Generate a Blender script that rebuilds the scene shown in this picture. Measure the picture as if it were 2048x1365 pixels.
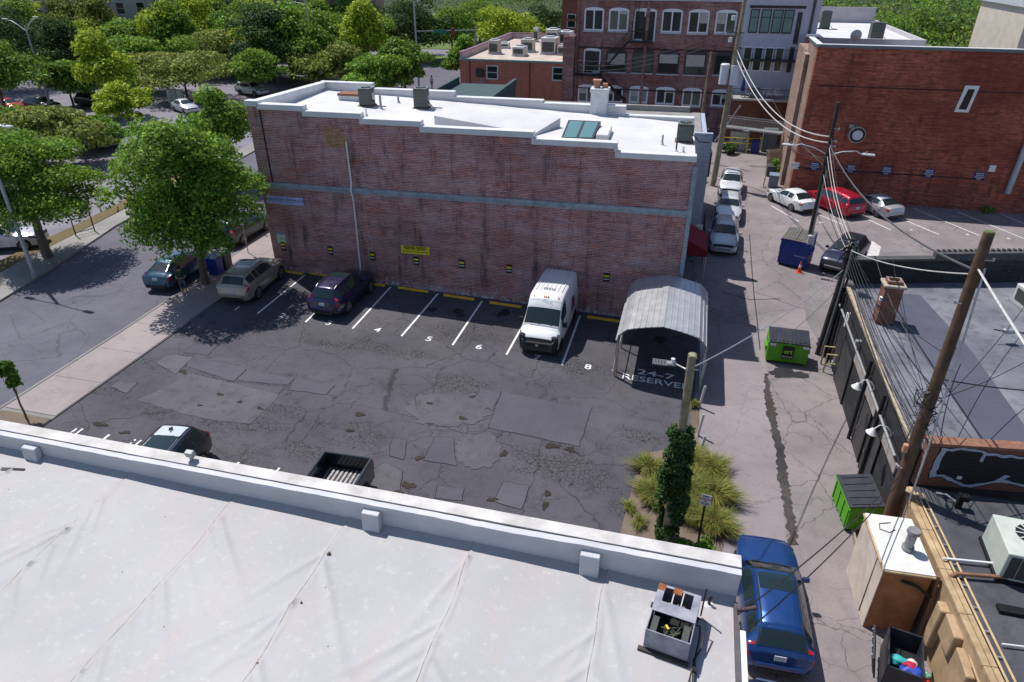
import bpy, bmesh, math, random
import numpy as np
from mathutils import Vector, Matrix
R = math.radians
for o in list(bpy.data.objects): bpy.data.objects.remove(o, do_unlink=True)
S = bpy.context.scene
COL = S.collection
rnd = random.Random(7)

# ------------------------------------------------------------------ camera, sky, sun, exposure
CAM_H, PITCH, YAW = 16.5, 29.5, 14.4
cd = bpy.data.cameras.new('camera'); cam = bpy.data.objects.new('camera', cd); COL.objects.link(cam)
cam.location = (0, 0, CAM_H); cam.rotation_euler = (R(90-PITCH), 0, R(YAW))
cd.sensor_width = 36; cd.lens = 24; cd.clip_start = .1; cd.clip_end = 3000
S.camera = cam
SUN_EL = 61.5; SUN_DIR = (-.85, .53)          # towards the sun, in plan
w = bpy.data.worlds.new('World'); S.world = w; w.use_nodes = True
nt = w.node_tree; nt.nodes.clear()
sky = nt.nodes.new('ShaderNodeTexSky'); sky.sky_type = 'NISHITA'; sky.sun_disc = False
sky.sun_elevation = R(SUN_EL); sky.sun_rotation = math.atan2(SUN_DIR[0], SUN_DIR[1])
sky.air_density = 1.0; sky.dust_density = .6; sky.ozone_density = 1.6
bg = nt.nodes.new('ShaderNodeBackground'); bg.inputs[1].default_value = .104
wo = nt.nodes.new('ShaderNodeOutputWorld')
nt.links.new(sky.outputs[0], bg.inputs[0]); nt.links.new(bg.outputs[0], wo.inputs[0])
sd = bpy.data.lights.new('sun', 'SUN'); sun = bpy.data.objects.new('sun', sd); COL.objects.link(sun)
sd.energy = 4.6; sd.angle = R(.53); sd.color = (1, .955, .90)
sv = Vector((SUN_DIR[0]*math.cos(R(SUN_EL)), SUN_DIR[1]*math.cos(R(SUN_EL)), math.sin(R(SUN_EL))))
sun.rotation_euler = sv.to_track_quat('Z', 'Y').to_euler(); sun.location = (-30, 20, 60)
S.view_settings.view_transform = 'Standard'; S.view_settings.look = 'None'
S.view_settings.exposure = 0.14; S.view_settings.gamma = 1.0; S.view_settings.use_curve_mapping = False

# ------------------------------------------------------------------ pixel -> place
_p, _y = R(PITCH), R(-YAW); FPX = 1365.33
_F = np.array([math.sin(_y)*math.cos(_p), math.cos(_y)*math.cos(_p), -math.sin(_p)])
_R = np.array([math.cos(_y), -math.sin(_y), 0]); _U = np.cross(_R, _F); _C = np.array([0, 0, CAM_H])
def ray(x, y): return _F + _R*(x-1024)/FPX + _U*(682.5-y)/FPX
def plane(x, y, n, d):
    r = ray(x, y); n = np.array(n, float); return _C + r*((d - n@_C)/(n@r))
def Zp(x, y, z): return plane(x, y, (0, 0, 1), z)
def Xp(x, y, v): return plane(x, y, (1, 0, 0), v)
def Yp(x, y, v): return plane(x, y, (0, 1, 0), v)
def zg(X): return -0.047*(min(max(X, -23.0), 3.0)+23.0)      # the lot falls towards the alley
def G(x, y, dz=0.):
    z = 0.
    for i in range(30):
        P = Zp(x, y, z+dz); z = zg(P[0])
    return P

# ------------------------------------------------------------------ object helpers
def tag(o, label=None, cat=None, group=None, kind=None):
    if label: o['label'] = label
    if cat: o['category'] = cat
    if group: o['group'] = group
    if kind: o['kind'] = kind
    return o
def empty(name, loc=(0, 0, 0), rz=0., label=None, cat=None, group=None, parent=None):
    o = bpy.data.objects.new(name, None); COL.objects.link(o); o.empty_display_size = .2
    o.location = loc; o.rotation_euler = (0, 0, rz); o.parent = parent
    return tag(o, label, cat, group)
def rot(rx=0, ry=0, rz=0): return np.array((Matrix.Rotation(rz, 3, 'Z') @ Matrix.Rotation(ry, 3, 'Y') @ Matrix.Rotation(rx, 3, 'X')))
class MB:
    def __init__(s): s.v = []; s.f = []
    def add(s, vs, fs):
        n = len(s.v); s.v += [tuple(map(float, q)) for q in vs]; s.f += [tuple(i+n for i in q) for q in fs]; return s
    def box(s, x0, x1, y0, y1, z0, z1):
        return s.add([(x0,y0,z0),(x1,y0,z0),(x1,y1,z0),(x0,y1,z0),(x0,y0,z1),(x1,y0,z1),(x1,y1,z1),(x0,y1,z1)],
            [(3,2,1,0),(4,5,6,7),(0,1,5,4),(1,2,6,5),(2,3,7,6),(3,0,4,7)])
    def obox(s, c, sz, M=None, rz=0):
        if M is None: M = rot(rz=rz)
        h = np.array(sz)/2.; vs = []
        for q in [(-1,-1,-1),(1,-1,-1),(1,1,-1),(-1,1,-1),(-1,-1,1),(1,-1,1),(1,1,1),(-1,1,1)]:
            vs.append(np.array(c)+M@(h*np.array(q)))
        return s.add(vs, [(3,2,1,0),(4,5,6,7),(0,1,5,4),(1,2,6,5),(2,3,7,6),(3,0,4,7)])
    def bar(s, a, b, wd, ht=None):                       # rectangular bar between two points
        a = np.array(a, float); b = np.array(b, float); d = b-a; L = np.linalg.norm(d); d /= L
        up = np.array([0,0,1.]) if abs(d[2]) < .95 else np.array([1.,0,0])
        r = np.cross(d, up); r /= np.linalg.norm(r); u = np.cross(r, d)
        M = np.stack([r, d, u], 1); return s.obox((a+b)/2, (wd, L, ht or wd), M)
    def tube(s, pts, r, n=6, caps=True):
        pts = [np.array(p, float) for p in pts]; m = len(pts)
        rs = r if hasattr(r, '__len__') else [r]*m
        vs = []; fs = []
        prev = None
        for i, p in enumerate(pts):
            d = pts[min(i+1, m-1)]-pts[max(i-1, 0)]; d /= (np.linalg.norm(d)+1e-9)
            if prev is None:
                up = np.array([0,0,1.]) if abs(d[2]) < .9 else np.array([1.,0,0])
                a = np.cross(d, up)
            else: a = prev - d*(prev@d)
            a /= (np.linalg.norm(a)+1e-9); prev = a; b = np.cross(d, a)
            for k in range(n):
                t = 2*math.pi*k/n; vs.append(p+rs[i]*(a*math.cos(t)+b*math.sin(t)))
        for i in range(m-1):
            for k in range(n):
                fs.append((i*n+k, i*n+(k+1) % n, (i+1)*n+(k+1) % n, (i+1)*n+k))
        if caps: fs.append(tuple(range(n))[::-1]); fs.append(tuple((m-1)*n+k for k in range(n)))
        return s.add(vs, fs)
    def cyl(s, a, b, r0, r1=None, n=12): return s.tube([a, b], [r0, r1 if r1 is not None else r0], n)
    def prism(s, poly, h0, h1, axis='z'):                # polygon (ccw) extruded along an axis
        n = len(poly)
        if axis == 'z': f = lambda p, h: (p[0], p[1], h)
        elif axis == 'y': f = lambda p, h: (p[0], h, p[1])
        else: f = lambda p, h: (h, p[0], p[1])
        vs = [f(p, h0) for p in poly]+[f(p, h1) for p in poly]
        return s.add(vs, [tuple(range(n))[::-1], tuple(range(n, 2*n))]+[(i, (i+1) % n, n+(i+1) % n, n+i) for i in range(n)])
    def grid(s, P):                                      # P[i][j] -> 3-vector
        a, b = len(P), len(P[0])
        return s.add([q for r_ in P for q in r_], [(i*b+j, (i+1)*b+j, (i+1)*b+j+1, i*b+j+1) for i in range(a-1) for j in range(b-1)])
    def xf(s, M=None, t=(0, 0, 0)):
        A = np.array(s.v)
        if M is not None: A = A@np.array(M).T
        A = A+np.array(t); s.v = [tuple(q) for q in A]; return s
    def mesh(s, name):
        m = bpy.data.meshes.new(name); m.from_pydata(s.v, [], s.f); m.update(); return m
    def build(s, name, mat, parent=None, smooth=False, bevel=0., loc=None, rz=0., fixn=True, ang=40):
        m = s.mesh(name)
        if fixn or bevel:
            b = bmesh.new(); b.from_mesh(m)
            if fixn: bmesh.ops.recalc_face_normals(b, faces=b.faces)
            if bevel: bmesh.ops.bevel(b, geom=[e for e in b.edges if e.calc_length() > bevel*2.2], offset=bevel, segments=1, affect='EDGES', clamp_overlap=True)
            b.to_mesh(m); b.free()
        if smooth:
            m.shade_smooth()
            try: m.set_sharp_from_angle(angle=R(ang))
            except Exception: pass
        m.materials.append(mat)
        o = bpy.data.objects.new(name, m); COL.objects.link(o); o.parent = parent
        if loc is not None: o.location = loc
        if rz: o.rotation_euler = (0, 0, rz)
        return o
KIDS = {}
def copy_tree(o, parent=None):
    c = o.copy(); COL.objects.link(c); c.parent = parent
    for ch in [q for q in bpy.data.objects if q.parent == o]: copy_tree(ch, c)
    return c
def text(name, body, size, mat, parent=None, loc=(0,0,0), rx=0., rz=0., align='CENTER', squash=1., depth=0., bold=0.):
    cu = bpy.data.curves.new(name, 'FONT'); cu.body = body; cu.size = size; cu.align_x = align; cu.align_y = 'CENTER'
    cu.extrude = depth; cu.offset = bold; cu.resolution_u = 3
    t = bpy.data.objects.new(name, cu); COL.objects.link(t)
    dg = bpy.context.evaluated_depsgraph_get()
    m = bpy.data.meshes.new_from_object(t.evaluated_get(dg)); bpy.data.objects.remove(t, do_unlink=True)
    m.materials.clear(); m.materials.append(mat)
    o = bpy.data.objects.new(name, m); COL.objects.link(o); o.parent = parent
    o.location = loc; o.rotation_euler = (rx, 0, rz); o.scale = (squash, 1, 1)
    return o

# ------------------------------------------------------------------ materials
def newmat(name):
    m = bpy.data.materials.new(name); m.use_nodes = True; t = m.node_tree; b = t.nodes['Principled BSDF']
    return m, t, b
def L(t, a, b): t.links.new(a, b)
def N(t, typ, **kw):
    n = t.nodes.new(typ)
    for k, v in kw.items(): setattr(n, k, v)
    return n
def ramp(t, src, pts):
    n = N(t, 'ShaderNodeValToRGB'); cr = n.color_ramp
    while len(cr.elements) < len(pts): cr.elements.new(.5)
    for e, (p, c) in zip(cr.elements, pts):
        e.position = p; e.color = (c, c, c, 1) if not hasattr(c, '__len__') else (*c[:3], 1)
    L(t, src, n.inputs[0]); return n.outputs[0]
def mix(t, fac, a, b, mode='MIX'):
    n = N(t, 'ShaderNodeMix', data_type='RGBA', blend_type=mode)
    for sock, v in ((n.inputs[0], fac), (n.inputs[6], a), (n.inputs[7], b)):
        if hasattr(v, 'is_linked') or hasattr(v, 'links'): L(t, v, sock)
        elif hasattr(v, '__len__'): sock.default_value = (*v[:3], 1)
        else: sock.default_value = v
    return n.outputs[2]
def math_(t, op, a, b=0., c=None):
    n = N(t, 'ShaderNodeMath', operation=op)
    for sock, v in zip(n.inputs, (a, b, c)):
        if v is None: continue
        if hasattr(v, 'links'): L(t, v, sock)
        else: sock.default_value = v
    return n.outputs[0]
def noise(t, vec, scale, detail=4, rough=.55, dist=0.):
    n = N(t, 'ShaderNodeTexNoise'); n.inputs['Scale'].default_value = scale; n.inputs['Detail'].default_value = detail
    n.inputs['Roughness'].default_value = rough; n.inputs['Distortion'].default_value = dist
    if vec is not None: L(t, vec, n.inputs['Vector'])
    return n.outputs[0]
def coord(t, world=False):
    if world: return N(t, 'ShaderNodeNewGeometry').outputs['Position']
    return N(t, 'ShaderNodeTexCoord').outputs['Object']
def bump(t, b, h, s, dist=.02):
    n = N(t, 'ShaderNodeBump'); n.inputs['Strength'].default_value = s; n.inputs['Distance'].default_value = dist
    L(t, h, n.inputs['Height']); L(t, n.outputs[0], b.inputs['Normal'])
def sc(c, k): return tuple(min(1, q*k) for q in c)
MATS = {}
def M(name, col, rough=.65, var=.18, scale=2.5, bmp=0., metal=0., spec=.4, col2=None, fine=True, coat=0.):
    if name in MATS: return MATS[name]
    m, t, b = newmat(name); v = coord(t)
    n1 = noise(t, v, scale, 5); a = mix(t, ramp(t, n1, [(.32, 0.), (.68, 1.)]), sc(col, 1-var), col2 or sc(col, 1+var))
    if fine:
        n2 = noise(t, v, scale*14, 3); a = mix(t, math_(t, 'MULTIPLY', n2, .5*min(1, var*2)), a, sc(col, .45))
    L(t, a, b.inputs['Base Color']); b.inputs['Roughness'].default_value = rough; b.inputs['Metallic'].default_value = metal
    b.inputs['Specular IOR Level'].default_value = spec; b.inputs['Coat Weight'].default_value = coat; b.inputs['Coat Roughness'].default_value = .06
    L(t, ramp(t, n1, [(0, max(0, rough-.1)), (1, min(1, rough+.1))]), b.inputs['Roughness'])
    if bmp: bump(t, b, noise(t, v, scale*8, 4), bmp)
    MATS[name] = m; return m
def brickmat(name, c1, c2, mortar, film=None, film_amt=.5, soot=.5, bw=.215, bh=.075, seed=0., bias=0., mort=.011, dark=None, patch=.6, rust=None, hstreak=0.):
    m, t, b = newmat(name); o = coord(t)
    s = N(t, 'ShaderNodeSeparateXYZ'); L(t, o, s.inputs[0]); cb = N(t, 'ShaderNodeCombineXYZ')
    L(t, math_(t, 'ADD', s.outputs[0], s.outputs[1]), cb.inputs[0]); L(t, s.outputs[2], cb.inputs[1]); cb.inputs[2].default_value = seed
    br = N(t, 'ShaderNodeTexBrick'); L(t, cb.outputs[0], br.inputs['Vector'])
    br.inputs['Scale'].default_value = 1; br.inputs['Brick Width'].default_value = bw; br.inputs['Row Height'].default_value = bh
    br.inputs['Mortar Size'].default_value = mort; br.inputs['Mortar Smooth'].default_value = .3; br.inputs['Bias'].default_value = bias
    br.inputs['Color1'].default_value = (*c1, 1); br.inputs['Color2'].default_value = (*c2, 1); br.inputs['Mortar'].default_value = (*mortar, 1)
    vs = N(t, 'ShaderNodeMapping'); vs.inputs['Location'].default_value = (seed*3, seed, 0); L(t, o, vs.inputs[0])
    st = N(t, 'ShaderNodeMapping'); st.inputs['Scale'].default_value = (1, 1, 2.6); L(t, vs.outputs[0], st.inputs[0])
    col = br.outputs['Color']
    nb = noise(t, st.outputs[0], .55, 6, .65)
    nm = noise(t, st.outputs[0], 2.6, 5, .7)
    # hue drifts from course to course
    col = mix(t, math_(t, 'MULTIPLY', ramp(t, nm, [(.40, 0.), (.62, 1.)]), patch*.7), col, sc(c2, .55))
    if rust: col = mix(t, math_(t, 'MULTIPLY', ramp(t, noise(t, st.outputs[0], .8, 5, .7), [(.53, 0.), (.66, 1.)]), .6), col, rust)
    if film:
        fm = math_(t, 'MULTIPLY', ramp(t, nb, [(.40, 0.), (.66, 1.)]), film_amt)
        fm = math_(t, 'MULTIPLY', fm, ramp(t, noise(t, st.outputs[0], 7, 4, .7), [(.25, .35), (.6, 1.)]))
        col = mix(t, fm, col, film)
        sp = ramp(t, noise(t, vs.outputs[0], 9., 3, .6), [(.715, 0.), (.75, 1.)])
        col = mix(t, math_(t, 'MULTIPLY', sp, .7), col, (.62, .60, .58))
    dk = N(t, 'ShaderNodeMapping'); dk.inputs['Scale'].default_value = (1.3, 1.3, .22); L(t, vs.outputs[0], dk.inputs[0])
    ds = ramp(t, noise(t, dk.outputs[0], 1.1, 5, .7), [(.52, 0.), (.72, 1.)])
    col = mix(t, math_(t, 'MULTIPLY', ds, soot), col, dark or (.035, .028, .028))
    if hstreak:
        hs = N(t, 'ShaderNodeMapping'); hs.inputs['Scale'].default_value = (.5, .5, 7.); L(t, vs.outputs[0], hs.inputs[0])
        h1 = math_(t, 'MULTIPLY', ramp(t, noise(t, hs.outputs[0], 1., 6, .75), [(.48, 0.), (.66, 1.)]), hstreak)
        col = mix(t, h1, col, dark or (.035, .022, .022))
        h2 = math_(t, 'MULTIPLY', ramp(t, noise(t, vs.outputs[0], .22, 4, .6), [(.42, 0.), (.62, 1.)]), hstreak*.75)
        col = mix(t, h2, col, sc(c2, .35))
    L(t, col, b.inputs['Base Color']); b.inputs['Roughness'].default_value = .88; b.inputs['Specular IOR Level'].default_value = .2
    bump(t, b, math_(t, 'SUBTRACT', 1., br.outputs['Fac']), .6, .012)
    MATS[name] = m; return m
def asphalt(name, c0, c1, gator=0., big=0., grain=.5, stain=.4, world=True, gscale=4.2, seed=0., dirt=(.10, .075, .05)):
    m, t, b = newmat(name); o = coord(t, world)
    mp = N(t, 'ShaderNodeMapping'); mp.inputs['Location'].default_value = (seed, seed*2, 0); mp.inputs['Scale'].default_value = (1, 1, .05); L(t, o, mp.inputs[0]); o = mp.outputs[0]
    big_n = noise(t, o, .28, 5, .6); col = mix(t, ramp(t, big_n, [(.34, 0.), (.66, 1.)]), c0, c1)
    g = noise(t, o, 38, 3, .7); col = mix(t, math_(t, 'MULTIPLY', ramp(t, g, [(.3, 0.), (.7, 1.)]), grain), col, sc(c0, .45))
    g2 = ramp(t, noise(t, o, 70, 2, .6), [(.62, 0.), (.72, 1.)]); col = mix(t, math_(t, 'MULTIPLY', g2, .35*grain), col, sc(c1, 1.9))
    col = mix(t, math_(t, 'MULTIPLY', ramp(t, noise(t, o, 1.7, 5, .7), [(.5, 0.), (.74, 1.)]), stain), col, sc(c0, .5))
    hgt = g
    dn = N(t, 'ShaderNodeTexNoise'); dn.inputs['Scale'].default_value = 2.2; dn.inputs['Detail'].default_value = 4; L(t, o, dn.inputs['Vector'])
    ds = N(t, 'ShaderNodeVectorMath', operation='MULTIPLY_ADD'); L(t, dn.outputs['Color'], ds.inputs[0]); ds.inputs[1].default_value = (.55, .55, 0); L(t, o, ds.inputs[2])
    def vor(vec, s_):
        v = N(t, 'ShaderNodeTexVoronoi', feature='DISTANCE_TO_EDGE'); v.inputs['Scale'].default_value = s_; L(t, vec, v.inputs['Vector']); return v.outputs['Distance']
    if gator:
        d2 = N(t, 'ShaderNodeVectorMath', operation='MULTIPLY_ADD'); L(t, dn.outputs['Color'], d2.inputs[0]); d2.inputs[1].default_value = (.16, .16, 0); L(t, o, d2.inputs[2])
        ln = ramp(t, vor(d2.outputs[0], gscale), [(.015, 1.), (.075, 0.)])
        sm = N(t, 'ShaderNodeMapping'); sm.inputs['Scale'].default_value = (.5, 1., 1); L(t, o, sm.inputs[0])
        mask = ramp(t, noise(t, sm.outputs[0], .33, 4, .6), [(.525, 0.), (.60, 1.)])
        k = math_(t, 'MULTIPLY', ln, mask); col = mix(t, math_(t, 'MULTIPLY', mask, .35), col, dirt)
        col = mix(t, math_(t, 'MULTIPLY', k, gator), col, (.012, .011, .012))
    if big:
        ln = ramp(t, vor(ds.outputs[0], .27), [(.0015, 1.), (.0075, 0.)])
        l2 = ramp(t, vor(ds.outputs[0], .8), [(.003, 1.), (.014, 0.)])
        l2 = math_(t, 'MULTIPLY', l2, ramp(t, noise(t, o, .3, 3), [(.5, 0.), (.56, 1.)]))
        col = mix(t, math_(t, 'MULTIPLY', math_(t, 'MAXIMUM', ln, l2), big), col, (.012, .011, .012))
    L(t, col, b.inputs['Base Color']); b.inputs['Roughness'].default_value = .9; b.inputs['Specular IOR Level'].default_value = .22
    bump(t, b, hgt, .25, .01); MATS[name] = m; return m
def leafmat(name, c0, c1, c2):
    m, t, b = newmat(name); g = N(t, 'ShaderNodeNewGeometry'); oi = N(t, 'ShaderNodeObjectInfo')
    o = coord(t); big_n = noise(t, o, .5, 2)
    r_ = math_(t, 'ADD', math_(t, 'MULTIPLY', g.outputs['Random Per Island'], .62), math_(t, 'MULTIPLY', big_n, .40))
    col = ramp(t, r_, [(.12, c0), (.5, c1), (.9, c2)])
    L(t, col, b.inputs['Base Color']); b.inputs['Roughness'].default_value = .6; b.inputs['Specular IOR Level'].default_value = .12
    tr = N(t, 'ShaderNodeBsdfTranslucent'); L(t, mix(t, .5, col, sc(c2, 1.3)), tr.inputs[0])
    ms = N(t, 'ShaderNodeMixShader'); ms.inputs[0].default_value = .24
    L(t, b.outputs[0], ms.inputs[1]); L(t, tr.outputs[0], ms.inputs[2]); L(t, ms.outputs[0], t.nodes['Material Output'].inputs[0])
    MATS[name] = m; return m
def glassmat(name, col=(.02, .035, .04), rough=.05, spec=.9):
    m, t, b = newmat(name); b.inputs['Base Color'].default_value = (*col, 1); b.inputs['Roughness'].default_value = rough
    b.inputs['Specular IOR Level'].default_value = spec
    MATS[name] = m; return m
def paint(name, col, metal=.35, rough=.32):
    m, t, b = newmat(name); v = coord(t); dn = noise(t, v, 3.5, 5)
    L(t, mix(t, math_(t, 'MULTIPLY', ramp(t, dn, [(.45, 0.), (.8, 1.)]), .18), col, sc(col, .7)), b.inputs['Base Color'])
    b.inputs['Metallic'].default_value = metal; b.inputs['Specular IOR Level'].default_value = .5
    L(t, ramp(t, dn, [(.3, rough-.06), (.8, rough+.14)]), b.inputs['Roughness'])
    b.inputs['Coat Weight'].default_value = .7; b.inputs['Coat Roughness'].default_value = .08
    MATS[name] = m; return m

ASPH_LOT = asphalt('asphalt_lot', (.092, .088, .108), (.138, .131, .154), gator=.85, big=.6, gscale=5.2, grain=.8, stain=.65, dirt=(.075, .07, .085))
ASPH_PATCH = asphalt('asphalt_patch', (.100, .097, .122), (.132, .127, .155), grain=.7, stain=.25, seed=3)
ASPH_PATCH2 = asphalt('asphalt_patch_pitted', (.108, .103, .122), (.165, .158, .182), grain=.7, stain=.75, seed=9)
ASPH_ALLEY = asphalt('asphalt_alley', (.215, .188, .196), (.31, .268, .272), big=.55, grain=.45, stain=.35, seed=5)
ASPH_STREET = asphalt('asphalt_street', (.122, .119, .150), (.168, .163, .198), big=.35, grain=.5, stain=.3, seed=11)
ASPH_FAR = asphalt('asphalt_far', (.19, .18, .215), (.25, .24, .275), big=.2, grain=.3, stain=.35, seed=15)
CONC = asphalt('concrete_walk', (.295, .255, .258), (.365, .315, .315), big=.12, grain=.3, stain=.3, seed=21)
CONC_G = asphalt('concrete_grey', (.24, .23, .225), (.32, .305, .295), big=.1, grain=.35, stain=.4, seed=23)
DIRT = asphalt('soil', (.17, .13, .10), (.26, .205, .165), grain=.8, stain=.5, seed=27)
GRAVEL = asphalt('gravel_ground', (.22, .20, .20), (.34, .32, .32), grain=1., stain=.5, seed=31)
WHITE_PAINT = M('white_road_paint', (.74, .74, .74), .7, .12, 5)
WHITE = M('white_membrane', (.62, .615, .635), .6, .11, .45)
WHITE_M = M('white_metal', (.72, .73, .74), .4, .05, 2)
BLACK = M('black_plastic', (.018, .018, .02), .5, .2, 4)
BLACKM = M('black_metal', (.022, .022, .024), .45, .2, 4, metal=.4)
RUBBER = M('tyre_rubber', (.022, .022, .023), .8, .2, 6)
RIM = M('wheel_alloy', (.42, .42, .44), .3, .08, 6, metal=.8)
CHROME = M('chrome', (.6, .61, .63), .18, .04, 6, metal=1.)
STEEL = M('galvanised_steel', (.46, .48, .50), .42, .14, 3, metal=.55)
GREYM = M('grey_metal', (.30, .315, .33), .5, .12, 3, metal=.2)
WOODP = M('weathered_pole_wood', (.115, .068, .042), .85, .35, 3, bmp=.4)
WOODG = M('greenish_pole_wood', (.27, .235, .15), .85, .35, 3, bmp=.4)
WOODD = M('tarred_pole_wood', (.05, .04, .035), .85, .35, 3, bmp=.3)
YELLOW = M('yellow_paint', (.75, .42, .03), .6, .18, 4)
GLASS = glassmat('window_glass', (.012, .018, .02), .06, .35); CARGLASS = glassmat('car_glass', (.012, .024, .027), .04, .7)
TEALGLASS = glassmat('teal_glass', (.06, .16, .17), .1)
HEADL = glassmat('headlight_lens', (.045, .05, .058), .1, .5); TAILL = glassmat('tail_light_lens', (.40, .012, .015), .2, .6)
PLATE = M('licence_plate', (.55, .6, .68), .5, .2, 9)
BARK = M('bark', (.16, .12, .095), .9, .35, 5, bmp=.5)
# ------------------------------------------------------------------ the ground
def sheet(name, poly, dz, mat, parent=None, thick=0., kind=None):
    b = bmesh.new(); vs = [b.verts.new((p[0], p[1], 0)) for p in poly]; b.faces.new(vs)
    for xs in (-23., 3.):
        bmesh.ops.bisect_plane(b, geom=b.verts[:]+b.edges[:]+b.faces[:], plane_co=(xs, 0, 0), plane_no=(1, 0, 0))
    for v in b.verts: v.co.z = zg(v.co.x)+dz
    bmesh.ops.recalc_face_normals(b, faces=b.faces)
    for f in b.faces:
        if f.normal.z < 0: f.normal_flip()
    if thick:
        r_ = bmesh.ops.extrude_face_region(b, geom=b.faces[:])
        for v in [e for e in r_['geom'] if isinstance(e, bmesh.types.BMVert)]: v.co.z -= thick
        bmesh.ops.recalc_face_normals(b, faces=b.faces)
    m = bpy.data.meshes.new(name); b.to_mesh(m); b.free(); m.materials.append(mat)
    o = bpy.data.objects.new(name, m); COL.objects.link(o); o.parent = parent
    if kind: o['kind'] = kind
    return o
def gpx(l): return [tuple(G(*q)[:2]) for q in l]
sheet('ground', [(-420, -60), (420, -60), (420, 520), (-420, 520)], -.03, ASPH_FAR, kind='structure')
sheet('street', [(-37.2, -40), (-26.55, -40), (-26.55, 24), (-26.7, 30), (-27.4, 40), (-28.2, 60), (-30, 120), (-44, 120), (-42, 70), (-38.1, 37), (-36.3, 29.7), (-35.4, 25), (-34, 10)], -.012, ASPH_STREET, kind='structure')
LOT = sheet('parking_lot', [(-23.7, 9.9), (1.55, 9.9), (1.7, 34.2), (-23.4, 33.3), (-23.95, 28.7), (-23.75, 24)], .004, ASPH_LOT, kind='structure')
ALLEY = sheet('alley', [(1.6, -20), (60, -20), (60, 79), (1.2, 79), (1.2, 34.3), (1.7, 34.2), (1.55, 9.9)], 0., ASPH_ALLEY, kind='structure')
# sidewalks with slabs of their own
SW = sheet('sidewalk', [(-26.5, -10), (-23.62, -10), (-23.8, 24), (-23.98, 28.7), (-23.38, 33.4), (-23.3, 60), (-28, 60), (-27.3, 40), (-26.68, 30), (-26.5, 24)], .045, CONC_G, thick=.3, kind='structure')
ys = [17.45, 20.0, 22.6, 25.2, 27.8, 30.6, 33.3, 34.9, 36.5, 38.1, 39.7, 41.3, 42.9]
def kx(y): return float(np.interp(y, [0, 24, 30, 40, 60], [-26.35, -26.35, -26.55, -27.15, -27.85]))
def bx(y): return float(np.interp(y, [0, 24, 28.7, 33.4, 60], [-23.66, -23.84, -24.0, -23.45, -23.4]))
for a, c in zip(ys[:-1], ys[1:]):
    cols = [(0, 1)] if c < 33.4 else [(0, .5), (.5, 1)]
    for s0, s1 in cols:
        def X_(y, s): return kx(y)+(bx(y)-kx(y))*s
        e = .008
        sheet('concrete_slab', [(X_(a, s0)+e, a+e), (X_(a, s1)-e, a+e), (X_(c, s1)-e, c-e), (X_(c, s0)+e, c-e)], .066, CONC, SW)
sheet('kerb', [(-26.56, -10), (-26.44, -10), (-26.44, 24), (-26.62, 30), (-27.24, 40), (-27.94, 60), (-28.06, 60), (-27.36, 40), (-26.74, 30), (-26.56, 24)], .07, CONC_G, SW, thick=.2)
sheet('planting_soil', [(-26.3, 8), (-23.75, 8), (-23.78, 17.25), (-26.3, 17.25)], .072, DIRT, SW)
FW = sheet('far_sidewalk', [(-33.9, 10), (-35.3, 25), (-36.2, 29.7), (-38, 37), (-41.9, 70), (-43.5, 70), (-39.6, 37), (-38.9, 29.7), (-38.0, 25), (-36.8, 10)], .10, CONC_G, thick=.3, kind='structure')
fy = [(-34.0, 10.4), (-34.7, 17), (-35.4, 25), (-36.3, 29.7), (-38.1, 37), (-39.2, 46), (-40.3, 56)]
sheet('verge', [(-38.0, 10), (-38.3, 25), (-38.95, 29.7), (-39.7, 37), (-41.4, 50), (-42.6, 50), (-40.9, 37), (-40.3, 29.7), (-40, 25), (-39.5, 10)], .09, M('leafy_verge', (.28, .19, .06), .9, .5, 5, col2=(.10, .09, .05)), thick=.2, kind='structure')
GRASS = M('lawn_grass', (.10, .17, .03), .9, .3, 4, col2=(.14, .21, .045))
def lawn(poly): sheet('lawn', poly, .05, GRASS, thick=.2, kind='structure')
lawn(gpx([(150, 246), (232, 246), (250, 237), (160, 235)])); lawn(gpx([(860, 134), (900, 134), (900, 112), (860, 112)]))
sheet('woodland_floor', [(-420, 150), (-140, 150), (-60, 165), (60, 120), (420, 110), (420, 515), (-420, 515)], -.02, M('woodland_floor', (.035, .055, .018), .95, .3, .3), kind='structure'); lawn([(-120, 140), (-30, 140), (-30, 230), (-120, 230)]); lawn([(10, 120), (90, 100), (120, 240), (10, 240)]); lawn([(-110, 88), (-76, 88), (-76, 128), (-118, 128)])
# ---- parking lot parts
def line(parent, a, b, wd=.1, dz=.012, mat=WHITE_PAINT, name='parking_line'):
    a = np.array(a[:2]); b = np.array(b[:2]); d = (b-a)/np.linalg.norm(b-a); n = np.array([-d[1], d[0]])*wd/2
    return sheet(name, [tuple(a-n), tuple(b-n), tuple(b+n), tuple(a+n)], dz, mat, parent)
for a, b in [((515, 628), (612, 549)), ((611, 645), (700, 561)), ((705, 658), (783, 573)), ((803, 673), (876, 588)), ((905, 691), (964, 603)), ((1013, 710), (1062, 622)), ((1124, 731), (1160, 632))]:
    line(LOT, G(*a), G(*b))
for i, a in enumerate([(219, 870), (478, 925)]):
    P = G(*a); line(LOT, P, (P[0], 10.9))
    if i == 0: line(LOT, (P[0]+2.8, P[1]), (P[0]+2.8, 10.9))
    else: line(LOT, (P[0]+2.85, P[1]), (P[0]+2.85, 10.9)); line(LOT, (P[0]+5.7, P[1]), (P[0]+5.7, 10.9))
def gtext(parent, body, P, size, rz=0., name='stall_number', squash=1., bold=.006):
    o = text(name, body, size, WHITE_PAINT, parent, (P[0], P[1], zg(P[0])+.016), rz=rz, squash=squash, bold=bold)
    o.rotation_euler = (0, math.atan(.047) if -23 < P[0] < 3 else 0, rz); return o
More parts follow.
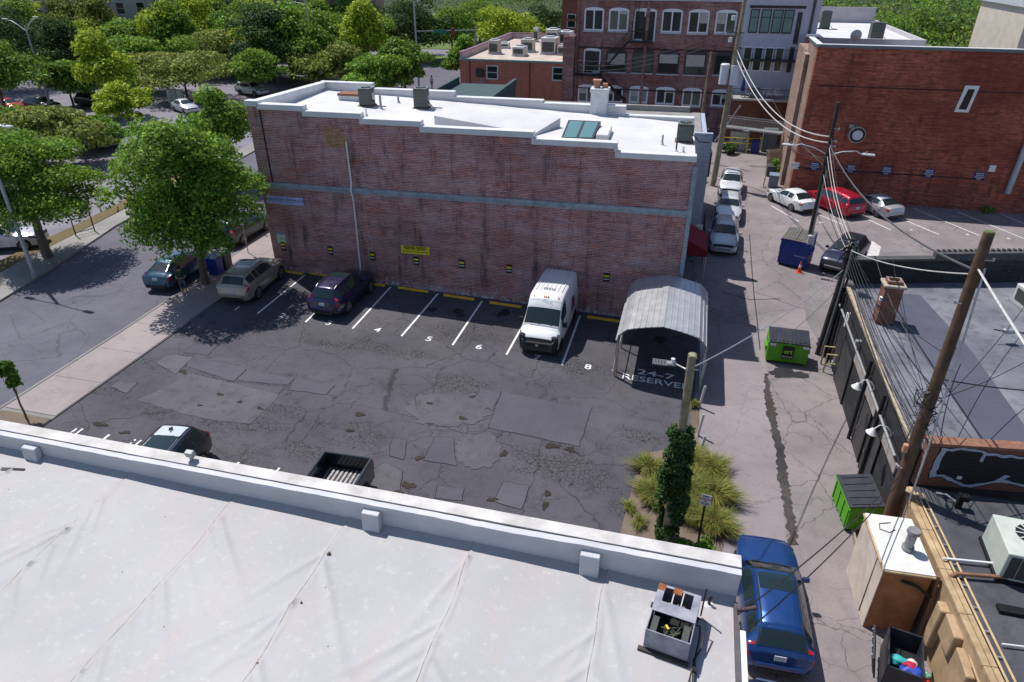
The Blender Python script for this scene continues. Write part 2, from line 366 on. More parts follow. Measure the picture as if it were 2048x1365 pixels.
for s_, q in (('1', (474, 618)), ('2', (565, 632)), ('3', (658, 647)), ('4', (755, 661)), ('5', (858, 679)), ('6', (958, 695)), ('7', (1074, 716)), ('8', (1176, 735))):
    gtext(LOT, s_, G(*q), .62, squash=1.15)
gtext(LOT, '16', G(151, 863), .62, math.pi, squash=1.2); gtext(LOT, '15', G(268, 886), .62, math.pi, squash=1.2); gtext(LOT, '14', G(545, 942), .62, math.pi, squash=1.2)
gtext(LOT, '24-7', G(1311, 750), .66, name='painted_text', squash=1.5); gtext(LOT, 'RESERVED', G(1314, 765), .66, name='painted_text', squash=1.12)
TARS = M('seam_dark', (.022, .021, .026), .9, .3, 6)
pats = [([(366,706),(393,685),(436,690),(415,711)],0), ([(311,726),(336,708),(385,715),(352,749)],1), ([(370,733),(390,712),(495,738),(467,763)],0),
 ([(495,740),(588,757),(575,771),(472,761)],0), ([(470,766),(572,776),(554,790),(460,776)],0), ([(590,760),(670,770),(652,790),(577,780)],0),
 ([(273,801),(330,778),(380,748),(462,767),(558,791),(530,822),(500,848),(450,845),(391,834),(330,818)],1), ([(221,774),(238,763),(276,767),(254,788)],1),
 ([(1005,784),(1183,819),(1157,894),(977,856)],0), ([(960,779),(1002,785),(985,822),(951,802)],0),
 ([(871,875),(906,876),(912,931),(847,921)],0), ([(875,972),(928,979),(923,1003),(871,997)],0), ([(1008,964),(1060,973),(1042,1020),(990,1005)],0),
 ([(786,879),(815,882),(808,920),(778,912)],0), ([(736,950),(770,925),(805,945),(800,985),(745,985)],1)]
def ell(cx, cy, rx, ry, n=22):
    q = random.Random(cx); n = max(n, 34); ph = [q.uniform(0, 6.28) for _ in range(4)]
    def rr_(t): return 1+.22*math.sin(2*t+ph[0])+.16*math.sin(3*t+ph[1])+.13*math.sin(5*t+ph[2])+.08*math.sin(9*t+ph[3])
    return [(cx+rx*math.cos(2*math.pi*k/n)*rr_(2*math.pi*k/n), cy+ry*math.sin(2*math.pi*k/n)*rr_(2*math.pi*k/n)) for k in range(n)]
def blob(cx, cy, rx, ry, n=40): q = random.Random(cx); return [(cx+rx*(abs(math.cos(2*math.pi*k/n))**.75*math.copysign(1, math.cos(2*math.pi*k/n)))*q.uniform(.8, 1.08), cy+ry*(abs(math.sin(2*math.pi*k/n))**.75*math.copysign(1, math.sin(2*math.pi*k/n)))*q.uniform(.8, 1.08)) for k in range(n)]
pats += [(blob(897, 819, 86, 34), 1), (blob(955, 903, 46, 38), 1)]
for i, (poly, kd) in enumerate(pats):
    P = gpx(poly); q = random.Random(i); out = []
    for k in range(len(P)):                                        # ragged edges
        a = np.array(P[k]); b = np.array(P[(k+1) % len(P)]); nn = max(2, int(np.linalg.norm(b-a)/.35))
        for j in range(nn):
            p = a+(b-a)*j/nn; out.append((p[0]+q.uniform(-.035, .035), p[1]+q.uniform(-.035, .035)))
    cc_ = np.mean(out, 0)
    if len(poly) < 8: sheet('patch_seam', [tuple(cc_+(np.array(p)-cc_)*(1+.035/np.linalg.norm(np.array(p)-cc_))) for p in out], .0062+.0001*i, TARS, LOT)
    sheet('asphalt_patch', out, .014+.0006*i, ASPH_PATCH2 if kd else ASPH_PATCH, LOT, thick=.012)
# dirt hollows and weeds where the asphalt has worn through
SOILD = asphalt('worn_hollow', (.035, .030, .028), (.085, .068, .055), grain=.9, stain=.6, seed=41)
for cx, cy, rx, ry in [(366,744,7,4),(720,830,12,3),(817,972,13,7),(787,987,18,5),(1105,893,18,4),(1140,900,10,5),(838,917,9,4),(985,1000,10,4),(1095,988,5,7),(1090,1012,6,8),(700,862,7,3),(200,850,14,4),(250,866,10,3),(1008,908,7,6),(925,838,8,4),(860,808,6,3),(945,795,7,3),(480,805,5,3),(440,790,6,3),(520,818,6,3),(400,812,5,2)]:
    sheet('worn_hollow', gpx(ell(cx, cy, rx, ry, 16)), .0262+.0001*(cx % 17), SOILD, LOT)
OIL = asphalt('oil_stain', (.02, .02, .024), (.04, .04, .045), grain=.3, stain=.6, seed=43)
for cx, cy, rx, ry in [(1008, 627, 13, 7), (918, 626, 12, 8), (1320, 680, 10, 7), (660, 600, 12, 7), (864, 620, 8, 5)]:
    sheet('oil_stain', gpx(ell(cx, cy, rx, ry, 16)), .0085, OIL, LOT)
# strip of dark new asphalt along the wall foot
sheet('wall_foot_strip', [(-22.9, 33.0), (.3, 33.75), (.3, 34.15), (-22.9, 33.3)], .02, ASPH_PATCH, LOT)
# ---- alley parts
z6 = lambda l: [(1500+a/3.412, 560+b/3.412) for a, b in l]
strip = z6([(100,640),(125,640),(140,760),(175,880),(190,1000),(218,1100),(248,1250),(262,1365)])
stripL = z6([(98,760),(110,900),(140,1020),(168,1150),(182,1260),(190,1365)])
P = gpx(strip+[(1582,985),(1588,1030),(1596,1090),(1580,1092),(1571,1040),(1562,985)]+stripL[::-1])
q = random.Random(12); P2 = []
for k in range(len(P)):
    a = np.array(P[k]); b = np.array(P[(k+1) % len(P)]); nn = max(1, int(np.linalg.norm(b-a)/.12))
    for j in range(nn): p = a+(b-a)*j/nn; P2.append((p[0]+q.uniform(-.07, .07), p[1]))
sheet('broken_asphalt_strip', P2, .008, asphalt('broken_asphalt', (.045, .04, .045), (.14, .12, .115), grain=1., stain=.9, seed=51, gator=.9, gscale=7), ALLEY)
sheet('gravel_patch', gpx([(1612,640),(1608,590),(1622,560),(1650,566),(1672,590),(1668,640),(1655,662),(1650,690),(1630,672)]), .008, GRAVEL, ALLEY)
sheet('concrete_patch', gpx([(1722,492),(1745,483),(1762,494),(1757,512),(1722,513)]), .008, M('pale_concrete', (.55,.53,.52), .9, .15, 3), ALLEY)
sheet('oil_stain', gpx(ell(1575, 748, 40, 9)), .009, OIL, ALLEY); sheet('oil_stain', gpx(ell(1645, 690, 14, 14)), .0095, OIL, ALLEY)
sheet('concrete_lane', [(1.9, 34.5), (5.05, 34.5), (5.0, 22), (4.9, 14), (1.9, 14)], .004, asphalt('pale_asphalt', (.255, .222, .235), (.325, .282, .295), big=.2, grain=.5, stain=.25, seed=61), ALLEY)
TAR = M('tar_seal', (.03, .03, .03), .8, .2, 3)
for l in [[(1499,470),(1503,530),(1508,590),(1514,640),(1520,700)], [(1445,585),(1500,600),(1560,598)]]:
    pts = gpx(l)
    for a, b in zip(pts[:-1], pts[1:]): line(ALLEY, a, b, .06, .0105, TAR, 'tar_seal')
for a, b in [((1542,412),(1598,444)),((1633,428),(1685,450)),((1720,432),(1782,461)),((1797,436),(1878,470)),((1826,417),(1959,472)),((1914,424),(2048,478)),((2002,429),(2090,465))]:
    line(ALLEY, G(*a), G(*b), .09)
for s_, q in (('8', (1642, 446)), ('7', (1822, 461)), ('6', (1935, 470)), ('5', (2017, 478))): gtext(ALLEY, s_, G(*q), .5, -.35)
# ---- planting island
ISL = sheet('planting_bed', gpx([(1236,1085),(1250,1030),(1262,985),(1278,930),(1300,906),(1345,898),(1378,886),(1384,800),(1398,800),(1396,890),(1418,905),(1440,950),(1450,1000),(1457,1060),(1440,1110),(1330,1140)]), .03, DIRT, thick=.1, kind='structure')
# ------------------------------------------------------------------ main brick building beside the lot
TH = R(2.0); MA = (-23.2, 33.24)
BRK_MAIN = brickmat('brick_main', (.56, .165, .115), (.27, .078, .068), (.70, .60, .61), film=(.66, .53, .60), film_amt=.5, soot=.85, mort=.0135, bh=.088, rust=(.55, .15, .06), hstreak=.4)
BRK_PATCH = brickmat('brick_infill', (.46, .22, .09), (.30, .12, .06), (.60, .52, .36), soot=.25, seed=4)
BANDM = M('blue_grey_paint', (.30, .36, .42), .7, .25, 3)
MB_ = empty('brick_building', (MA[0], MA[1], 0), TH, 'long purple-red brick building with stepped white parapet beside the parking lot', 'building')
e_ = np.array([math.cos(TH), math.sin(TH), 0]); n_ = np.array([-math.sin(TH), math.cos(TH), 0]); A_ = np.array([MA[0], MA[1], 0])
def MW(x, y):                       # pixel -> (along, height) on the lot-side wall
    P = plane(x, y, n_, n_@A_); return float((P-A_)@e_), float(P[2])
LW, DP = 23.62, 8.6
steps = [(0, .62, 9.76), (.62, 3.22, 9.62), (3.22, 6.42, 9.37), (6.42, 9.68, 9.12), (9.68, 15.55, 8.86), (15.55, 19.72, 8.54), (19.72, LW, 8.10)]
poly = [(0, -1.7)]; poly += [(LW, -1.7)]
for a, b, h in steps[::-1]: poly += [(b, h-.3), (a, h-.3)]
MB().prism(poly, 0, .34, 'y').build('lot_side_wall', BRK_MAIN, MB_)
MB().prism([(.34, -1.7), (DP, -1.7), (DP, 9.1), (.34, 9.4)], 0, .34, 'x').build('street_side_wall', BRK_MAIN, MB_)
MB().prism([(.34, -1.7), (DP, -1.7), (DP, 7.7), (.34, 7.7)], LW-.34, LW-.001, 'x').build('alley_side_wall', BRK_MAIN, MB_)
rsteps = [(0, 3.6, 9.35), (3.6, 9.0, 9.05), (9.0, 14.6, 8.75), (14.6, 19.6, 8.6), (19.6, LW, 8.1)]
poly = [(0, -1.7), (LW, -1.7)]
for a, b, h in rsteps[::-1]: poly += [(b, h-.02), (a, h-.02)]
MB().prism(poly, DP, DP+.34, 'y').build('rear_wall', WHITE, MB_)
CAPW = M('white_coping', (.66, .68, .70), .55, .10, 1.5)
for i, (a, b, h) in enumerate(steps):
    m = MB(); m.box(a-(.06 if i == 0 else 0), b+(.10 if i < 6 else .02), -.08, .42, h-.30, h)
    if i < 6: m.box(b-.06, b+.12, -.078, .418, steps[i+1][2]-.001, h-.30)
    m.build('coping', CAPW, MB_, bevel=.02)
for a, b, h in rsteps: MB().box(a, b, DP-.06, DP+.40, h, h+.08).build('coping', CAPW, MB_, bevel=.02)
MB().prism([(.42, 9.38), (DP-.06, 9.08), (DP-.06, 9.40), (.42, 9.66)], -.07, .42, 'x').build('coping', CAPW, MB_)
MB().prism([(.34, 8.5), (DP, 8.3), (DP, 9.1), (.34, 9.4)], .34, .37, 'x').build('parapet_liner', WHITE, MB_)
# roof membrane, falling to the alley
def rz_(u): return 8.95-.045*u
m = MB(); P = [[(u, v, rz_(u)+.012*math.sin(u*2.1+v)) for v in np.linspace(.34, DP, 6)] for u in np.linspace(.34, LW-.02, 30)]
m.grid(P).build('roof', WHITE, MB_, smooth=True)
# raised roof monitor and skylight
u0, h0 = MW(870, 262)
def RF(x, y, up=0.):                # pixel -> local point on the roof
    z = 8.5
    for k in range(20):
        Pw = Zp(x, y, z+up); u = (Pw-A_)@e_; z = rz_(u)
    return np.array([(Pw-A_)@e_, (Pw-A_)@n_, z+up])
mon = [RF(868, 232, .55), RF(905, 205, .75), RF(1121, 236, .5), RF(1068, 268, .12)]
m = MB(); top = [tuple(p) for p in mon]; bot = [(p[0], p[1], rz_(p[0])-.05) for p in mon]
m.add(top+bot, [(0,1,2,3),(0,3,7,4),(3,2,6,7),(2,1,5,6),(1,0,4,5)]).build('roof_monitor', WHITE, MB_)
sk = [RF(1122, 277, .12), RF(1186, 278, .12), RF(1202, 243, .55), RF(1137, 240, .55)]
m = MB(); top = [tuple(p) for p in sk]; bot = [(p[0], p[1], rz_(p[0])-.05) for p in sk]
skl = m.add(top+bot, [(0,1,2,3),(0,3,7,4),(3,2,6,7),(2,1,5,6),(1,0,4,5)]).build('skylight', M('dark_frame', (.05,.055,.06), .4, .1, 3), MB_)
for k in range(2):
    f = lambda s, t: np.array(sk[0])*(1-s)*(1-t)+np.array(sk[1])*s*(1-t)+np.array(sk[2])*s*t+np.array(sk[3])*(1-s)*t
    a, b = (.06+.48*k, .46+.48*k); q = [f(a, .06)+[0,0,.012], f(b, .06)+[0,0,.012], f(b, .94)+[0,0,.012], f(a, .94)+[0,0,.012]]
    MB().add(q, [(0,1,2,3)]).build('pane', glassmat('skylight_glass', (.12,.24,.25), .15, .6), skl)
# flanking white curb right of the skylight
q = RF(1240, 280, 0); MB().box(sk[1][0]+.12, sk[1][0]+.75, sk[1][1]+.2, sk[1][1]+2.6, rz_(sk[1][0])-.05, rz_(sk[1][0])+.3).build('roof_kerb', WHITE, MB_, bevel=.03)
# white chimney on the rear wall
uc = 17.98
ch = MB().box(uc-.5, uc+.5, DP-.2, DP+.7, 6, 9.6).box(uc-.55, uc+.55, DP-.25, DP+.75, 9.4, 9.62).build('chimney', M('white_brick_paint', (.60,.62,.65), .8, .15, 6, bmp=.5), MB_, bevel=.02)
TERRA = M('terracotta', (.42, .22, .14), .8, .2, 4)
MB().cyl((uc-.2, DP+.25, 9.62), (uc-.2, DP+.25, 10.0), .2, .2, 12).box(uc-.45, uc+.05, DP, DP+.5, 10.0, 10.07).build('chimney_pot', TERRA, ch)
MB().cyl((uc+.28, DP+.25, 9.62), (uc+.28, DP+.25, 9.88), .18, .16, 12).build('chimney_pot', TERRA, ch)
# string course, pipes
zs = 5.27
MB().box(.35, LW-.02, -.10, -.002, zs-.10, zs+.10).box(.35, LW-.02, -.06, -.001, zs-.22, zs-.10).build('string_course', BANDM, MB_, bevel=.015)
u0, v0 = MW(693, 283); u1, v1 = MW(722, 540)
MB().tube([(u0, -.06, v0), (u0+.02, -.07, zs+.3), (u0+.02, -.19, zs+.05), (u0+.02, -.19, zs-.15), (u0+.03, -.07, zs-.5), (u1, -.06, v1-.3)], .05, 8).build('downpipe', WHITE_M, MB_, smooth=True)
MB().tube([(.75, -.05, 9.3), (.8, -.05, 5.3)], .035, 6).build('drain_pipe', BLACKM, MB_)
MB().box(LW-.1, LW+.12, -.12, .05, -1.6, 7.6).build('corner_pipe', BANDM, MB_, bevel=.02)
ua, va = MW(648, 255); ub, vb = MW(692, 297)
MB().box(ua, ub, -.012, .02, vb, va).build('brick_infill', BRK_PATCH, MB_)
for u, v, w_, h_ in [(MW(1063, 330)[0], 7.2, .12, 1.5), (MW(905, 330)[0], 7.0, .1, 1.2)]: pass
# efflorescence near the foot is part of the brick: rough pale lime wash
m, t, b = newmat('lime_wash'); o_ = coord(t); s_ = N(t, 'ShaderNodeSeparateXYZ'); L(t, o_, s_.inputs[0])
msk = ramp(t, math_(t, 'ADD', noise(t, o_, 3.2, 6, .75), math_(t, 'MULTIPLY', math_(t, 'ADD', s_.outputs[2], math_(t, 'MULTIPLY', s_.outputs[0], .047)), -.30)), [(.44, 0.), (.52, 1.)])
b.inputs['Base Color'].default_value = (.72, .75, .80, 1); b.inputs['Roughness'].default_value = .9
tp = N(t, 'ShaderNodeBsdfTransparent'); ms = N(t, 'ShaderNodeMixShader'); L(t, math_(t, 'MULTIPLY', msk, .75), ms.inputs[0]); L(t, tp.outputs[0], ms.inputs[1]); L(t, b.outputs[0], ms.inputs[2]); L(t, ms.outputs[0], t.nodes['Material Output'].inputs[0])
MB().add([(.3, -.004, -.1), (LW-.3, -.004, -1.25), (LW-.3, -.004, .3), (.3, -.004, 1.3)], [(0,1,2,3)]).build('lime_wash', m, MB_)
# tall pale strips where old plaster lines run
PLASTER = M('old_plaster', (.33, .28, .31), .9, .3, 5)

def mwloc(u, v, out=.03): P = A_+e_*u-n_*out; return (P[0], P[1], v)
# ---- wheel stops (yellow kerbs)
WS = MB().prism([(-.09,0),(.09,0),(.065,.11),(-.065,.11)], -.92, .92, 'x').xf()
stops = [((575,545),(601,549)), ((624,549),(654,555)), ((744,568),(768,573)), ((796,576),(858,587)), ((887,591),(949,602)), ((979,606),(1043,617)), ((1173,634),(1243,647))]
wsn = ['yellow wheel stop at stall one behind the beige SUV', 'yellow wheel stop at stall two between the parked SUVs', 'yellow wheel stop in front of the dark blue SUV', 'yellow wheel stop in empty stall four', 'yellow wheel stop in empty stall five', 'yellow wheel stop in empty stall six beside the van', 'yellow wheel stop between the white van and the carport']
wm = None
for (a, b), lb in zip(stops, wsn):
    Pa, Pb = G(*a), G(*b); c_ = (Pa+Pb)/2
    if lb.startswith('yellow wheel stop at stall one'): c_ = Pb-e_*.75
    if 'stall two' in lb: c_ = Pa+e_*.8
    if 'dark blue' in lb: c_ = Pb-e_*.85
    if wm is None: o = WS.build('wheel_stop', YELLOW, None, bevel=.015); wm = o
    else: o = wm.copy(); COL.objects.link(o)
    o.location = (c_[0], c_[1], zg(c_[0])+.008); o.rotation_euler = (0, math.atan(.047), TH-.012)
    tag(o, lb, 'wheel stop', 'yellow wheel stops along the brick wall')
# ---- signs on the wall
def wall_sign(name, label, x0, y0, x1, y1, mat, cat='sign', group=None, out=.03):
    u0, v0 = MW(x0, y0); u1, v1 = MW(x1, y1); cu, cv = (u0+u1)/2, (v0+v1)/2
    o = empty(name, mwloc(cu, cv, out), TH, label, cat, group); w_, h_ = abs(u1-u0), abs(v0-v1)
    MB().box(-w_/2, w_/2, -.012, .02, -h_/2, h_/2).build('sign_panel', mat, o, bevel=.004)
    return o, w_, h_
SIGNY = M('sign_yellow', (.72, .58, .03), .5, .08, 3); INK = M('sign_ink', (.02, .018, .018), .6, .1, 3); INKB = M('sign_ink_blue', (.03, .05, .22), .6, .1, 3)
o, w_, h_ = wall_sign('parking_sign', 'yellow reserved parking sign with double arrow on brick wall', 802, 490, 860, 511, SIGNY)
def wtxt(parent, body, size, x, z, mat, squash=1., bold=0.): return text('lettering', body, size, mat, parent, (x, -.016, z), rx=math.pi/2, squash=squash, bold=bold)
wtxt(o, 'RESERVED PARKING', .2, 0, h_*.30, INK, w_*.9/1.98, .006); wtxt(o, 'MON - FRI · 8 AM - 5 PM', .12, 0, h_*.06, INK, .9, .003)
MB().box(-w_*.38, w_*.38, -.017, -.013, -h_*.23, -h_*.18).add([(-w_*.46,-.017,-h_*.205),(-w_*.38,-.017,-h_*.28),(-w_*.38,-.017,-h_*.13)],[(0,1,2)]).add([(w_*.46,-.017,-h_*.205),(w_*.38,-.017,-h_*.13),(w_*.38,-.017,-h_*.28)],[(0,1,2)]).build('arrow', INK, o)
o, w_, h_ = wall_sign('office_sign', 'pale blue law office sign with dark lettering high on brick wall', 532, 391, 608, 412, M('sign_pale_blue', (.42, .50, .78), .5, .08, 2))
wtxt(o, 'Parking Lot for Tenants Only', .1, 0, h_*.33, INKB); wtxt(o, 'Bell, Barden & Carr - Attorneys at Law', .15, 0, h_*.12, INKB, 1., .004)
wtxt(o, 'Unauthorized Vehicles will be Towed at Owner Expense', .085, 0, -h_*.10, INKB); wtxt(o, 'Reserved 24 Hours a Day', .085, 0, -h_*.25, INKB)
o, w_, h_ = wall_sign('notice_sign', 'small green and white notice board low at wall corner', 553, 465, 573, 487, M('sign_mint', (.50, .68, .50), .5, .08, 2))
wtxt(o, '8-5', .2, .05, -.05, INK); MB().box(-w_*.5, w_*.5, -.016, -.013, h_*.32, h_*.5).build('header_band', M('sign_header', (.25, .35, .45), .5, .1, 3), o)
smalls = [(567, 492), (661, 501), (745, 512), (833, 522), (924, 528), (1018, 538), (1213, 555)]
sl = ['beneath the mint green notice', 'above the gap between the SUVs', 'right of the white downpipe', 'below the yellow parking sign', 'above empty stall five', 'left of the white van', 'between the white van and the carport']
for (x, y), d_ in zip(smalls, sl):
    o, w_, h_ = wall_sign('stall_sign', 'small black stall sign with yellow stripe '+d_, x-6, y-9, x+6, y+9, INK, 'sign', 'black stall signs along the brick wall')
    MB().box(-w_*.42, w_*.42, -.016, -.013, h_*.05, h_*.28).build('stripe', SIGNY, o); MB().box(-w_*.42, w_*.42, -.016, -.013, -h_*.25, -h_*.15).build('stripe', WHITE_M, o)
# ---- things on its roof
FINM = M('condenser_fins', (.075, .085, .08), .55, .25, 30, metal=.3)
def condenser(loc, rz, w_, h_, label, dark=True, group='rooftop condensers on the brick building'):
    o = empty('condenser_unit', loc, rz, label, 'air conditioner', group)
    MB().box(-w_/2, w_/2, -w_/2, w_/2, .06, h_).build('cabinet', FINM, o, bevel=.03)
    m = MB()
    for k in range(12):
        z = .12+(h_-.25)*k/11; m.box(-w_/2-.012, w_/2+.012, -w_/2-.012, w_/2+.012, z, z+.022)
    m.build('louvre', M('louvre_paint', (.16,.18,.175), .5, .1, 3), o)
    MB().box(-w_/2-.02, w_/2+.02, -w_/2-.02, w_/2+.02, h_, h_+.05).build('top_panel', M('louvre_paint', (.16,.18,.175)), o, bevel=.015)
    fg = MB().cyl((0,0,h_+.05), (0,0,h_+.075), w_*.40, w_*.40, 20).build('fan_guard', BLACKM, o)
    m = MB()
    for k in range(4): a = k*math.pi/4; m.bar((-w_*.4*math.cos(a), -w_*.4*math.sin(a), h_+.085), (w_*.4*math.cos(a), w_*.4*math.sin(a), h_+.085), .015)
    m.build('guard_bar', STEEL, fg)
    MB().box(-w_/2-.08, w_/2+.08, -w_/2-.08, w_/2+.08, 0, .06).build('base_pad', M('rust_rail', (.20,.11,.07), .8, .3, 4), o)
    MB().tube([(w_/2, -w_*.2, .4), (w_/2+.15, -w_*.3, .3), (w_/2+.35, -w_*.35, .08), (w_/2+.9, -w_*.3, .05)], .03, 6).build('refrigerant_pipe', BLACK, o)
    MB().box(w_/2+.002, w_/2+.05, -.12, .18, .35, .75).build('service_panel', STEEL, o)
    return o
def onroof(x, y): q = RF(x, y); return tuple(A_+e_*q[0]+n_*q[1]+np.array([0,0,q[2]]))
condenser(onroof(735, 212), TH, .72, .98, 'dark louvred condenser by the brown hatch on white roof')
condenser(onroof(844, 216), TH+.1, .78, 1.1, 'dark louvred condenser left of the white roof monitor')
condenser(onroof(1368, 283), TH, .8, .92, 'green-grey condenser at the alley end of white roof')
o = empty('roof_hatch', onroof(706, 200), TH, 'low roof hatch with rusty brown lid on white roof', 'roof hatch')
MB().box(-.75, .75, -.4, .4, 0, .28).build('hatch_kerb', WHITE, o); MB().box(-.8, .8, -.45, .45, .28, .42).build('hatch_lid', M('rust_lid', (.24,.10,.06), .7, .2, 3), o, bevel=.02)
def vent(x, y, h, r, label, mat=GREYM, cat='vent pipe'):
    p = onroof(x, y); o = empty('vent_pipe', p, 0, label, cat, 'vent pipes on the white roof')
    MB().cyl((0,0,0), (0,0,h), r, r, 10).build('pipe', mat, o, smooth=True); MB().cyl((0,0,-.02), (0,0,.12), r*2.2, r*1.1, 10).build('flashing', WHITE, o, smooth=True)
    return o
vent(733, 233, .4, .05, 'white vent pipe by the front coping below the condensers', WHITE_M); vent(797, 206, .35, .06, 'small vent pipe between the two dark condensers'); vent(762, 218, .75, .07, 'grey post vent right beside the left condenser')
vent(1324, 290, .5, .05, 'thin grey vent pipe left of the alley end condenser'); vent(1352, 303, .5, .04, 'dark vent pipe near the front coping at alley end', BLACKM); vent(1366, 305, .3, .05, 'short pale vent pipe at the alley end coping', WHITE_M)
# ------------------------------------------------------------------ vehicles: a lofted body, every other part a patch of that surface
# station: x from the nose, half width, underside, belt line, roof half width, top
SUV = [(0,.58,.40,.58,.55,.66),(.07,.78,.30,.72,.72,.84),(.25,.88,.24,.86,.80,.96),(.6,.93,.22,.94,.82,1.03),(1.15,.945,.22,1.0,.80,1.10),(1.30,.945,.22,1.02,.77,1.14),(2.02,.945,.22,1.05,.61,1.60),(2.4,.945,.22,1.06,.60,1.675),(3.4,.945,.22,1.08,.59,1.665),(4.1,.94,.24,1.10,.57,1.60),(4.2,.935,.25,1.10,.57,1.57),(4.52,.91,.28,1.09,.66,1.12),(4.62,.88,.30,.98,.74,1.0),(4.70,.74,.42,.66,.62,.70)]
SEDAN = [(0,.55,.36,.50,.5,.56),(.08,.76,.26,.62,.68,.70),(.3,.85,.20,.74,.76,.82),(.7,.88,.18,.82,.78,.90),(1.2,.89,.18,.88,.76,.97),(1.35,.89,.18,.89,.74,1.0),(2.1,.89,.18,.91,.57,1.38),(2.5,.89,.18,.92,.56,1.44),(3.1,.89,.18,.93,.55,1.42),(3.35,.89,.18,.94,.55,1.37),(3.95,.88,.20,.95,.66,1.02),(4.15,.87,.22,.95,.72,.99),(4.5,.82,.28,.86,.70,.95),(4.58,.66,.40,.60,.56,.64)]
HATCH = [(0,.55,.36,.52,.5,.58),(.08,.74,.26,.64,.66,.74),(.3,.82,.20,.78,.74,.88),(.7,.86,.18,.88,.74,.98),(1.0,.87,.18,.92,.73,1.05),(1.15,.87,.18,.93,.71,1.09),(2.0,.87,.18,.96,.55,1.45),(2.5,.87,.18,.97,.54,1.49),(3.2,.87,.19,.98,.53,1.43),(3.4,.87,.20,.99,.53,1.38),(4.05,.85,.24,1.0,.62,1.12),(4.25,.83,.26,.96,.66,1.0),(4.42,.80,.28,.88,.66,.92),(4.48,.64,.42,.62,.54,.66)]
MINIV = [(0,.60,.36,.58,.55,.64),(.08,.82,.26,.70,.74,.80),(.3,.93,.20,.82,.82,.92),(.75,.98,.18,.94,.84,1.05),(1.0,.99,.18,1.0,.82,1.14),(1.1,.99,.18,1.02,.80,1.18),(2.0,.99,.18,1.05,.64,1.64),(2.5,.99,.18,1.06,.63,1.73),(4.0,.99,.2,1.08,.62,1.71),(4.6,.98,.22,1.09,.60,1.64),(4.72,.97,.23,1.09,.60,1.60),(4.98,.95,.26,1.08,.72,1.12),(5.06,.92,.28,.98,.78,1.0),(5.14,.78,.42,.64,.66,.70)]
WAGON = [(0,.58,.38,.58,.55,.64),(.1,.78,.28,.70,.70,.80),(.35,.88,.22,.80,.78,.90),(.8,.92,.2,.88,.80,.98),(1.35,.93,.2,.95,.78,1.06),(1.5,.93,.2,.96,.76,1.09),(2.15,.93,.2,.98,.62,1.46),(2.5,.93,.2,.99,.61,1.53),(3.8,.93,.2,1.02,.59,1.52),(4.15,.92,.22,1.03,.58,1.47),(4.25,.92,.22,1.03,.58,1.44),(4.62,.90,.26,1.02,.68,1.06),(4.72,.87,.28,.92,.74,.94),(4.8,.72,.42,.64,.62,.68)]
VAN = [(0,.72,.40,.72,.66,.80),(.07,.90,.30,.92,.82,1.0),(.3,.98,.24,1.06,.88,1.16),(.62,1.01,.22,1.16,.90,1.28),(.70,1.01,.22,1.18,.90,1.34),(1.38,1.02,.22,1.30,.84,2.06),(1.62,1.02,.22,1.36,.84,2.34),(1.95,1.02,.22,1.40,.86,2.50),(2.4,1.02,.22,1.40,.86,2.53),(4.4,1.02,.24,1.40,.86,2.53),(5.1,1.02,.26,1.40,.86,2.50),(5.28,1.0,.30,1.38,.84,2.42),(5.32,.94,.40,1.36,.78,2.30)]
CAB = [(0,.66,.50,.72,.6,.86),(.08,.88,.42,.88,.8,1.02),(.3,.96,.34,1.0,.86,1.12),(.8,.98,.32,1.06,.88,1.18),(1.3,.99,.32,1.10,.86,1.22),(1.42,.99,.32,1.12,.84,1.26),(2.1,.99,.32,1.15,.68,1.78),(2.4,.99,.32,1.16,.68,1.86),(3.25,.99,.32,1.16,.67,1.84),(3.4,.98,.32,1.16,.68,1.78),(3.5,.98,.34,1.16,.74,1.3)]
def surf(st, smooth=2):
    st = np.array(st, float); L_ = st[-1, 0]
    xs = np.unique(np.concatenate([np.linspace(0, L_, 46), st[:, 0]])); T = np.stack([np.interp(xs, st[:, 0], st[:, k]) for k in range(6)], 1)
    for _ in range(smooth):
        U = T.copy(); U[1:-1, 1:] = .5*T[1:-1, 1:]+.25*(T[:-2, 1:]+T[2:, 1:]); T = U
    P = np.zeros((len(xs), 9, 3))
    for i, (x, w_, zb, be, wt, zt) in enumerate(T):
        sec = [(0, zb), (.82*w_, zb), (.965*w_, zb+.07), (w_, zb+.48*(be-zb)), (.985*w_, be), (wt+.035*(w_-wt), zt-.055-.1*max(0, (zt-be-.2))*.3), (wt*.93, zt-.018), (wt*.5, zt+.008), (0, zt+.014)]
        P[i] = [(x, a, z) for a, z in sec]
    return xs, P
def ev(sf, x, v):
    xs, P = sf; i = int(np.clip(np.searchsorted(xs, x)-1, 0, len(xs)-2)); s_ = (x-xs[i])/(xs[i+1]-xs[i]); j = int(min(v, 7.9999)); t_ = v-j
    return (P[i, j]*(1-s_)+P[i+1, j]*s_)*(1-t_)+(P[i, j+1]*(1-s_)+P[i+1, j+1]*s_)*t_
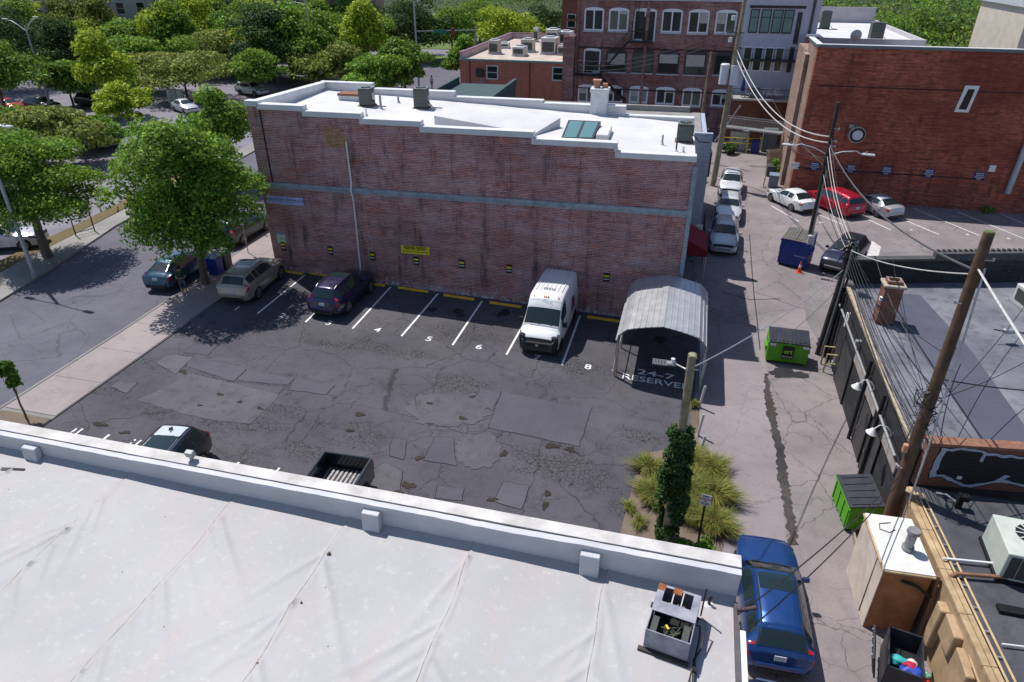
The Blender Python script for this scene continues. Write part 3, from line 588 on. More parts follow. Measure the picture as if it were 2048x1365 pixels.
def patch(sf, x0, x1, v0, v1, side=1, off=.008, nx=8, nv=4, taper=0., full=False):
    vs = list(np.linspace(v0, v1, nv+1)); P = []
    for a in np.linspace(0, 1, nx+1):
        row = []
        cols = [(v, side) for v in vs] if not full else [(v, 1) for v in vs]+[(v, -1) for v in vs[::-1][1:]]
        for v, s_ in cols:
            x = x0+(x1-x0)*a+taper*(abs(v-v0)/(abs(v1-v0)+1e-6))
            p = ev(sf, x, v); e = .01; dx = ev(sf, x+e, v)-ev(sf, x-e, v); dv = ev(sf, x, min(v+.05, 7.99))-ev(sf, x, max(v-.05, 0)); n = np.cross(dx, dv); n /= np.linalg.norm(n)+1e-9
            if n[1] < -1e-3 or (abs(n[1]) <= 1e-3 and n[2] < 0): n = -n
            q = p+n*off; row.append((q[0], q[1]*s_, q[2]))
        P.append(row)
    return MB().grid(P)
def wheel(parent, x, y, r, wd, dark=False):
    s_ = 1 if y > 0 else -1
    wh = MB().cyl((x, y-s_*wd, r), (x, y, r), r, r, 22).build('wheel', BLACK, parent)
    n = 20; m = MB(); pr = [(r*.68, .0), (r*.95, .012), (r, -.03), (r, -wd)]
    P = [[(x+q*math.cos(2*math.pi*k/n), y+s_*(d_+.004), r+q*math.sin(2*math.pi*k/n)) for q, d_ in pr] for k in range(n+1)]
    m.grid(P).build('tyre', RUBBER, wh, smooth=True, fixn=False)
    m = MB(); m.cyl((x, y+s_*.006, r), (x, y+s_*.02, r), r*.16, r*.14, 10)
    for k in range(7):
        a = 2*math.pi*k/7; m.bar((x+r*.1*math.cos(a), y+s_*.012, r+r*.1*math.sin(a)), (x+r*.66*math.cos(a), y+s_*.012, r+r*.66*math.sin(a)), .045, .02)
    P = [[(x+q*math.cos(2*math.pi*k/n), y+s_*d_, r+q*math.sin(2*math.pi*k/n)) for q, d_ in ((r*.60, .012), (r*.69, .016))] for k in range(n+1)]
    m.grid(P); m.build('rim', BLACKM if dark else RIM, wh)
def car(name, kind, pos, heading, col, label, cat='car', group=None, rails=False, sunroof=None, clad=False, metal=.35, rear_plate=True, front_plate=False, r=None, rear=None, tint=None):
    st = dict(suv=SUV, sedan=SEDAN, hatch=HATCH, minivan=MINIV, wagon=WAGON, van=VAN, pickup=CAB)[kind]
    sf = surf(st, 1); xs, P = sf; L_ = float(xs[-1]) if kind != 'pickup' else 5.5; hx = L_/2
    r = r or dict(suv=.36, sedan=.32, hatch=.31, minivan=.34, wagon=.34, van=.35, pickup=.39)[kind]
    pm = paint('paint_'+name+'_%d' % len(bpy.data.materials), col, metal)
    root = empty(name, (pos[0], pos[1], zg(pos[0])+.012), heading, label, cat, group)     # local +x points to the rear before the shift: nose at -x
    def B(mb, nm, mat, par=None, **k): mb.xf(None, (-hx, 0, 0)); return mb.build(nm, mat, par or root, **k)
    m = MB(); full = np.concatenate([P, P[:, ::-1][:, 1:]*np.array([1, -1, 1])], 1)
    m.grid(full.tolist()); k = full.shape[1]; n = full.shape[0]
    m.add(full[0], [tuple(range(k))]); m.add(full[-1], [tuple(range(k))])
    body = B(m, 'body', pm, smooth=True, ang=50)
    # indices of cowl, header, rear header, rear glass base
    cw, hd = {'suv': (1.30, 2.02), 'sedan': (1.35, 2.1), 'hatch': (1.15, 2.0), 'minivan': (1.1, 2.0), 'wagon': (1.5, 2.15), 'van': (.72, 1.38), 'pickup': (1.42, 2.1)}[kind]
    rh, rg = {'suv': (4.2, 4.52), 'sedan': (3.35, 3.95), 'hatch': (3.4, 4.05), 'minivan': (4.72, 4.98), 'wagon': (4.25, 4.62), 'van': (5.2, 5.3), 'pickup': (3.4, 3.48)}[kind]
    g = CARGLASS
    ws = B(patch(sf, cw+.05, hd-.02, 5.25, 8, off=.010, nx=10, nv=6, full=True), 'windshield', g, smooth=True)
    B(MB().bar((cw+.03, -.55, ev(sf, cw+.03, 7)[2]+.02), (cw+.12, .1, ev(sf, cw+.12, 7.5)[2]+.02), .025), 'wiper', BLACK, ws); B(MB().bar((cw+.03, .05, ev(sf, cw+.03, 7.9)[2]+.02), (cw+.12, .6, ev(sf, cw+.12, 7)[2]+.02), .025), 'wiper', BLACK, ws)
    if kind not in ('van', 'pickup'):
        B(patch(sf, rh+.03, rg-.02, 5.25, 8, off=.010, nx=6, nv=6, full=True), 'rear_window', g, smooth=True)
    bp = (hd+rh)/2 if kind != 'van' else hd+.75
    for s_ in (1, -1):
        B(patch(sf, cw+.42, bp-.05, 4.12, 4.86, s_, taper=.06), 'side_window', g)
        if kind not in ('van',):
            e1 = rh-.05 if kind in ('sedan', 'hatch', 'pickup') else min(rh-.65, bp+1.05)
            B(patch(sf, bp+.05, e1, 4.12, 4.86, s_), 'side_window', g)
            if kind in ('suv', 'minivan', 'wagon'): B(patch(sf, e1+.09, rh+.02, 4.15, 4.82, s_), 'side_window', g)
        # door seams and handles
        for xx in (cw+.30, bp, bp+(1.0 if kind != 'van' else 1.2)):
            if xx < L_-.7 and (kind != 'pickup' or xx < 3.3): B(patch(sf, xx-.008, xx+.008, 2.0, 4.0, s_, off=.003, nx=1, nv=5), 'door_seam', BLACK)
        for xx in (bp-.22, bp+.72):
            if xx < rh and (kind != 'pickup' or xx < 3.3): p = ev(sf, xx, 3.75); B(MB().box(p[0]-.09, p[0]+.09, s_*p[1]-.012, s_*p[1]+.035, p[2]-.015, p[2]+.018), 'door_handle', pm)
        # lamps
        B(patch(sf, .10, .52 if kind != 'van' else .45, 3.75 if kind != 'van' else 4.1, 4.75, s_, off=.012, nx=6), 'headlight', HEADL, smooth=True)
        if kind == 'van': B(patch(sf, L_-.10, L_-.015, 3.9, 4.6, s_, off=.012), 'tail_light', TAILL)
        elif kind != 'pickup': B(patch(sf, L_-(.36 if kind == 'minivan' else .30), L_-.07, 3.55, 4.85, s_, off=.012), 'tail_light', TAILL)
        p = ev(sf, cw+.45, 4.05); mr = MB().obox((p[0]-.02, s_*(p[1]+.12), p[2]+.07), (.13, .22, .17 if kind != 'van' else .32)); B(mr, 'mirror', pm if kind not in ('van',) else BLACK, bevel=.03)
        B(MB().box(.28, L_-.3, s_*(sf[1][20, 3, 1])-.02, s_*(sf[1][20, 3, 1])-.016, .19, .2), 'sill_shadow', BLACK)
        if rails: B(MB().tube([tuple(ev(sf, hd+.15+q*(rh-hd-.25), 5.9)*np.array([1, s_, 1])+np.array([0, 0, .05 if 0 < q < 1 else .0])) for q in np.linspace(0, 1, 8)], .02, 6), 'roof_rail', CHROME if rails == 2 else BLACK)
        if clad or kind == 'van': B(patch(sf, .25, L_-.2, 1.2, 2.35, s_, off=.012, nx=12, nv=2), 'side_cladding', BLACK)
    wb = dict(suv=(.92, 3.62), sedan=(.88, 3.5), hatch=(.85, 3.55), minivan=(.95, 4.0), wagon=(.98, 3.74), van=(.95, 4.35), pickup=(1.0, 4.5))[kind]
    hw = st[4][1]
    for x in wb:
        for s_ in (1, -1):
            n = 18; pts = [(x+(r+.07)*math.cos(q), r+(r+.07)*math.sin(q)) for q in np.linspace(0, math.pi, n)]
            pts += [(x-(r+.07), .14), (x+(r+.07), .14)]
            y0 = s_*(hw-.02); B(MB().prism(pts, min(y0, y0-s_*.25), max(y0+s_*.012, y0-s_*.25), 'y') if s_ > 0 else MB().prism(pts, y0-.012, y0+.25, 'y'), 'wheel_arch', BLACK)
            wheel_root = None
    for x in wb:
        for s_ in (1, -1): wheel(root, x-hx, s_*(hw+.005), r, .22, dark=(kind == 'van'))
    # nose and tail
    B(patch(sf, .012, .085, 5.2, 8, off=.012, nx=3, nv=4, full=True), 'grille', BLACK); 
    B(patch(sf, .02, .28, 1.0, 2.6, 1, off=.012, nx=4, nv=3), 'bumper_corner', BLACK if (clad or kind == 'van') else pm); B(patch(sf, .02, .28, 1.0, 2.6, -1, off=.012, nx=4, nv=3), 'bumper_corner', BLACK if (clad or kind == 'van') else pm)
    if kind not in ('van', 'pickup'):
        zt = st[-1][5]; B(MB().box(L_-.02, L_+.045, -.62, .62, zt-.22, zt-.02), 'rear_bumper', pm, bevel=.03)
        B(MB().box(L_+.01, L_+.05, -.6, .6, zt-.36, zt-.22), 'bumper_insert', BLACK)
        p = ev(sf, L_-.06, 7.99); B(MB().obox((L_-.045, 0, zt+.16), (.02, .32, .15), rot(ry=-.25)), 'licence_plate', PLATE)
        B(MB().box(-.05, .03, -.55, .55, .34, .52), 'front_bumper', pm if not clad else BLACK, bevel=.03)
        B(MB().box(-.055, .0, -.5, .5, .52, .60), 'grille_bar', CHROME)
    if sunroof:
        x0, x1 = sunroof; B(patch(sf, x0, x1, 6.25, 8, off=.008, nx=6, nv=4, full=True), 'sunroof', CARGLASS, smooth=True)
    root['_sf'] = 0
    del root['_sf']
    return root, sf, B, pm, L_
def side(a, b, hw=.92, front_off=.9, L_=4.7, left=False):
    """two ground pixels (rear wheel, front wheel) of the visible side -> centre, heading; nose points from a to b"""
    A, Bq = G(*a), G(*b); d = (Bq-A)[:2]; d /= np.linalg.norm(d); n = np.array([-d[1], d[0]])      # left of travel
    mid = (A[:2]+Bq[:2])/2+(n if not left else -n)*hw
    return mid, math.atan2(-d[1], -d[0])                # local +x points to the tail
# ---- parked in the lot
mid, hd_ = side((512, 606), (568, 555)); car('parked_suv', 'suv', mid, hd_, (.36, .31, .26), 'beige SUV parked in stall one by the street tree', 'SUV', rails=2, sunroof=(2.25, 3.0))
mid, hd_ = side((694, 631), (743, 585)); car('parked_suv', 'suv', mid, hd_, (.018, .016, .065), 'dark navy SUV parked in stall three under the downpipe', 'SUV', rails=2, sunroof=(2.2, 2.9))
root, sf, B, pm, L_ = car('cargo_van', 'van', (-5.95, 31.05), R(90-1.5), (.74, .75, .77), 'white high-roof cargo van parked in stall seven', 'van', metal=.0)
B(patch(sf, .0, .30, 2.0, 4.15, 1, off=.02, nx=6, nv=4), 'bumper', BLACK); B(patch(sf, .0, .30, 2.0, 4.15, -1, off=.02, nx=6, nv=4), 'bumper', BLACK)
B(MB().box(-.06, .05, -.78, .78, .32, .84), 'bumper', M('grey_plastic', (.045, .048, .052), .6, .2, 5), bevel=.05); [B(MB().obox((.13, s_*.80, 1.02), (.22, .26, .24), rot(rz=-s_*.35)), 'headlight', HEADL, bevel=.03) for s_ in (1, -1)]; B(MB().box(-.075, -.055, -.55, .55, .60, .76), 'grille', BLACK); B(MB().box(-.085, -.06, -.07, .07, .62, .74), 'badge', CHROME)
for k in range(-3, 4): B(patch(sf, 2.0, 5.15, 7.99-.001, 8, off=.012, nx=1, nv=1) if False else MB().box(2.35, 5.1, k*.22-.02, k*.22+.02, 2.52, 2.565), 'roof_rib', pm)
for k in (-2, -1, 0, 1, 2): B(MB().box(2.4, 2.62, k*.13-.03, k*.13+.03, 2.56, 2.585), 'roof_vent', GREYM)
for k in (-.62, -.1, 0, .1, .62): B(MB().obox((1.78, k, 2.47), (.09, .05, .04), rot(ry=-.4)), 'marker_lamp', M('amber', (.5, .2, .02), .4, .1, 3))
for s_ in (1, -1):
    B(MB().add([(3.2, s_*1.032, 1.0), (3.6, s_*1.032, 1.0), (3.9, s_*1.032, 1.75), (3.5, s_*1.032, 1.75)], [(0,1,2,3)]), 'logo_panel', M('logo_purple', (.05, .03, .25), .5, .1, 3))
    B(MB().add([(3.75, s_*1.032, 1.0), (4.1, s_*1.032, 1.0), (4.05, s_*1.032, 1.5), (3.92, s_*1.032, 1.5)], [(0,1,2,3)]), 'logo_panel', M('logo_red', (.5, .06, .03), .5, .1, 3))
tn = text('fleet_number', '8432145', .17, INK, root, (1.66-L_/2-.05, 0, 2.405), rz=-math.pi/2); tn.rotation_euler = (0, -math.atan2(.28, .30), -math.pi/2); tn.location.z += .02
# ---- behind the white parapet
root, sf, B, pm, L_ = car('parked_suv', 'suv', (-16.85, 15.0), R(99), (.03, .035, .042), 'black SUV with pale rear roof panel half hidden by the parapet', 'SUV', rails=1, sunroof=(1.95, 3.4)); B(patch(sf, 1.9, 4.05, 5.35, 8, off=.004, nx=8, nv=5, full=True), 'roof_panel', M('pale_car_roof', (.50, .56, .62), .3, .05, 3), smooth=True); B(MB().obox((3.75, 0, 1.72), (.22, .03, .09), rot(ry=.3)), 'antenna_fin', BLACK)
root, sf, B, pm, L_ = car('pickup_truck', 'pickup', (-10.55, 14.75), R(92), (.010, .018, .024), 'black pickup truck with open ribbed bed behind the parapet', 'pickup truck', metal=.1)
hw = .97; z0, z1 = .62, 1.28
B(MB().box(3.56, 5.46, -hw, -hw+.12, .38, z1), 'bed_side', pm, bevel=.03); B(MB().box(3.56, 5.46, hw-.12, hw, .38, z1), 'bed_side', pm, bevel=.03)
B(MB().box(5.40, 5.5, -hw+.1, hw-.1, .45, z1), 'tailgate', pm, bevel=.025); B(MB().box(3.54, 3.62, -hw+.1, hw-.1, .5, z1), 'bed_front', pm)
bf = B(MB().box(3.6, 5.42, -hw+.1, hw-.1, .55, z0), 'bed_floor', M('bed_liner', (.05, .05, .055), .6, .3, 6))
for k in range(9): yy = -.68+k*.17; B(MB().box(3.9, 5.36, yy-.04, yy+.04, z0, z0+.035), 'bed_rib', M('worn_bed_rib', (.33, .32, .33), .45, .4, 6, metal=.4), bf)
B(MB().box(5.46, 5.58, -.8, .8, .42, .6), 'rear_bumper', CHROME, bevel=.03)
for s_ in (1, -1): B(MB().box(5.42, 5.51, s_*.9-.06, s_*.9+.06, .75, 1.15), 'tail_light', TAILL)
# ---- the alley
car('parked_suv', 'suv', (3.12, 47.35), R(88), (.50, .53, .58), 'silver SUV in the alley nearest the red awning', 'SUV', group='cars lined up in the alley')
car('parked_suv', 'wagon', (3.55, 53.7), R(88), (.66, .68, .70), 'white wagon, middle of three cars lined up in the alley', 'car', group='cars lined up in the alley', clad=True)
car('parked_suv', 'suv', (3.85, 60.4), R(87), (.72, .73, .74), 'white SUV with roof bar, farthest of three in the alley', 'SUV', group='cars lined up in the alley', sunroof=(2.1, 2.25))
mid, hd_ = side((1584, 425), (1539, 403), .89, left=False); mid2, hd2 = mid, hd_
A, Bq = G(1584, 425), G(1539, 403); d = (Bq-A)[:2]; d /= np.linalg.norm(d); nL = np.array([d[1], -d[0]])   # right of travel is away from camera
far = nL if (nL@np.array([0, 1])) > 0 else -nL
car('parked_sedan', 'sedan', (A[:2]+Bq[:2])/2+far*.89, math.atan2(-d[1], -d[0]), (.70, .72, .74), 'white sedan nosed in toward the brick wall beside the red minivan', 'car', metal=0., group='cars parked at the brick wall')
A = G(1670, 433); c_ = A[:2]+d*1.5+far*.99; car('parked_minivan', 'minivan', c_, math.atan2(-d[1], -d[0]), (.42, .008, .03), 'bright red minivan between the white and silver sedans', 'minivan', group='cars parked at the brick wall')
A = G(1752, 436); c_ = A[:2]+d*1.3+far*.89; car('parked_sedan', 'sedan', c_, math.atan2(-d[1], -d[0]), (.44, .46, .49), 'silver sedan right of the red minivan', 'car', group='cars parked at the brick wall')
dv = np.array(G(1655, 548)-G(1712, 497))[:2]; dv /= np.linalg.norm(dv); nose = G(1652, 548)[:2]
car('parked_suv', 'suv', nose-dv*2.15+np.array([.35, .1]), math.atan2(-dv[1], -dv[0]), (.03, .035, .075), 'dark blue SUV with wide glass roof beside the blue dumpster', 'SUV', sunroof=(2.15, 3.4), rails=2)
car('parked_wagon', 'wagon', (4.08, 15.85), R(-88), (.012, .06, .22), 'bright blue wagon parked in alley beside the white roof', 'car', rails=1, sunroof=(2.3, 2.95), metal=.5)
car('parked_car', 'sedan', (4.05, 10.6), R(-90), (.02, .03, .075), 'dark blue car nose just in view behind the blue wagon', 'car')
# ---- along the street and beyond
mid, hd_ = side((358, 579), (418, 535), .87); car('parked_hatchback', 'hatch', mid, hd_, (.018, .06, .115), 'dark teal blue hatchback at the kerb behind the standing man', 'car')
car('parked_car', 'suv', (-28.3, 37.6), R(-91), (.02, .045, .04), 'dark green car at the kerb behind the big street tree', 'car')
P = G(60, 520); car('parked_car', 'suv', (P[0]-3.2, P[1]+1.4), R(180+25), (.55, .52, .58), 'pale car with red tail nose out beneath the left street tree', 'car')
car('parked_car', 'sedan', (P[0]-5.2, P[1]-1.8), R(205), (.02, .022, .028), 'black car under the left street tree beside the pale car', 'car')
for q, k, c_, a, lb in [((22, 222), 'sedan', (.35, .012, .02), 170, 'red sedan at the left edge in the far street'), ((88, 222), 'suv', (.02, .022, .03), 172, 'black SUV behind the far red sedan'), ((118, 243), 'suv', (.03, .045, .10), 174, 'dark blue SUV in front of the far black SUV'),
     ((200, 292), 'suv', (.62, .66, .70), 190, 'white SUV glimpsed behind the crown of the big street tree'), ((372, 224), 'sedan', (.58, .62, .68), 150, 'pale sedan beside the white bollards across the street'), ((505, 190), 'suv', (.60, .66, .74), 165, 'pale blue SUV left of the brick building roof corner'),
     ((190, 213), 'suv', (.03, .03, .03), 175, 'black van behind the yellow-green tree')]:
    P = G(*q); car('parked_car', k, P[:2], R(a), c_, lb, 'car', 'cars in the street beyond')
# ------------------------------------------------------------------ the white-roofed building in the foreground
FB = empty('white_roof_building', (0, 0, 0), 0, 'low building with broad wrinkled white membrane roof in the foreground', 'building')
FX0, FX1, FY = -26.0, 2.02, 10.62
MB().box(FX0, FX1, -4, FY, -1.6, 5.0).build('wall', M('pale_render', (.55, .53, .50), .85, .2, 2), FB)
def froof(x): return 5.50-.011*(x+20)
m, t, b = newmat('roof_membrane'); o_ = coord(t)
n1 = noise(t, o_, .5, 6, .6); col = mix(t, ramp(t, n1, [(.3, 0.), (.7, 1.)]), (.355, .36, .375), (.42, .413, .425))
st = N(t, 'ShaderNodeMapping'); st.inputs['Scale'].default_value = (1.6, .5, 1); L(t, o_, st.inputs[0])
col = mix(t, math_(t, 'MULTIPLY', ramp(t, noise(t, st.outputs[0], .8, 6, .7), [(.48, 0.), (.72, 1.)]), .75), col, (.43, .365, .355))
col = mix(t, math_(t, 'MULTIPLY', ramp(t, noise(t, o_, 5, 5, .75), [(.55, 0.), (.75, 1.)]), .35), col, (.66, .665, .68))
col = mix(t, math_(t, 'MULTIPLY', ramp(t, noise(t, o_, 22, 4, .6), [(.5, 0.), (.8, 1.)]), .30), col, (.36, .345, .34))
vd = N(t, 'ShaderNodeTexVoronoi'); vd.inputs['Scale'].default_value = 1.6; L(t, o_, vd.inputs['Vector'])
col = mix(t, ramp(t, vd.outputs['Distance'], [(.022, .9), (.028, 0.)]), col, (.05, .045, .045))
sxx = N(t, 'ShaderNodeSeparateXYZ'); L(t, o_, sxx.inputs[0]); SEAMX = sxx.outputs; SEAMN = noise(t, o_, 2.5, 4, .7)
SEAMF = (t, b, col, o_)
b.inputs['Roughness'].default_value = .6; b.inputs['Specular IOR Level'].default_value = .3
bump(t, b, noise(t, o_, 9, 5, .6), .12, .03); MEMB = m
seams = []
for a, c in [((275, 945), (0, 1180)), ((475, 1000), (140, 1365)), ((690, 1045), (490, 1365)), ((935, 1130), (830, 1365)), ((1205, 1250), (1170, 1365))]:
    seams.append((Zp(*a, 5.4)[0]+Zp(*c, 5.4)[0])/2)
dx_ = np.mean(np.diff(seams)); seams = [seams[0]-dx_*2, seams[0]-dx_]+seams
t, b, col, o_ = SEAMF                                  # grimy lap joints: a dark broken line with a dirt halo
for sx in seams:
    wob = math_(t, 'ADD', math_(t, 'MULTIPLY', math_(t, 'SINE', math_(t, 'ADD', math_(t, 'MULTIPLY', SEAMX[1], 1.3), sx)), .03), math_(t, 'MULTIPLY', math_(t, 'SINE', math_(t, 'MULTIPLY', SEAMX[1], 3.1)), .02))
    dd = math_(t, 'ABSOLUTE', math_(t, 'SUBTRACT', math_(t, 'SUBTRACT', SEAMX[0], sx-.03), wob))
    ln = math_(t, 'MULTIPLY', ramp(t, dd, [(.006, 1.), (.014, 0.)]), ramp(t, SEAMN, [(.38, .15), (.6, 1.)]))
    halo = math_(t, 'MULTIPLY', ramp(t, dd, [(.0, 1.), (.32, 0.)]), ramp(t, SEAMN, [(.45, 0.), (.7, .55)]))
    col = mix(t, halo, col, (.40, .345, .33)); col = mix(t, math_(t, 'MULTIPLY', ln, .9), col, (.075, .068, .066))
L(t, col, b.inputs['Base Color'])
XX = np.linspace(FX0, FX1, 460); YY = np.linspace(0, FY-.42, 190); gx, gy = np.meshgrid(XX, YY, indexing='ij'); H = np.zeros_like(gx)
rg = np.random.RandomState(4)
for sx in seams:
    wob = sx+.03*np.sin(gy*1.3+sx)+.02*np.sin(gy*3.1)
    d = gx-wob; H += .030*np.exp(-(d/.03)**2)+.022/(1+np.exp(-d/.012))*np.exp(-np.maximum(d, 0)/.6)
    # wrinkles pulled out of the seam
    for k in range(14):
        y0 = rg.uniform(4.0, FY-.7); a = rg.choice([-1, 1])*rg.uniform(.25, .8); ln = rg.uniform(.8, 2.6); am = rg.uniform(.015, .042)
        ca, sa = math.sin(a), -math.cos(a); px_, py_ = gx-sx, gy-y0; s_ = px_*ca+py_*sa; n = -px_*sa+py_*ca
        H += am*np.exp(-(n/(.035+.03*np.clip(s_, 0, 9)))**2)*np.exp(-(s_/ln)**2)*(s_ > 0)
for k in range(60):
    kx_, ky_ = rg.normal(0, 1.3, 2); H += .0022*np.sin(gx*kx_+gy*ky_+rg.uniform(0, 6))
H += .12*np.exp(-((FY-.42-gy)/.10)**2)*.5           # turn-up at the parapet
Zr = 5.50-.011*(gx+20)+H
MB().grid(np.stack([gx, gy, Zr], -1).tolist()).build('roof_membrane', MEMB, FB, smooth=True, fixn=False, ang=60)
PARM = M('parapet_white', (.52, .53, .57), .6, .10, 1.2); COPW = M('weathered_coping', (.60, .57, .55), .8, .28, 1.6, col2=(.72, .70, .69), bmp=.3)
XS = np.linspace(FX0, FX1, 160)
def wavy(y0, y1, z0, z1, am, name, mat, seed):
    q = np.random.RandomState(seed); k = np.cumsum(q.normal(0, 1, 160)); k = (k-np.linspace(k[0], k[-1], 160)); k = k/(np.abs(k).max()+1e-6)*am+q.normal(0, am*.12, 160)
    P = [[(x, y0, z0), (x, y0, z1+d), (x, (y0+y1)/2, z1+d+.006), (x, y1, z1+d*.6), (x, y1, z0)] for x, d in zip(XS, k)]
    return MB().grid(P).build(name, mat, FB, smooth=True, ang=35)
MB().box(FX0, FX1, FY-.42, FY, 4.9, 5.9).build('parapet', PARM, FB)
wavy(FY-.28, FY+.04, 5.88, 5.99, .012, 'coping', COPW, 2)
wavy(FY-.46, FY-.31, 5.84, 5.965, .03, 'membrane_turnup', PARM, 5)
MB().box(FX0, FX1, FY-.305, FY-.285, 5.8, 5.945).build('joint_shadow_gap', BLACK, FB)
for x_, y_ in [(57, 884), (745, 1040), (1180, 1125)]:
    p = Yp(x_, y_, FY-.5); zz = froof(p[0]); m = MB(); m.prism([(FY-.44, zz), (FY-.64, zz), (FY-.60, 5.82), (FY-.44, 5.85)], p[0]-.2, p[0]+.2, 'x'); m.build('parapet_pier', PARM, FB, bevel=.012)
# metal edge and gutter on the alley side
MB().box(FX1-.06, FX1+.02, 0, FY-.6, 5.0, 5.36).build('edge_flashing', M('dark_flashing', (.10, .09, .10), .6, .3, 3), FB); MB().box(FX1+.03, FX1+.15, 0, FY-1.2, 5.12, 5.30).box(FX1+.02, FX1+.03, 0, FY-1.2, 5.1, 5.32).build('gutter', WHITE_M, FB)
MB().tube([(FX1-.02, FY-.85, 5.42), (FX1+.15, FY-.82, 5.46), (FX1+.33, FY-.78, 5.52)], .04, 10).build('overflow_spout', M('rust_pipe', (.07, .045, .05), .7, .3, 5), FB)
# holes and scuffs in the membrane
for x_, y_, r_ in [(515, 1322, .09), (656, 1102, .06), (600, 1200, .03)]:
    p = Zp(x_, y_, 5.46); MB().cyl((p[0], p[1], froof(p[0])-.02), (p[0]+.02, p[1]+.01, froof(p[0])+.055), r_, r_*.4, 9).build('membrane_tear', M('rot_stain', (.13, .09, .06), .9, .5, 12), FB)
# ---- floodlight standing on the coping, loose rods, rusty air handler, pipes
P = Yp(378, 905, FY-.15); o = empty('floodlight', (P[0], FY-.15, 5.995), 0, 'small boxy floodlight fixed on the parapet coping', 'floodlight')
MB().cyl((0, 0, 0), (0, 0, .12), .03).build('bracket', GREYM, o); MB().obox((0, .02, .19), (.22, .14, .17), rot(rx=.3)).build('lamp_housing', GREYM, o, bevel=.02); MB().obox((0, .095, .165), (.18, .02, .13), rot(rx=.3)).build('lens', HEADL, o)
P = Zp(18, 940, 5.52); o = MB().bar((-.28, 0, .012), (.32, .12, .012), .02).bar((-.3, .05, .012), (.3, .16, .012), .02).build('loose_rods', BLACK, None, loc=(P[0], P[1], froof(P[0])+.02)); tag(o, 'two thin black rods lying on white roof at left edge', 'rod')
P = Zp(1345, 1262, 5.35); zr = froof(P[0]); a_ = R(-9)
o = empty('air_handler', (P[0]-.02, P[1]+.05, zr), a_, 'rusty open air handler with exposed coils on white roof', 'air conditioner'); o.scale = (.88, .88, .88)
RUSTG = M('rusted_grey_sheet', (.27, .29, .36), .6, .25, 4, col2=(.40, .40, .46), metal=.3); RUST = M('rust_orange', (.30, .10, .035), .85, .4, 6)
hh = .62
MB().box(-.46, .46, -.66, -.64, .08, hh).box(-.46, -.44, -.64, .62, .08, hh).box(.44, .46, -.64, .62, .08, hh).box(-.46, .46, .60, .62, .08, hh).build('cabinet', RUSTG, o)
MB().box(-.46, .46, -.14, .16, hh, hh+.02).box(-.46, -.31, .16, .62, hh, hh+.02).box(.31, .46, .16, .62, hh, hh+.02).box(-.31, .31, .56, .62, hh, hh+.02).build('top_sheet', RUSTG, o)
MB().box(-.46, -.30, .44, .625, hh+.02, hh+.026).box(-.12, .06, .45, .625, hh+.02, hh+.026).build('rust_patch', RUST, o)
for xx in (-.1, .1): MB().box(xx-.012, xx+.012, .16, .56, hh+.001, hh+.018).build('divider', M('pale_steel', (.55,.5,.48), .5, .1, 3), o)
MB().box(-.43, .43, -.62, .58, .09, .14).build('base_tray', BLACKM, o)
MB().box(-.40, -.26, -.60, -.16, .14, .52).build('coil', FINM, o); MB().box(.26, .40, -.60, -.16, .14, .52).build('coil', FINM, o)
MB().cyl((0, -.38, .14), (0, -.38, .42), .13, .13, 14).build('compressor', BLACKM, o, smooth=True)
m = MB(); q = random.Random(3)
for k in range(7): m.tube([(q.uniform(-.22, .22), q.uniform(-.58, -.2), q.uniform(.2, .5)) for _ in range(4)], .012, 5)
m.build('wire', M('green_wire', (.10, .13, .07), .6, .3, 5), o); MB().bar((-.1, -.3, .5), (-.03, -.4, .52), .04, .02).build('label_tag', SIGNY, o)
m = MB()
for k in range(10): m.cyl((-.2+.045*k, .3+.02*(k % 3), .3), (-.2+.045*k, .3+.02*(k % 3), .45), .03, .03, 6)
m.build('duct_debris', M('grey_brown_duct', (.20, .17, .15), .8, .4, 8), o)
MB().bar((-.56, -.70, .03), (.5, -.70, .03), .1, .06).build('skid', M('dark_timber', (.06, .05, .045), .8, .3, 5), o); MB().bar((-.56, .5, .03), (.5, .5, .03), .1, .06).build('skid', M('dark_timber', (.06, .05, .045)), o)
MB().tube([(.46, .1, .3), (.56, .12, .3), (.60, -.1, .2), (.60, -.5, .06), (.58, -1.3, .05)], .022, 6).tube([(.46, .22, .4), (.66, .2, .4), (.68, -.3, .2), (.60, -.55, .08)], .018, 6).build('hose', BLACK, o, smooth=True)
MB().tube([(.52, .62, .05), (.53, .6, .9), (.54, .58, .92)], .02, 6).build('conduit', BLACKM, o)
P = Zp(1418, 1207, 5.3); o = empty('vent_pipe', (P[0], P[1], froof(P[0])), 0, 'short dark vent stub by the rusty air handler', 'vent pipe'); MB().tube([(0,0,0),(0,0,.18),(.03,0,.22)], .03, 8).build('pipe', BLACK, o); MB().cyl((0,0,-.01), (0,0,.02), .12, .08, 12).build('flashing', WHITE, o)
P = Zp(1388, 1345, 5.3); o = empty('roof_pipe', (P[0], P[1], froof(P[0])), 0, 'black pipe run with junction below the air handler', 'pipe'); MB().tube([(0, -1.2, .06), (0, .25, .06)], .03, 8).build('pipe', BLACK, o); MB().cyl((0,.0,.0), (0,.0,.13), .05, .05, 8).build('junction', BLACKM, o); MB().tube([(-.04, -1.2, .05), (-.045, .2, .05)], .018, 6).build('conduit', GREYM, o)

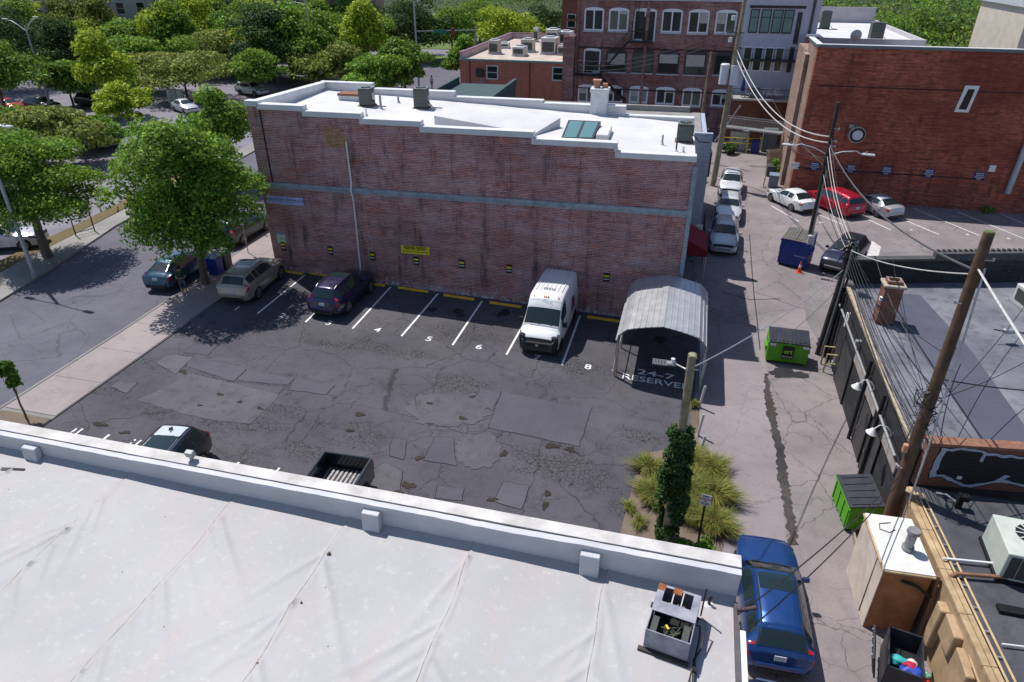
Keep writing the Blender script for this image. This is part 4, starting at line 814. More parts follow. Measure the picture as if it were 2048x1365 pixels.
# ------------------------------------------------------------------ metal carport
CPZ = zg(0); PC = np.array([-.13, 30.6]); CP = empty('metal_carport', (PC[0], PC[1], CPZ), TH-.035, 'open metal carport with pale ribbed roof at the alley corner', 'carport')
CARM = M('carport_sheet', (.52, .53, .55), .38, .10, 2, metal=.5)
prof = [(-2.03, 2.12), (-1.92, 2.42), (-1.62, 2.74), (-1.15, 2.88), (-.6, 3.0), (0, 3.1), (.6, 3.0), (1.15, 2.88), (1.62, 2.74), (1.92, 2.42), (2.03, 2.12)]
def pat(s_):                         # arc-length sample
    P = np.array(prof); d = np.r_[0, np.cumsum(np.linalg.norm(np.diff(P, axis=0), axis=1))]; x = s_*d[-1]
    return np.array([np.interp(x, d, P[:, 0]), np.interp(x, d, P[:, 1])])
y0, y1 = -2.9, 2.95; NP = 18
for k in range(NP):
    a, b = k/NP, (k+1)/NP; row = []
    for s_, up in ((a, .0), (a+.04/NP, .03), (a+.10/NP, .03), (a+.16/NP, 0.), ((a+b)/2, 0.), (b-.001, 0.)):
        p = pat(s_); d = pat(min(1, s_+.004))-pat(max(0, s_-.004)); n = np.array([-d[1], d[0]]); n /= np.linalg.norm(n); n = n if n[1] > 0 else -n; p = p+n*up; row.append(p)
    m = MB().grid([[(p[0], yy, p[1]) for p in row] for yy in (y0, y1)]); o = m.build('roof_panel', CARM, CP, fixn=False)
    sm = o.modifiers.new('s', 'SOLIDIFY'); sm.thickness = .012
for yy in (y0+.12, 0, y1-.12):
    for sx in (-1.98, 1.98): MB().box(sx-.035, sx+.035, yy-.035, yy+.035, -.1, 2.2).build('post', STEEL, CP)
    MB().tube([(p[0]*.97, yy, p[1]-.05) for p in [np.array(q) for q in prof]], .03, 6).build('roof_hoop', STEEL, CP)
for sx in (-1.98, 1.98):
    MB().bar((sx, y0+.1, .05), (sx, y1-.1, .05), .06).build('base_rail', STEEL, CP); MB().bar((sx, y0+.1, 1.1), (sx, y1-.1, 1.1), .04).build('side_rail', STEEL, CP); MB().bar((sx, y0+.1, 2.13), (sx, y1-.1, 2.13), .05).build('eave_rail', STEEL, CP)
MB().bar((-1.9, y0+.12, .0), (-1.9, y0+.12, 2.0), .09, .045).build('timber_brace', M('yellow_timber', (.42, .25, .09), .8, .25, 4), CP)
# ---- bollards
WPIPE = M('chalky_white_pipe', (.58, .55, .53), .75, .18, 5)
def bollard(P, h, lean, label, r=.055):
    o = empty('bollard', (P[0], P[1], zg(P[0])), 0, label, 'bollard', 'slim white pipe bollards'); t_ = np.array([lean[0], lean[1], h])
    MB().cyl((0,0,-.05), t_, r, r, 12).build('pipe', WPIPE, o, smooth=True, ang=50); MB().cyl(t_, t_*1.0+np.array([0,0,.015]), r*1.02, r*.9, 12).build('cap', GREYM, o)
    MB().cyl((0,0,-.02), (0,0,.035), .12, .10, 10).build('footing', CONC_G, o)
bollard(G(1398, 815), 1.12, (.12, .02), 'slim white bollard leaning just outside the carport shadow'); bollard(G(1395, 872), 1.1, (.1, .0), 'slim white bollard between carport and planting bed'); bollard(G(1399, 910), .95, (.09, .0), 'slim white bollard rising from the planting bed grass'); bollard(G(1401, 765), 1.15, (.1, .0), 'slim white bollard in shade at carport front corner'); bollard(G(1227, 742), 1.25, (.12, .1), 'white bollard at the left front post of the carport')

# ------------------------------------------------------------------ poles
def pole(name, label, P, top, h, r0, r1, mat, n=12):
    o = empty(name, (P[0], P[1], zg(P[0])-.05), 0, label, 'utility pole'); nn = 8; q = random.Random(len(label))
    pts = [np.array([(top[0]-P[0])*k/nn+q.uniform(-.01, .01), (top[1]-P[1])*k/nn+q.uniform(-.01, .01), h*k/nn]) for k in range(nn+1)]
    MB().tube(pts, list(np.linspace(r0, r1, nn+1)), n).build('shaft', mat, o, smooth=True, ang=50)
    return o, pts
# ivy pole with a cobra light stub
IP = np.array([.87, 17.95]); IVP, _ = pole('utility_pole', 'short bare-topped pole wrapped below in dense ivy', IP, IP+np.array([-.02, .12]), 7.45, .15, .125, WOODG)
MB().cyl((.0, .0, 7.38), (.0, .12, 7.46), .12, .10, 12).build('cut_top', M('cut_wood', (.35, .33, .22), .9, .3, 8), IVP)
arm = MB().tube([(0, .1, 6.85), (-.25, .25, 6.87), (-.45, .35, 6.9)], .025, 8).build('lamp_arm', STEEL, IVP); MB().obox((-.58, .4, 6.87), (.28, .2, .1)).build('lamp_head', GREYM, arm, bevel=.03); MB().cyl((-.55, .4, 6.92), (-.55, .4, 7.05), .06, .06, 10).build('photocell', WHITE_M, arm)
m = MB()
for k in range(10): m.box(-1.14+.045*k, -1.125+.045*k, .26, .53, 6.86, 6.88)
m.box(-1.15, -.7, .25, .265, 6.85, 6.89).box(-1.15, -.7, .525, .54, 6.85, 6.89).build('lamp_grille', GREYM, arm)
MB().box(-.17, .22, .05, .08, 6.95, 6.98).build('bolt', STEEL, IVP)
# tall brown pole on the right
BP = np.array([7.9, 19.35]); BPO, _ = pole('utility_pole', 'tall brown wooden pole rising at right foreground over black roof', BP, BP+np.array([.12, .5]), 11.35, .21, .14, WOODP, 14)
MB().cyl((.12, .5, 11.33), (.12, .5, 11.38), .14, .11, 12).build('mossy_top', M('moss_wood', (.13, .17, .06), .95, .4, 5), BPO)
MB().tube([(.24, .3, 10.4), (.3, .1, 8), (.3, -.2, 4), (.28, -.3, 1)], .03, 6).build('riser_cable', M('cable_grey', (.5, .48, .5), .5, .2, 8), BPO)
for z, s_ in [(10.6, 1), (9.3, -1), (7.2, 1), (6.4, -1), (5.0, 1), (3.6, -1)]:
    MB().tube([(.01*z, .044*z-.1, z), (s_*.3+.01*z, .044*z-.12, z+.02)], .016, 6).cyl((s_*.28+.01*z, .044*z-.12, z), (s_*.28+.01*z, .044*z-.12, z+.09), .03, .04, 8).build('insulator_bracket', STEEL, BPO)
MB().obox((-.2, .1, 4.35), (.14, .16, .3)).build('terminal_box', M('orange_box', (.5, .25, .15), .6, .2, 3), BPO, bevel=.02)
m = MB(); q = random.Random(15)
for k in range(14):
    a = np.array([.05, .25, q.uniform(4.6, 6.6)]); m.tube([a+np.array([q.uniform(-.45, .35), q.uniform(-.35, .35), q.uniform(-.35, .35)]) for _ in range(6)], .012, 5)
m.build('cable_tangle', BLACK, BPO)
# dark pole with two street lamps
DPo = np.array([8.15, 44.3]); DPO, _ = pole('utility_pole', 'dark tarred pole carrying twin street lamp arms by the blue dumpster', DPo, DPo+np.array([-.1, .25]), 10.35, .17, .11, WOODD)
def cobra(par, base, end, mat=STEEL):
    a = np.array(base); b = np.array(end); md = (a+b)/2+np.array([0, 0, .25]); d = (b-a)/np.linalg.norm(b-a)
    ar = MB().tube([a, a*.6+b*.4+np.array([0,0,.2]), md*.4+b*.6+np.array([0,0,.12]), b], .035, 8).build('lamp_arm', mat, par, smooth=True)
    ang = math.atan2(d[1], d[0]); Mx = rot(rz=ang); MB().obox(b+d*.33, (.7, .26, .12), Mx).build('lamp_head', M('lamp_grey', (.55, .57, .58), .4, .1, 3, metal=.3), ar, bevel=.04); MB().cyl(b+d*.2+[0,0,.06], b+d*.2+[0,0,.17], .06, .05, 8).build('photocell', GREYM, ar)
cobra(DPO, (-.08, .2, 7.35), (-2.0, .6, 7.65)); cobra(DPO, (-.02, .2, 7.3), (1.75, -.2, 7.55))
MB().obox((.02, -.22, 2.1), (.4, .22, .62)).build('meter_box', M('box_grey', (.52, .53, .54), .5, .1, 3), DPO, bevel=.03); MB().tube([(0, -.2, 2.4), (.02, -.2, 6.5)], .04, 6).build('conduit', GREYM, DPO)
for z in (8.9, 8.2, 7.9, 7.0): MB().tube([(-.05, .1, z), (.22, -.02, z)], .02, 6).cyl((.2, -.02, z-.05), (.2, -.02, z+.08), .045, .045, 8).build('insulator', M('porcelain', (.5, .5, .52), .3, .1, 3), DPO)
# pole with transformers at the far end of the alley
AP = G(1425, 372)[:2]; APO, _ = pole('utility_pole', 'tall pole at the head of the alley leaving the top edge', AP, AP+np.array([.45, 1.2]), 15.5, .22, .14, WOODG)
TRF = M('transformer_grey', (.58, .62, .68), .45, .1, 3)
MB().cyl((-.35, .8, 8.4), (-.35, .8, 9.9), .36, .36, 16).cyl((-.35, .8, 9.9), (-.35, .8, 9.98), .38, .3, 16).build('transformer_can', TRF, APO, smooth=True); MB().cyl((.45, .6, 8.4), (.45, .6, 9.9), .34, .34, 16).build('transformer_can', TRF, APO, smooth=True)
for z in (11.6, 13.2): MB().cyl((-.25, .85, z), (-.25, .85, z+.35), .16, .16, 10).build('equipment_box', TRF, APO)
for z, xx in ((12.3, .5), (11.2, -.5)): MB().bar((-.6, .9, z), (.7, .9, z), .07).build('crossarm', WOODD, APO)
MB().tube([(.24, .1, .3), (.35, .4, 4), (.6, 1.0, 12)], .05, 8).build('riser_pipe', GREYM, APO)
P = Yp(1424, 130, 70); o, _ = pole('service_mast', 'thinner pole left of the tall alley pole', (P[0]-.4, 70), (P[0]-.2, 70.4), P[2]+2.2, .13, .09, WOODG); o['category'] = 'utility pole'
# conduit cluster against the north end of the black building
CPl = np.array([7.62, 32.9]); CPO, _ = pole('utility_pole', 'dark stub pole bristling with cables at the black building corner', CPl, CPl+np.array([.35, .3]), 6.2, .13, .11, WOODD)
for k, (dx, dy) in enumerate([(.18, -.1), (.26, -.2), (.1, -.25), (.34, -.05)]): MB().tube([(dx, dy, .2), (dx+.15, dy+.1, 3), (dx+.25, dy+.2, 5.4+.2*k)], .04, 6).build('riser_pipe', BLACKM if k % 2 else GREYM, CPO)
m = MB(); q = random.Random(5)
for k in range(16):
    a = np.array([.3, .25, 5.3+q.uniform(-.3, .6)]); m.tube([a+np.array([q.uniform(-.35, .35), q.uniform(-.35, .35), q.uniform(-.3, .3)]) for _ in range(5)], .022, 5)
m.build('cable_tangle', BLACK, CPO)
for k in range(5): MB().cyl((.2+.1*k-.3, .2, 5.6+.1*k), (.32+.1*k-.3, .2, 5.66+.1*k), .06, .06, 8).build('splice_case', BLACKM, CPO)
# street lamp on the left
SL = G(72, 557); o = empty('street_lamp', (SL[0], SL[1], .1), 0, 'grey twin-arm street lamp pole on the far sidewalk', 'street lamp')
MB().tube([(0, 0, 0), (0, 0, 4), (0, 0, 8.6)], [.12, .10, .07], 10).build('pole', M('lamp_pole_grey', (.38, .42, .47), .45, .1, 3, metal=.3), o, smooth=True); MB().cyl((0,0,0), (0,0,.25), .2, .18, 10).build('base', GREYM, o)
cobra(o, (0, 0, 8.4), (-1.9, .25, 8.7)); cobra(o, (0, 0, 8.4), (1.9, -.25, 8.7))
for (x_, y_, h_, lb, dr) in [(632, 165, 11.5, 'slim grey lamp pole behind the roof corner with box lamp', -1), (838, 172, 11.0, 'grey lamp pole with one cobra arm beyond the roof', 1)]:
    P = G(x_, y_); o = empty('street_lamp', (P[0], P[1], 0), 0, lb, 'street lamp'); MB().tube([(0,0,0), (0,0,h_)], [.16, .10], 10).build('pole', M('lamp_pole_grey', (.38, .42, .47)), o, smooth=True); cobra(o, (0,0,h_-.3 if dr > 0 else h_-1.2), (dr*2.3, 0, h_+.3 if dr > 0 else h_-1.0))
for (x_, y_, h_, lb) in [(105, 195, 9.5, 'curly twin lamp standing before the dark tree far left')]:
    P = G(x_, 225); o = empty('street_lamp', (P[0], P[1], 0), 0, lb, 'street lamp'); MB().tube([(0,0,0), (0,0,h_)], [.14, .09], 10).build('pole', GREYM, o, smooth=True); cobra(o, (0,0,h_-.6), (-2.2, 0, h_+.5), WHITE_M); cobra(o, (0,0,h_-.6), (1.6, 0, h_+.7), WHITE_M)
# ------------------------------------------------------------------ dumpsters, cone
def dumpster(loc, rz, w_, d_, h_, col, lid, label, slope=.18, lids=2, text_=None):
    o = empty('dumpster', loc, rz, label, 'dumpster'); mt = M('dumpster_'+label[:12].replace(' ', '_'), col, .55, .2, 2.2, col2=tuple(q*.62+.012 for q in col))
    m = MB(); m.prism([(-d_/2, .12), (d_/2, .12), (d_/2, h_+slope*.0), (-d_/2, h_-slope)], -w_/2, w_/2, 'x'); m.build('bin_body', mt, o, bevel=.02)
    MB().box(-w_/2-.04, w_/2+.04, -d_/2-.045, -d_/2-.003, h_-slope-.10, h_-slope-.02).build('rim_bar', mt, o)
    for k in range(4): xx = -w_/2+.12+(w_-.24)*k/3; MB().box(xx-.035, xx+.035, -d_/2-.035, -d_/2-.002, .14, h_-slope-.1).build('stiffener', mt, o)
    for s_ in (-1, 1):
        MB().box(s_*(w_/2+.045)-.04, s_*(w_/2+.045)+.04, -d_*.3, d_*.3, h_*.45, h_*.58).build('fork_pocket', mt, o)
        for yy in (-d_*.4, d_*.4): MB().cyl((s_*w_*.42-.03, yy, .07), (s_*w_*.42+.03, yy, .07), .07, .07, 10).build('caster', RUBBER, o)
    al = math.atan2(slope, d_); lw = w_/lids
    for k in range(lids):
        cx = -w_/2+lw*(k+.5); l_ = MB().obox((cx, 0, h_-slope/2+.035), (lw-.02, d_/math.cos(al)+.1, .035), rot(rx=al)).build('lid', lid, o, bevel=.01)
        for j in range(5): xx = cx-lw/2+lw*(j+.5)/5; MB().obox((xx, 0, h_-slope/2+.063), (.09, d_*.9, .03), rot(rx=al)).build('lid_rib', lid, l_)
    return o
LIDB = M('lid_black', (.03, .032, .045), .45, .2, 3); LIDG = M('lid_grey', (.13, .12, .11), .7, .3, 4)
P = (G(1530, 725)+G(1612, 735))/2
o = dumpster((P[0], P[1]+.62, zg(P[0])), R(-1), 1.92, 1.15, 1.35, (.13, .48, .015), LIDB, 'lime green dumpster with purple-black lids in the alley')
MB().box(-.27, .27, -.66, -.645, .38, 1.02).build('logo_panel', INK, o); text('lettering', 'crt', .34, M('lime_ink', (.35, .7, .05), .5), o, (0, -.664, .76), rx=math.pi/2, bold=.008); text('lettering', '828-252-2532', .085, WHITE_PAINT, o, (0, -.664, .47), rx=math.pi/2, bold=.003)
for xx in (-.75, .78): MB().box(xx-.14, xx+.14, -.625, -.60, .98, 1.12).build('sticker', M('sticker_white', (.75, .6, .72), .5, .2, 8), o)
P = Zp(1728, 990, 0); o = dumpster((7.38, 20.95, zg(7)), R(-84), 1.75, 1.05, 1.25, (.12, .50, .012), LIDB, 'green dumpster seen from above beside the tall brown pole', lids=1)
P = (G(1560, 530)+G(1620, 548))/2; o = dumpster((7.62, 45.0, zg(8)), R(-22), 1.8, 1.45, 2.1, (.008, .06, .36), LIDG, 'tall blue dumpster with weathered grey lids by the dark pole', .3)
text('lettering', 'TRASH ONLY', .13, WHITE_PAINT, o, (.45, -.79, .85), rx=math.pi/2)
P = G(1598, 545); o = empty('traffic_cone', (P[0], P[1], zg(P[0])), 0, 'orange traffic cone with white collar before the blue dumpster', 'traffic cone'); ORG = M('cone_orange', (.75, .09, .02), .5, .1, 3)
MB().box(-.19, .19, -.19, .19, 0, .035).build('base', ORG, o, bevel=.01); MB().tube([(0,0,.035), (0,0,.72)], [.14, .03], 16).build('cone_body', ORG, o, smooth=True); MB().tube([(0,0,.36), (0,0,.52)], [.092, .068], 16).build('reflective_collar', WHITE_PAINT, o, smooth=True)
# no-parking sign on a post
P = G(1396, 1085); o = empty('sign_post', (P[0], P[1], zg(P[0])), R(-8), 'small no parking sign on dark post in the planting bed', 'sign')
MB().box(-.035, .035, -.02, .02, 0, 2.05).build('post', BLACKM, o); MB().obox((.0, -.03, 1.95), (.34, .012, .46)).build('sign_panel', M('sign_white', (.7, .7, .74), .5, .06, 3), o, bevel=.004); REDI = M('sign_red', (.5, .03, .05), .5)
for s_, z, sz in (('NO', 2.11, .12), ('PARKING', 1.99, .085), ('IN', 1.90, .075), ('ALLEY', 1.80, .1)): text('lettering', s_, sz, INK if s_ != 'PARKING' else REDI, o, (0, -.040, z), rx=math.pi/2, bold=.004)
# ------------------------------------------------------------------ black painted building, right
BZ = -1.3
BLKB = brickmat('brick_black', (.032, .033, .038), (.022, .023, .027), (.05, .05, .055), soot=.3, seed=7, film=(.10, .10, .11), film_amt=.35)
TARM = asphalt('roof_tar', (.13, .135, .165), (.27, .275, .31), grain=.5, stain=.85, seed=71)
TARD = asphalt('roof_tar_dark', (.085, .09, .125), (.115, .12, .155), grain=.4, stain=.3, seed=73)
BB = empty('black_building', (8.13, 20.3, 0), 0, 'flat-roofed building with black painted brick walls along the alley', 'building')
NP_ = [(0, 13.5), (9.5, 16.2)]                      # north wall line (local)
def ny(x): return 13.5+(16.2-13.5)*x/9.5
MB().box(0, .35, 0, 13.5, BZ, 2.62).build('alley_wall', BLKB, BB)
MB().box(-.03, .12, -.02, 13.5, 2.62, 2.73).build('wall_coping', M('tan_coping', (.40, .33, .24), .85, .3, 4), BB); MB().box(.12, .36, -.02, 13.5, 2.62, 2.68).build('wall_top', M('grey_wall_top', (.16, .16, .18), .85, .3, 4), BB)
MB().prism([(0, 13.5), (13, ny(13)), (13, ny(13)+.35), (0, 13.85)], BZ, 3.55, 'z').build('north_wall', BLKB, BB)
MB().prism([(-.06, 13.44), (4.1, ny(4.1)-.06), (4.1, ny(4.1)+.41), (-.06, 13.9)], 3.55, 3.66, 'z').build('wall_coping', M('dark_coping', (.07, .07, .075), .7, .3, 4), BB)
MB().prism([(4.1, ny(4.1)-.05), (13, ny(13)-.05), (13, ny(13)+.4), (4.1, ny(4.1)+.4)], 3.55, 3.92, 'z').build('wall_coping', M('dark_coping', (.07, .07, .075)), BB)
m = MB()
for k in range(28): x = 4.2+.26*k; m.box(x, x+.12, ny(x)+.25, ny(x)+.42, 3.92, 4.0)
m.build('coping_tile', M('dark_coping', (.07, .07, .075)), BB)
MB().prism([(.35, 0.2), (13, .2), (13, ny(13)), (.35, ny(.35))], 2.2, 2.36, 'z').build('roof', TARM, BB)
q = [Zp(x, y, 2.37)-np.array([8.13, 20.3, 0]) for x, y in [(1762, 585), (1840, 590), (1945, 705), (2048, 850), (2048, 905), (1985, 905), (1860, 730), (1785, 640)]]
MB().prism([(p[0], p[1]) for p in q], 2.36, 2.372, 'z').build('roof_patch', TARD, BB)
q = [Zp(x, y, 2.37)-np.array([8.13, 20.3, 0]) for x, y in [(1700, 590), (1740, 590), (1752, 700), (1722, 640)]]
MB().prism([(p[0], p[1]) for p in q], 2.36, 2.37, 'z').build('roof_patch', TARM, BB)
# doors, downpipes, ledges on the alley wall
for y0_, y1_, mt in [(8.2, 10.2, M('charcoal_door', (.055, .055, .058), .6, .2, 3)), (4.0, 5.2, M('charcoal_door', (.055, .055, .058))), (2.3, 3.6, M('charcoal_door', (.055, .055, .058)))]:
    d_ = MB().box(-.06, -.002, y0_, y1_, BZ, 1.05).build('door', mt, BB, bevel=.01); MB().box(-.10, -.06, y1_-.15, y1_-.1, -.4, -.2).build('door_handle', CHROME, d_)
    MB().box(-.075, -.003, y0_-.08, y0_, BZ, 1.1).box(-.075, -.003, y1_, y1_+.08, BZ, 1.1).box(-.075, -.003, y0_-.08, y1_+.08, 1.05, 1.13).build('door_frame', BLACKM, BB)
for y0_, y1_ in [(5.6, 8.0), (3.7, 5.5), (.3, 2.2)]: MB().box(-.07, -.002, y0_, y1_, 1.15, 1.55).build('pale_panel', M('grey_plaster', (.34, .31, .29), .9, .2, 4), BB)
MB().tube([(-.12, 0.5, 1.75), (-.12, 13.2, 1.75)], .05, 8).build('conduit', GREYM, BB); MB().tube([(-.1, 12.9, 2.3), (-.1, 0.3, 2.05)], .025, 6).build('conduit', BLACKM, BB)
for yy in (5.5, 11.9, 12.5, 3.0): MB().tube([(-.14, yy, 2.6), (-.14, yy, BZ)], .07, 8).build('downpipe', BLACKM, BB)
MB().box(-.05, -.002, 10.6, 10.75, 1.5, 2.15).box(-.05, -.002, 10.9, 11.05, 1.3, 2.0).build('notice', WHITE_PAINT, BB); MB().obox((-.12, 7.9, 2.1), (.22, .2, .2)).build('wall_lamp_box', GREYM, BB)
def gooseneck(y, label):
    o = empty('wall_lamp', (8.06, 20.3+y, 1.9), 0, label, 'wall lamp', 'gooseneck lamps on the black wall')
    MB().tube([(.06, 0, 0), (-.15, 0, .25), (-.4, 0, .3), (-.55, 0, .12)], .02, 8).build('arm', WHITE_M, o, smooth=True); MB().tube([(-.55, 0, .14), (-.58, 0, .02), (-.6, 0, -.08)], [.05, .12, .2], 14, False).build('lamp_shade', WHITE_M, o, smooth=True); MB().cyl((.05,0,-.06), (.05,0,.06), .05, .05, 8).build('mount', STEEL, o)
gooseneck(4.6, 'white gooseneck wall lamp nearer the green dumpsters on black wall'); gooseneck(1.6, 'white gooseneck wall lamp beside the tall brown pole')
# gas meter and yellow pipe guard
P = G(1650, 745); o = empty('pipe_guard', (P[0]-.1, P[1], zg(8)), 0, 'tan pipe guard rail around gas meter at black wall', 'guard rail'); TANP = M('tan_pipe', (.45, .36, .20), .6, .2, 4)
MB().tube([(0,0,0), (0,0,1.0), (.85,0,1.0)], .045, 8).tube([(0,0,.5), (.85,0,.5)], .04, 8).tube([(0, .8, 0), (0,.8,1.0), (.8,.8,1.0)], .045, 8).build('rail', TANP, o, smooth=True); MB().cyl((.5, .3, .5), (.5, .3, .85), .12, .12, 12).box(.35, .65, .2, .4, .2, .5).build('gas_meter', GREYM, o)
# chimney on the black roof
BRK_CH = brickmat('brick_chimney', (.30, .10, .06), (.19, .065, .045), (.30, .26, .22), soot=.5, seed=9)
C0 = Zp(1752, 648, 2.36); o = empty('brick_chimney', (C0[0]+.32, C0[1]+.32, 2.37), R(0), 'square red brick chimney with stone cap on black roof', 'chimney')
MB().box(-.36, .36, -.36, .36, 0, 1.75).build('stack', BRK_CH, o); MB().box(-.44, .44, -.44, .44, 1.75, 1.87).build('cap', M('cap_stone', (.42, .37, .30), .9, .25, 5), o, bevel=.02)
MB().box(-.30, .30, -.26, -.18, 1.87, 2.02).box(-.30, .30, .18, .26, 1.87, 2.02).box(-.30, -.22, -.18, .18, 1.87, 2.02).box(.22, .30, -.18, .18, 1.87, 2.02).build('flue', BRK_CH, o)
MB().obox((-.42, -.3, 1.2), (.1, .18, .16)).build('flue_lamp', WHITE_M, o)
o = empty('roof_vent', tuple(Zp(1763, 560, 2.4)), 0, 'small rusty clay vent cowl behind the red brick chimney', 'vent'); MB().tube([(0,0,0), (0,0,.35), (-.1,0,.5)], [.13,.13,.16], 12).build('cowl', TERRA, o, smooth=True); MB().cyl((0,0,-.02),(0,0,.05), .24, .2, 12).build('flashing', TARD, o)
o = empty('junction_box', tuple(Zp(2018, 663, 2.9)), .3, 'grey aerial junction box hanging over the black roof', 'junction box'); MB().obox((0,0,0), (.42, .24, .2)).build('box', STEEL, o, bevel=.03); MB().tube([(-.6, .1, .05), (-.2, 0, 0)], .025, 6).tube([(.2, 0, 0), (.7, -.2, -.05)], .025, 6).build('cable', BLACK, o)
# rooftop unit at right edge
P = Zp(2040, 615, 2.37); o = empty('rooftop_unit', (P[0]+.5, P[1], 2.37), R(10), 'pale rooftop unit cut by the right picture edge', 'air conditioner')
MB().box(-.6, .6, -.7, .7, .12, .95).build('cabinet', M('beige_cabinet', (.55, .56, .52), .5, .1, 3), o, bevel=.03); MB().box(-.66, .66, -.76, .76, 0, .12).build('kerb', STEEL, o); MB().box(-.62, -.6, -.5, .5, .25, .8).build('louvre', FINM, o)
# ---- low tan building with graffiti wall
TBZ = 1.32
TB = empty('tan_building', (8.25, 8.0, 0), 0, 'low building with tan timber edge and dark roof, bottom right', 'building')
TANW = M('tan_render', (.44, .31, .18), .85, .2, 2.2, bmp=.3); DKR = asphalt('roof_dark', (.05, .052, .065), (.11, .112, .13), grain=.4, stain=.6, seed=81)
def tw(y): return -.05+.07*(11.0-y)*.9 if True else 0           # west edge drifts out towards the camera
ys2 = [-4, 3, 8, 11.9]
MB().prism([(tw(-4), -4), (12, -4), (12, 11.9), (tw(11.9), 11.9)], BZ, TBZ-.1, 'z').build('wall', TANW, TB)
MB().prism([(tw(-4)+.35, -4), (12, -4), (12, 11.9), (tw(11.9)+.35, 11.9)], TBZ-.1, TBZ, 'z').build('roof', DKR, TB)
BOARD = M('tan_board', (.46, .32, .17), .75, .3, 2.5, col2=(.58, .43, .26))
k = 0
for a in np.arange(-1.0, 11.6, 1.55):
    for lane, (d0, d1, zz) in enumerate([(-.03, .14, TBZ+.02), (.155, .29, TBZ+.035)]):
        a1 = min(a+1.53, 11.8); MB().add([(tw(a)+d0, a, TBZ-.1), (tw(a)+d1, a, TBZ-.1), (tw(a1)+d1, a1, TBZ-.1), (tw(a1)+d0, a1, TBZ-.1), (tw(a)+d0, a, zz), (tw(a)+d1, a, zz), (tw(a1)+d1, a1, zz), (tw(a1)+d0, a1, zz)], [(3,2,1,0),(4,5,6,7),(0,1,5,4),(1,2,6,5),(2,3,7,6),(3,0,4,7)]).build('edge_board', BOARD, TB)
MB().tube([(tw(0)+.55, 0, TBZ+.06), (tw(11.5)+.5, 11.5, TBZ+.06)], .03, 6).tube([(tw(0)+.36, 0, TBZ+.06), (tw(11.5)+.33, 11.5, TBZ+.06)], .03, 6).build('roof_ladder', M('timber_rail', (.55, .40, .22), .8, .2, 3), TB)
for yy in np.arange(2.5, 11.5, .75): MB().bar((tw(yy)+.36, yy, TBZ+.06), (tw(yy)+.54, yy, TBZ+.06), .03).build('ladder_rung', STEEL, TB)
# ducts, pipes on the tan wall face
TANP2 = M('tan_duct', (.42, .30, .18), .7, .2, 3)
for (y0_, y1_, z0_, z1_) in [(6.2, 7.0, .2, 1.0), (5.2, 6.1, -.2, .8), (7.1, 7.5, -.6, .9)]: MB().prism([(y0_, z0_), (y1_, z0_), (y1_, z1_), (y0_, z1_)], tw(y0_)-.22, tw(y0_)+.02, 'x').build('wall_duct', TANP2, TB, bevel=.03)
for i, (ya, yb, za, zb, rr) in enumerate([(8.0, 7.6, 1.3, -1.0, .05), (5.6, 3.8, 1.1, .9, .03), (6.0, 3.2, .6, .5, .035), (4.6, 4.5, 1.2, -1., .04), (5.2, 2.5, .2, .15, .03), (3.5, 3.4, 1.2, -1., .05), (5.0, 2.0, -.3, -.35, .03)]): MB().tube([(tw(ya)-.12, ya, za), (tw(yb)-.12, yb, zb)], rr, 8).build('wall_pipe', M('rust_brown_pipe', (.24, .12, .07), .7, .3, 5) if i in (0, 3) else TANP2, TB)
MB().tube([(tw(8)-.1, 8.0, TBZ-.3), (tw(8)+.3, 8.05, TBZ+.15), (2.2, 8.3, TBZ+.16), (7, 8.6, TBZ+.16)], .055, 8).build('rust_pipe', M('rust_brown_pipe', (.24, .12, .07)), TB); MB().tube([(tw(8)+.1, 8.6, TBZ+.12), (3, 8.9, TBZ+.14), (7, 9.0, TBZ+.14)], .035, 8).build('white_pipe', WHITE_M, TB)
MB().tube([(.9, 5.9, TBZ+.1), (3, 6.1, TBZ+.1), (7, 6.4, TBZ+.1)], .025, 6).build('white_pipe', WHITE_M, TB)
MB().box(1.2, 3.2, 7.0, 7.25, TBZ, TBZ+.12).build('roof_rack', BLACKM, TB)
# graffiti wall: courses of real bricks
GW = empty('graffiti_wall', (8.7, 20.05, TBZ), R(8), 'brick wall with black and white graffiti above dark roof', 'wall')
m, t, b = newmat('graffiti_brick'); o_ = coord(t); sx = N(t, 'ShaderNodeSeparateXYZ'); L(t, o_, sx.inputs[0]); X_, Z_ = sx.outputs[0], sx.outputs[2]
gi = N(t, 'ShaderNodeNewGeometry').outputs['Random Per Island']
base = ramp(t, gi, [(0., (.16, .06, .04)), (.5, (.26, .10, .06)), (1., (.20, .085, .05))])
wv = noise(t, o_, 1.1, 2); dist = math_(t, 'MULTIPLY', math_(t, 'SUBTRACT', wv, .5), .55)
zt_ = math_(t, 'ADD', Z_, dist)
top_ = math_(t, 'ADD', 1.33, math_(t, 'MULTIPLY', math_(t, 'SINE', math_(t, 'MULTIPLY', X_, 2.1)), .09)); bot_ = math_(t, 'ADD', .30, math_(t, 'MULTIPLY', math_(t, 'SINE', math_(t, 'MULTIPLY', X_, 3.0)), .12))
def band(lo, hi): return math_(t, 'MULTIPLY', math_(t, 'GREATER_THAN', zt_, lo), math_(t, 'LESS_THAN', zt_, hi))
def off(a, k): return math_(t, 'ADD', a, k)
xl = math_(t, 'GREATER_THAN', math_(t, 'ADD', X_, dist), .22); xl2 = math_(t, 'GREATER_THAN', math_(t, 'ADD', X_, dist), .42)
wh = math_(t, 'MULTIPLY', band(off(bot_, -.1), off(top_, .1)), xl); bk = math_(t, 'MULTIPLY', band(off(bot_, .02), off(top_, -.0)), xl2)
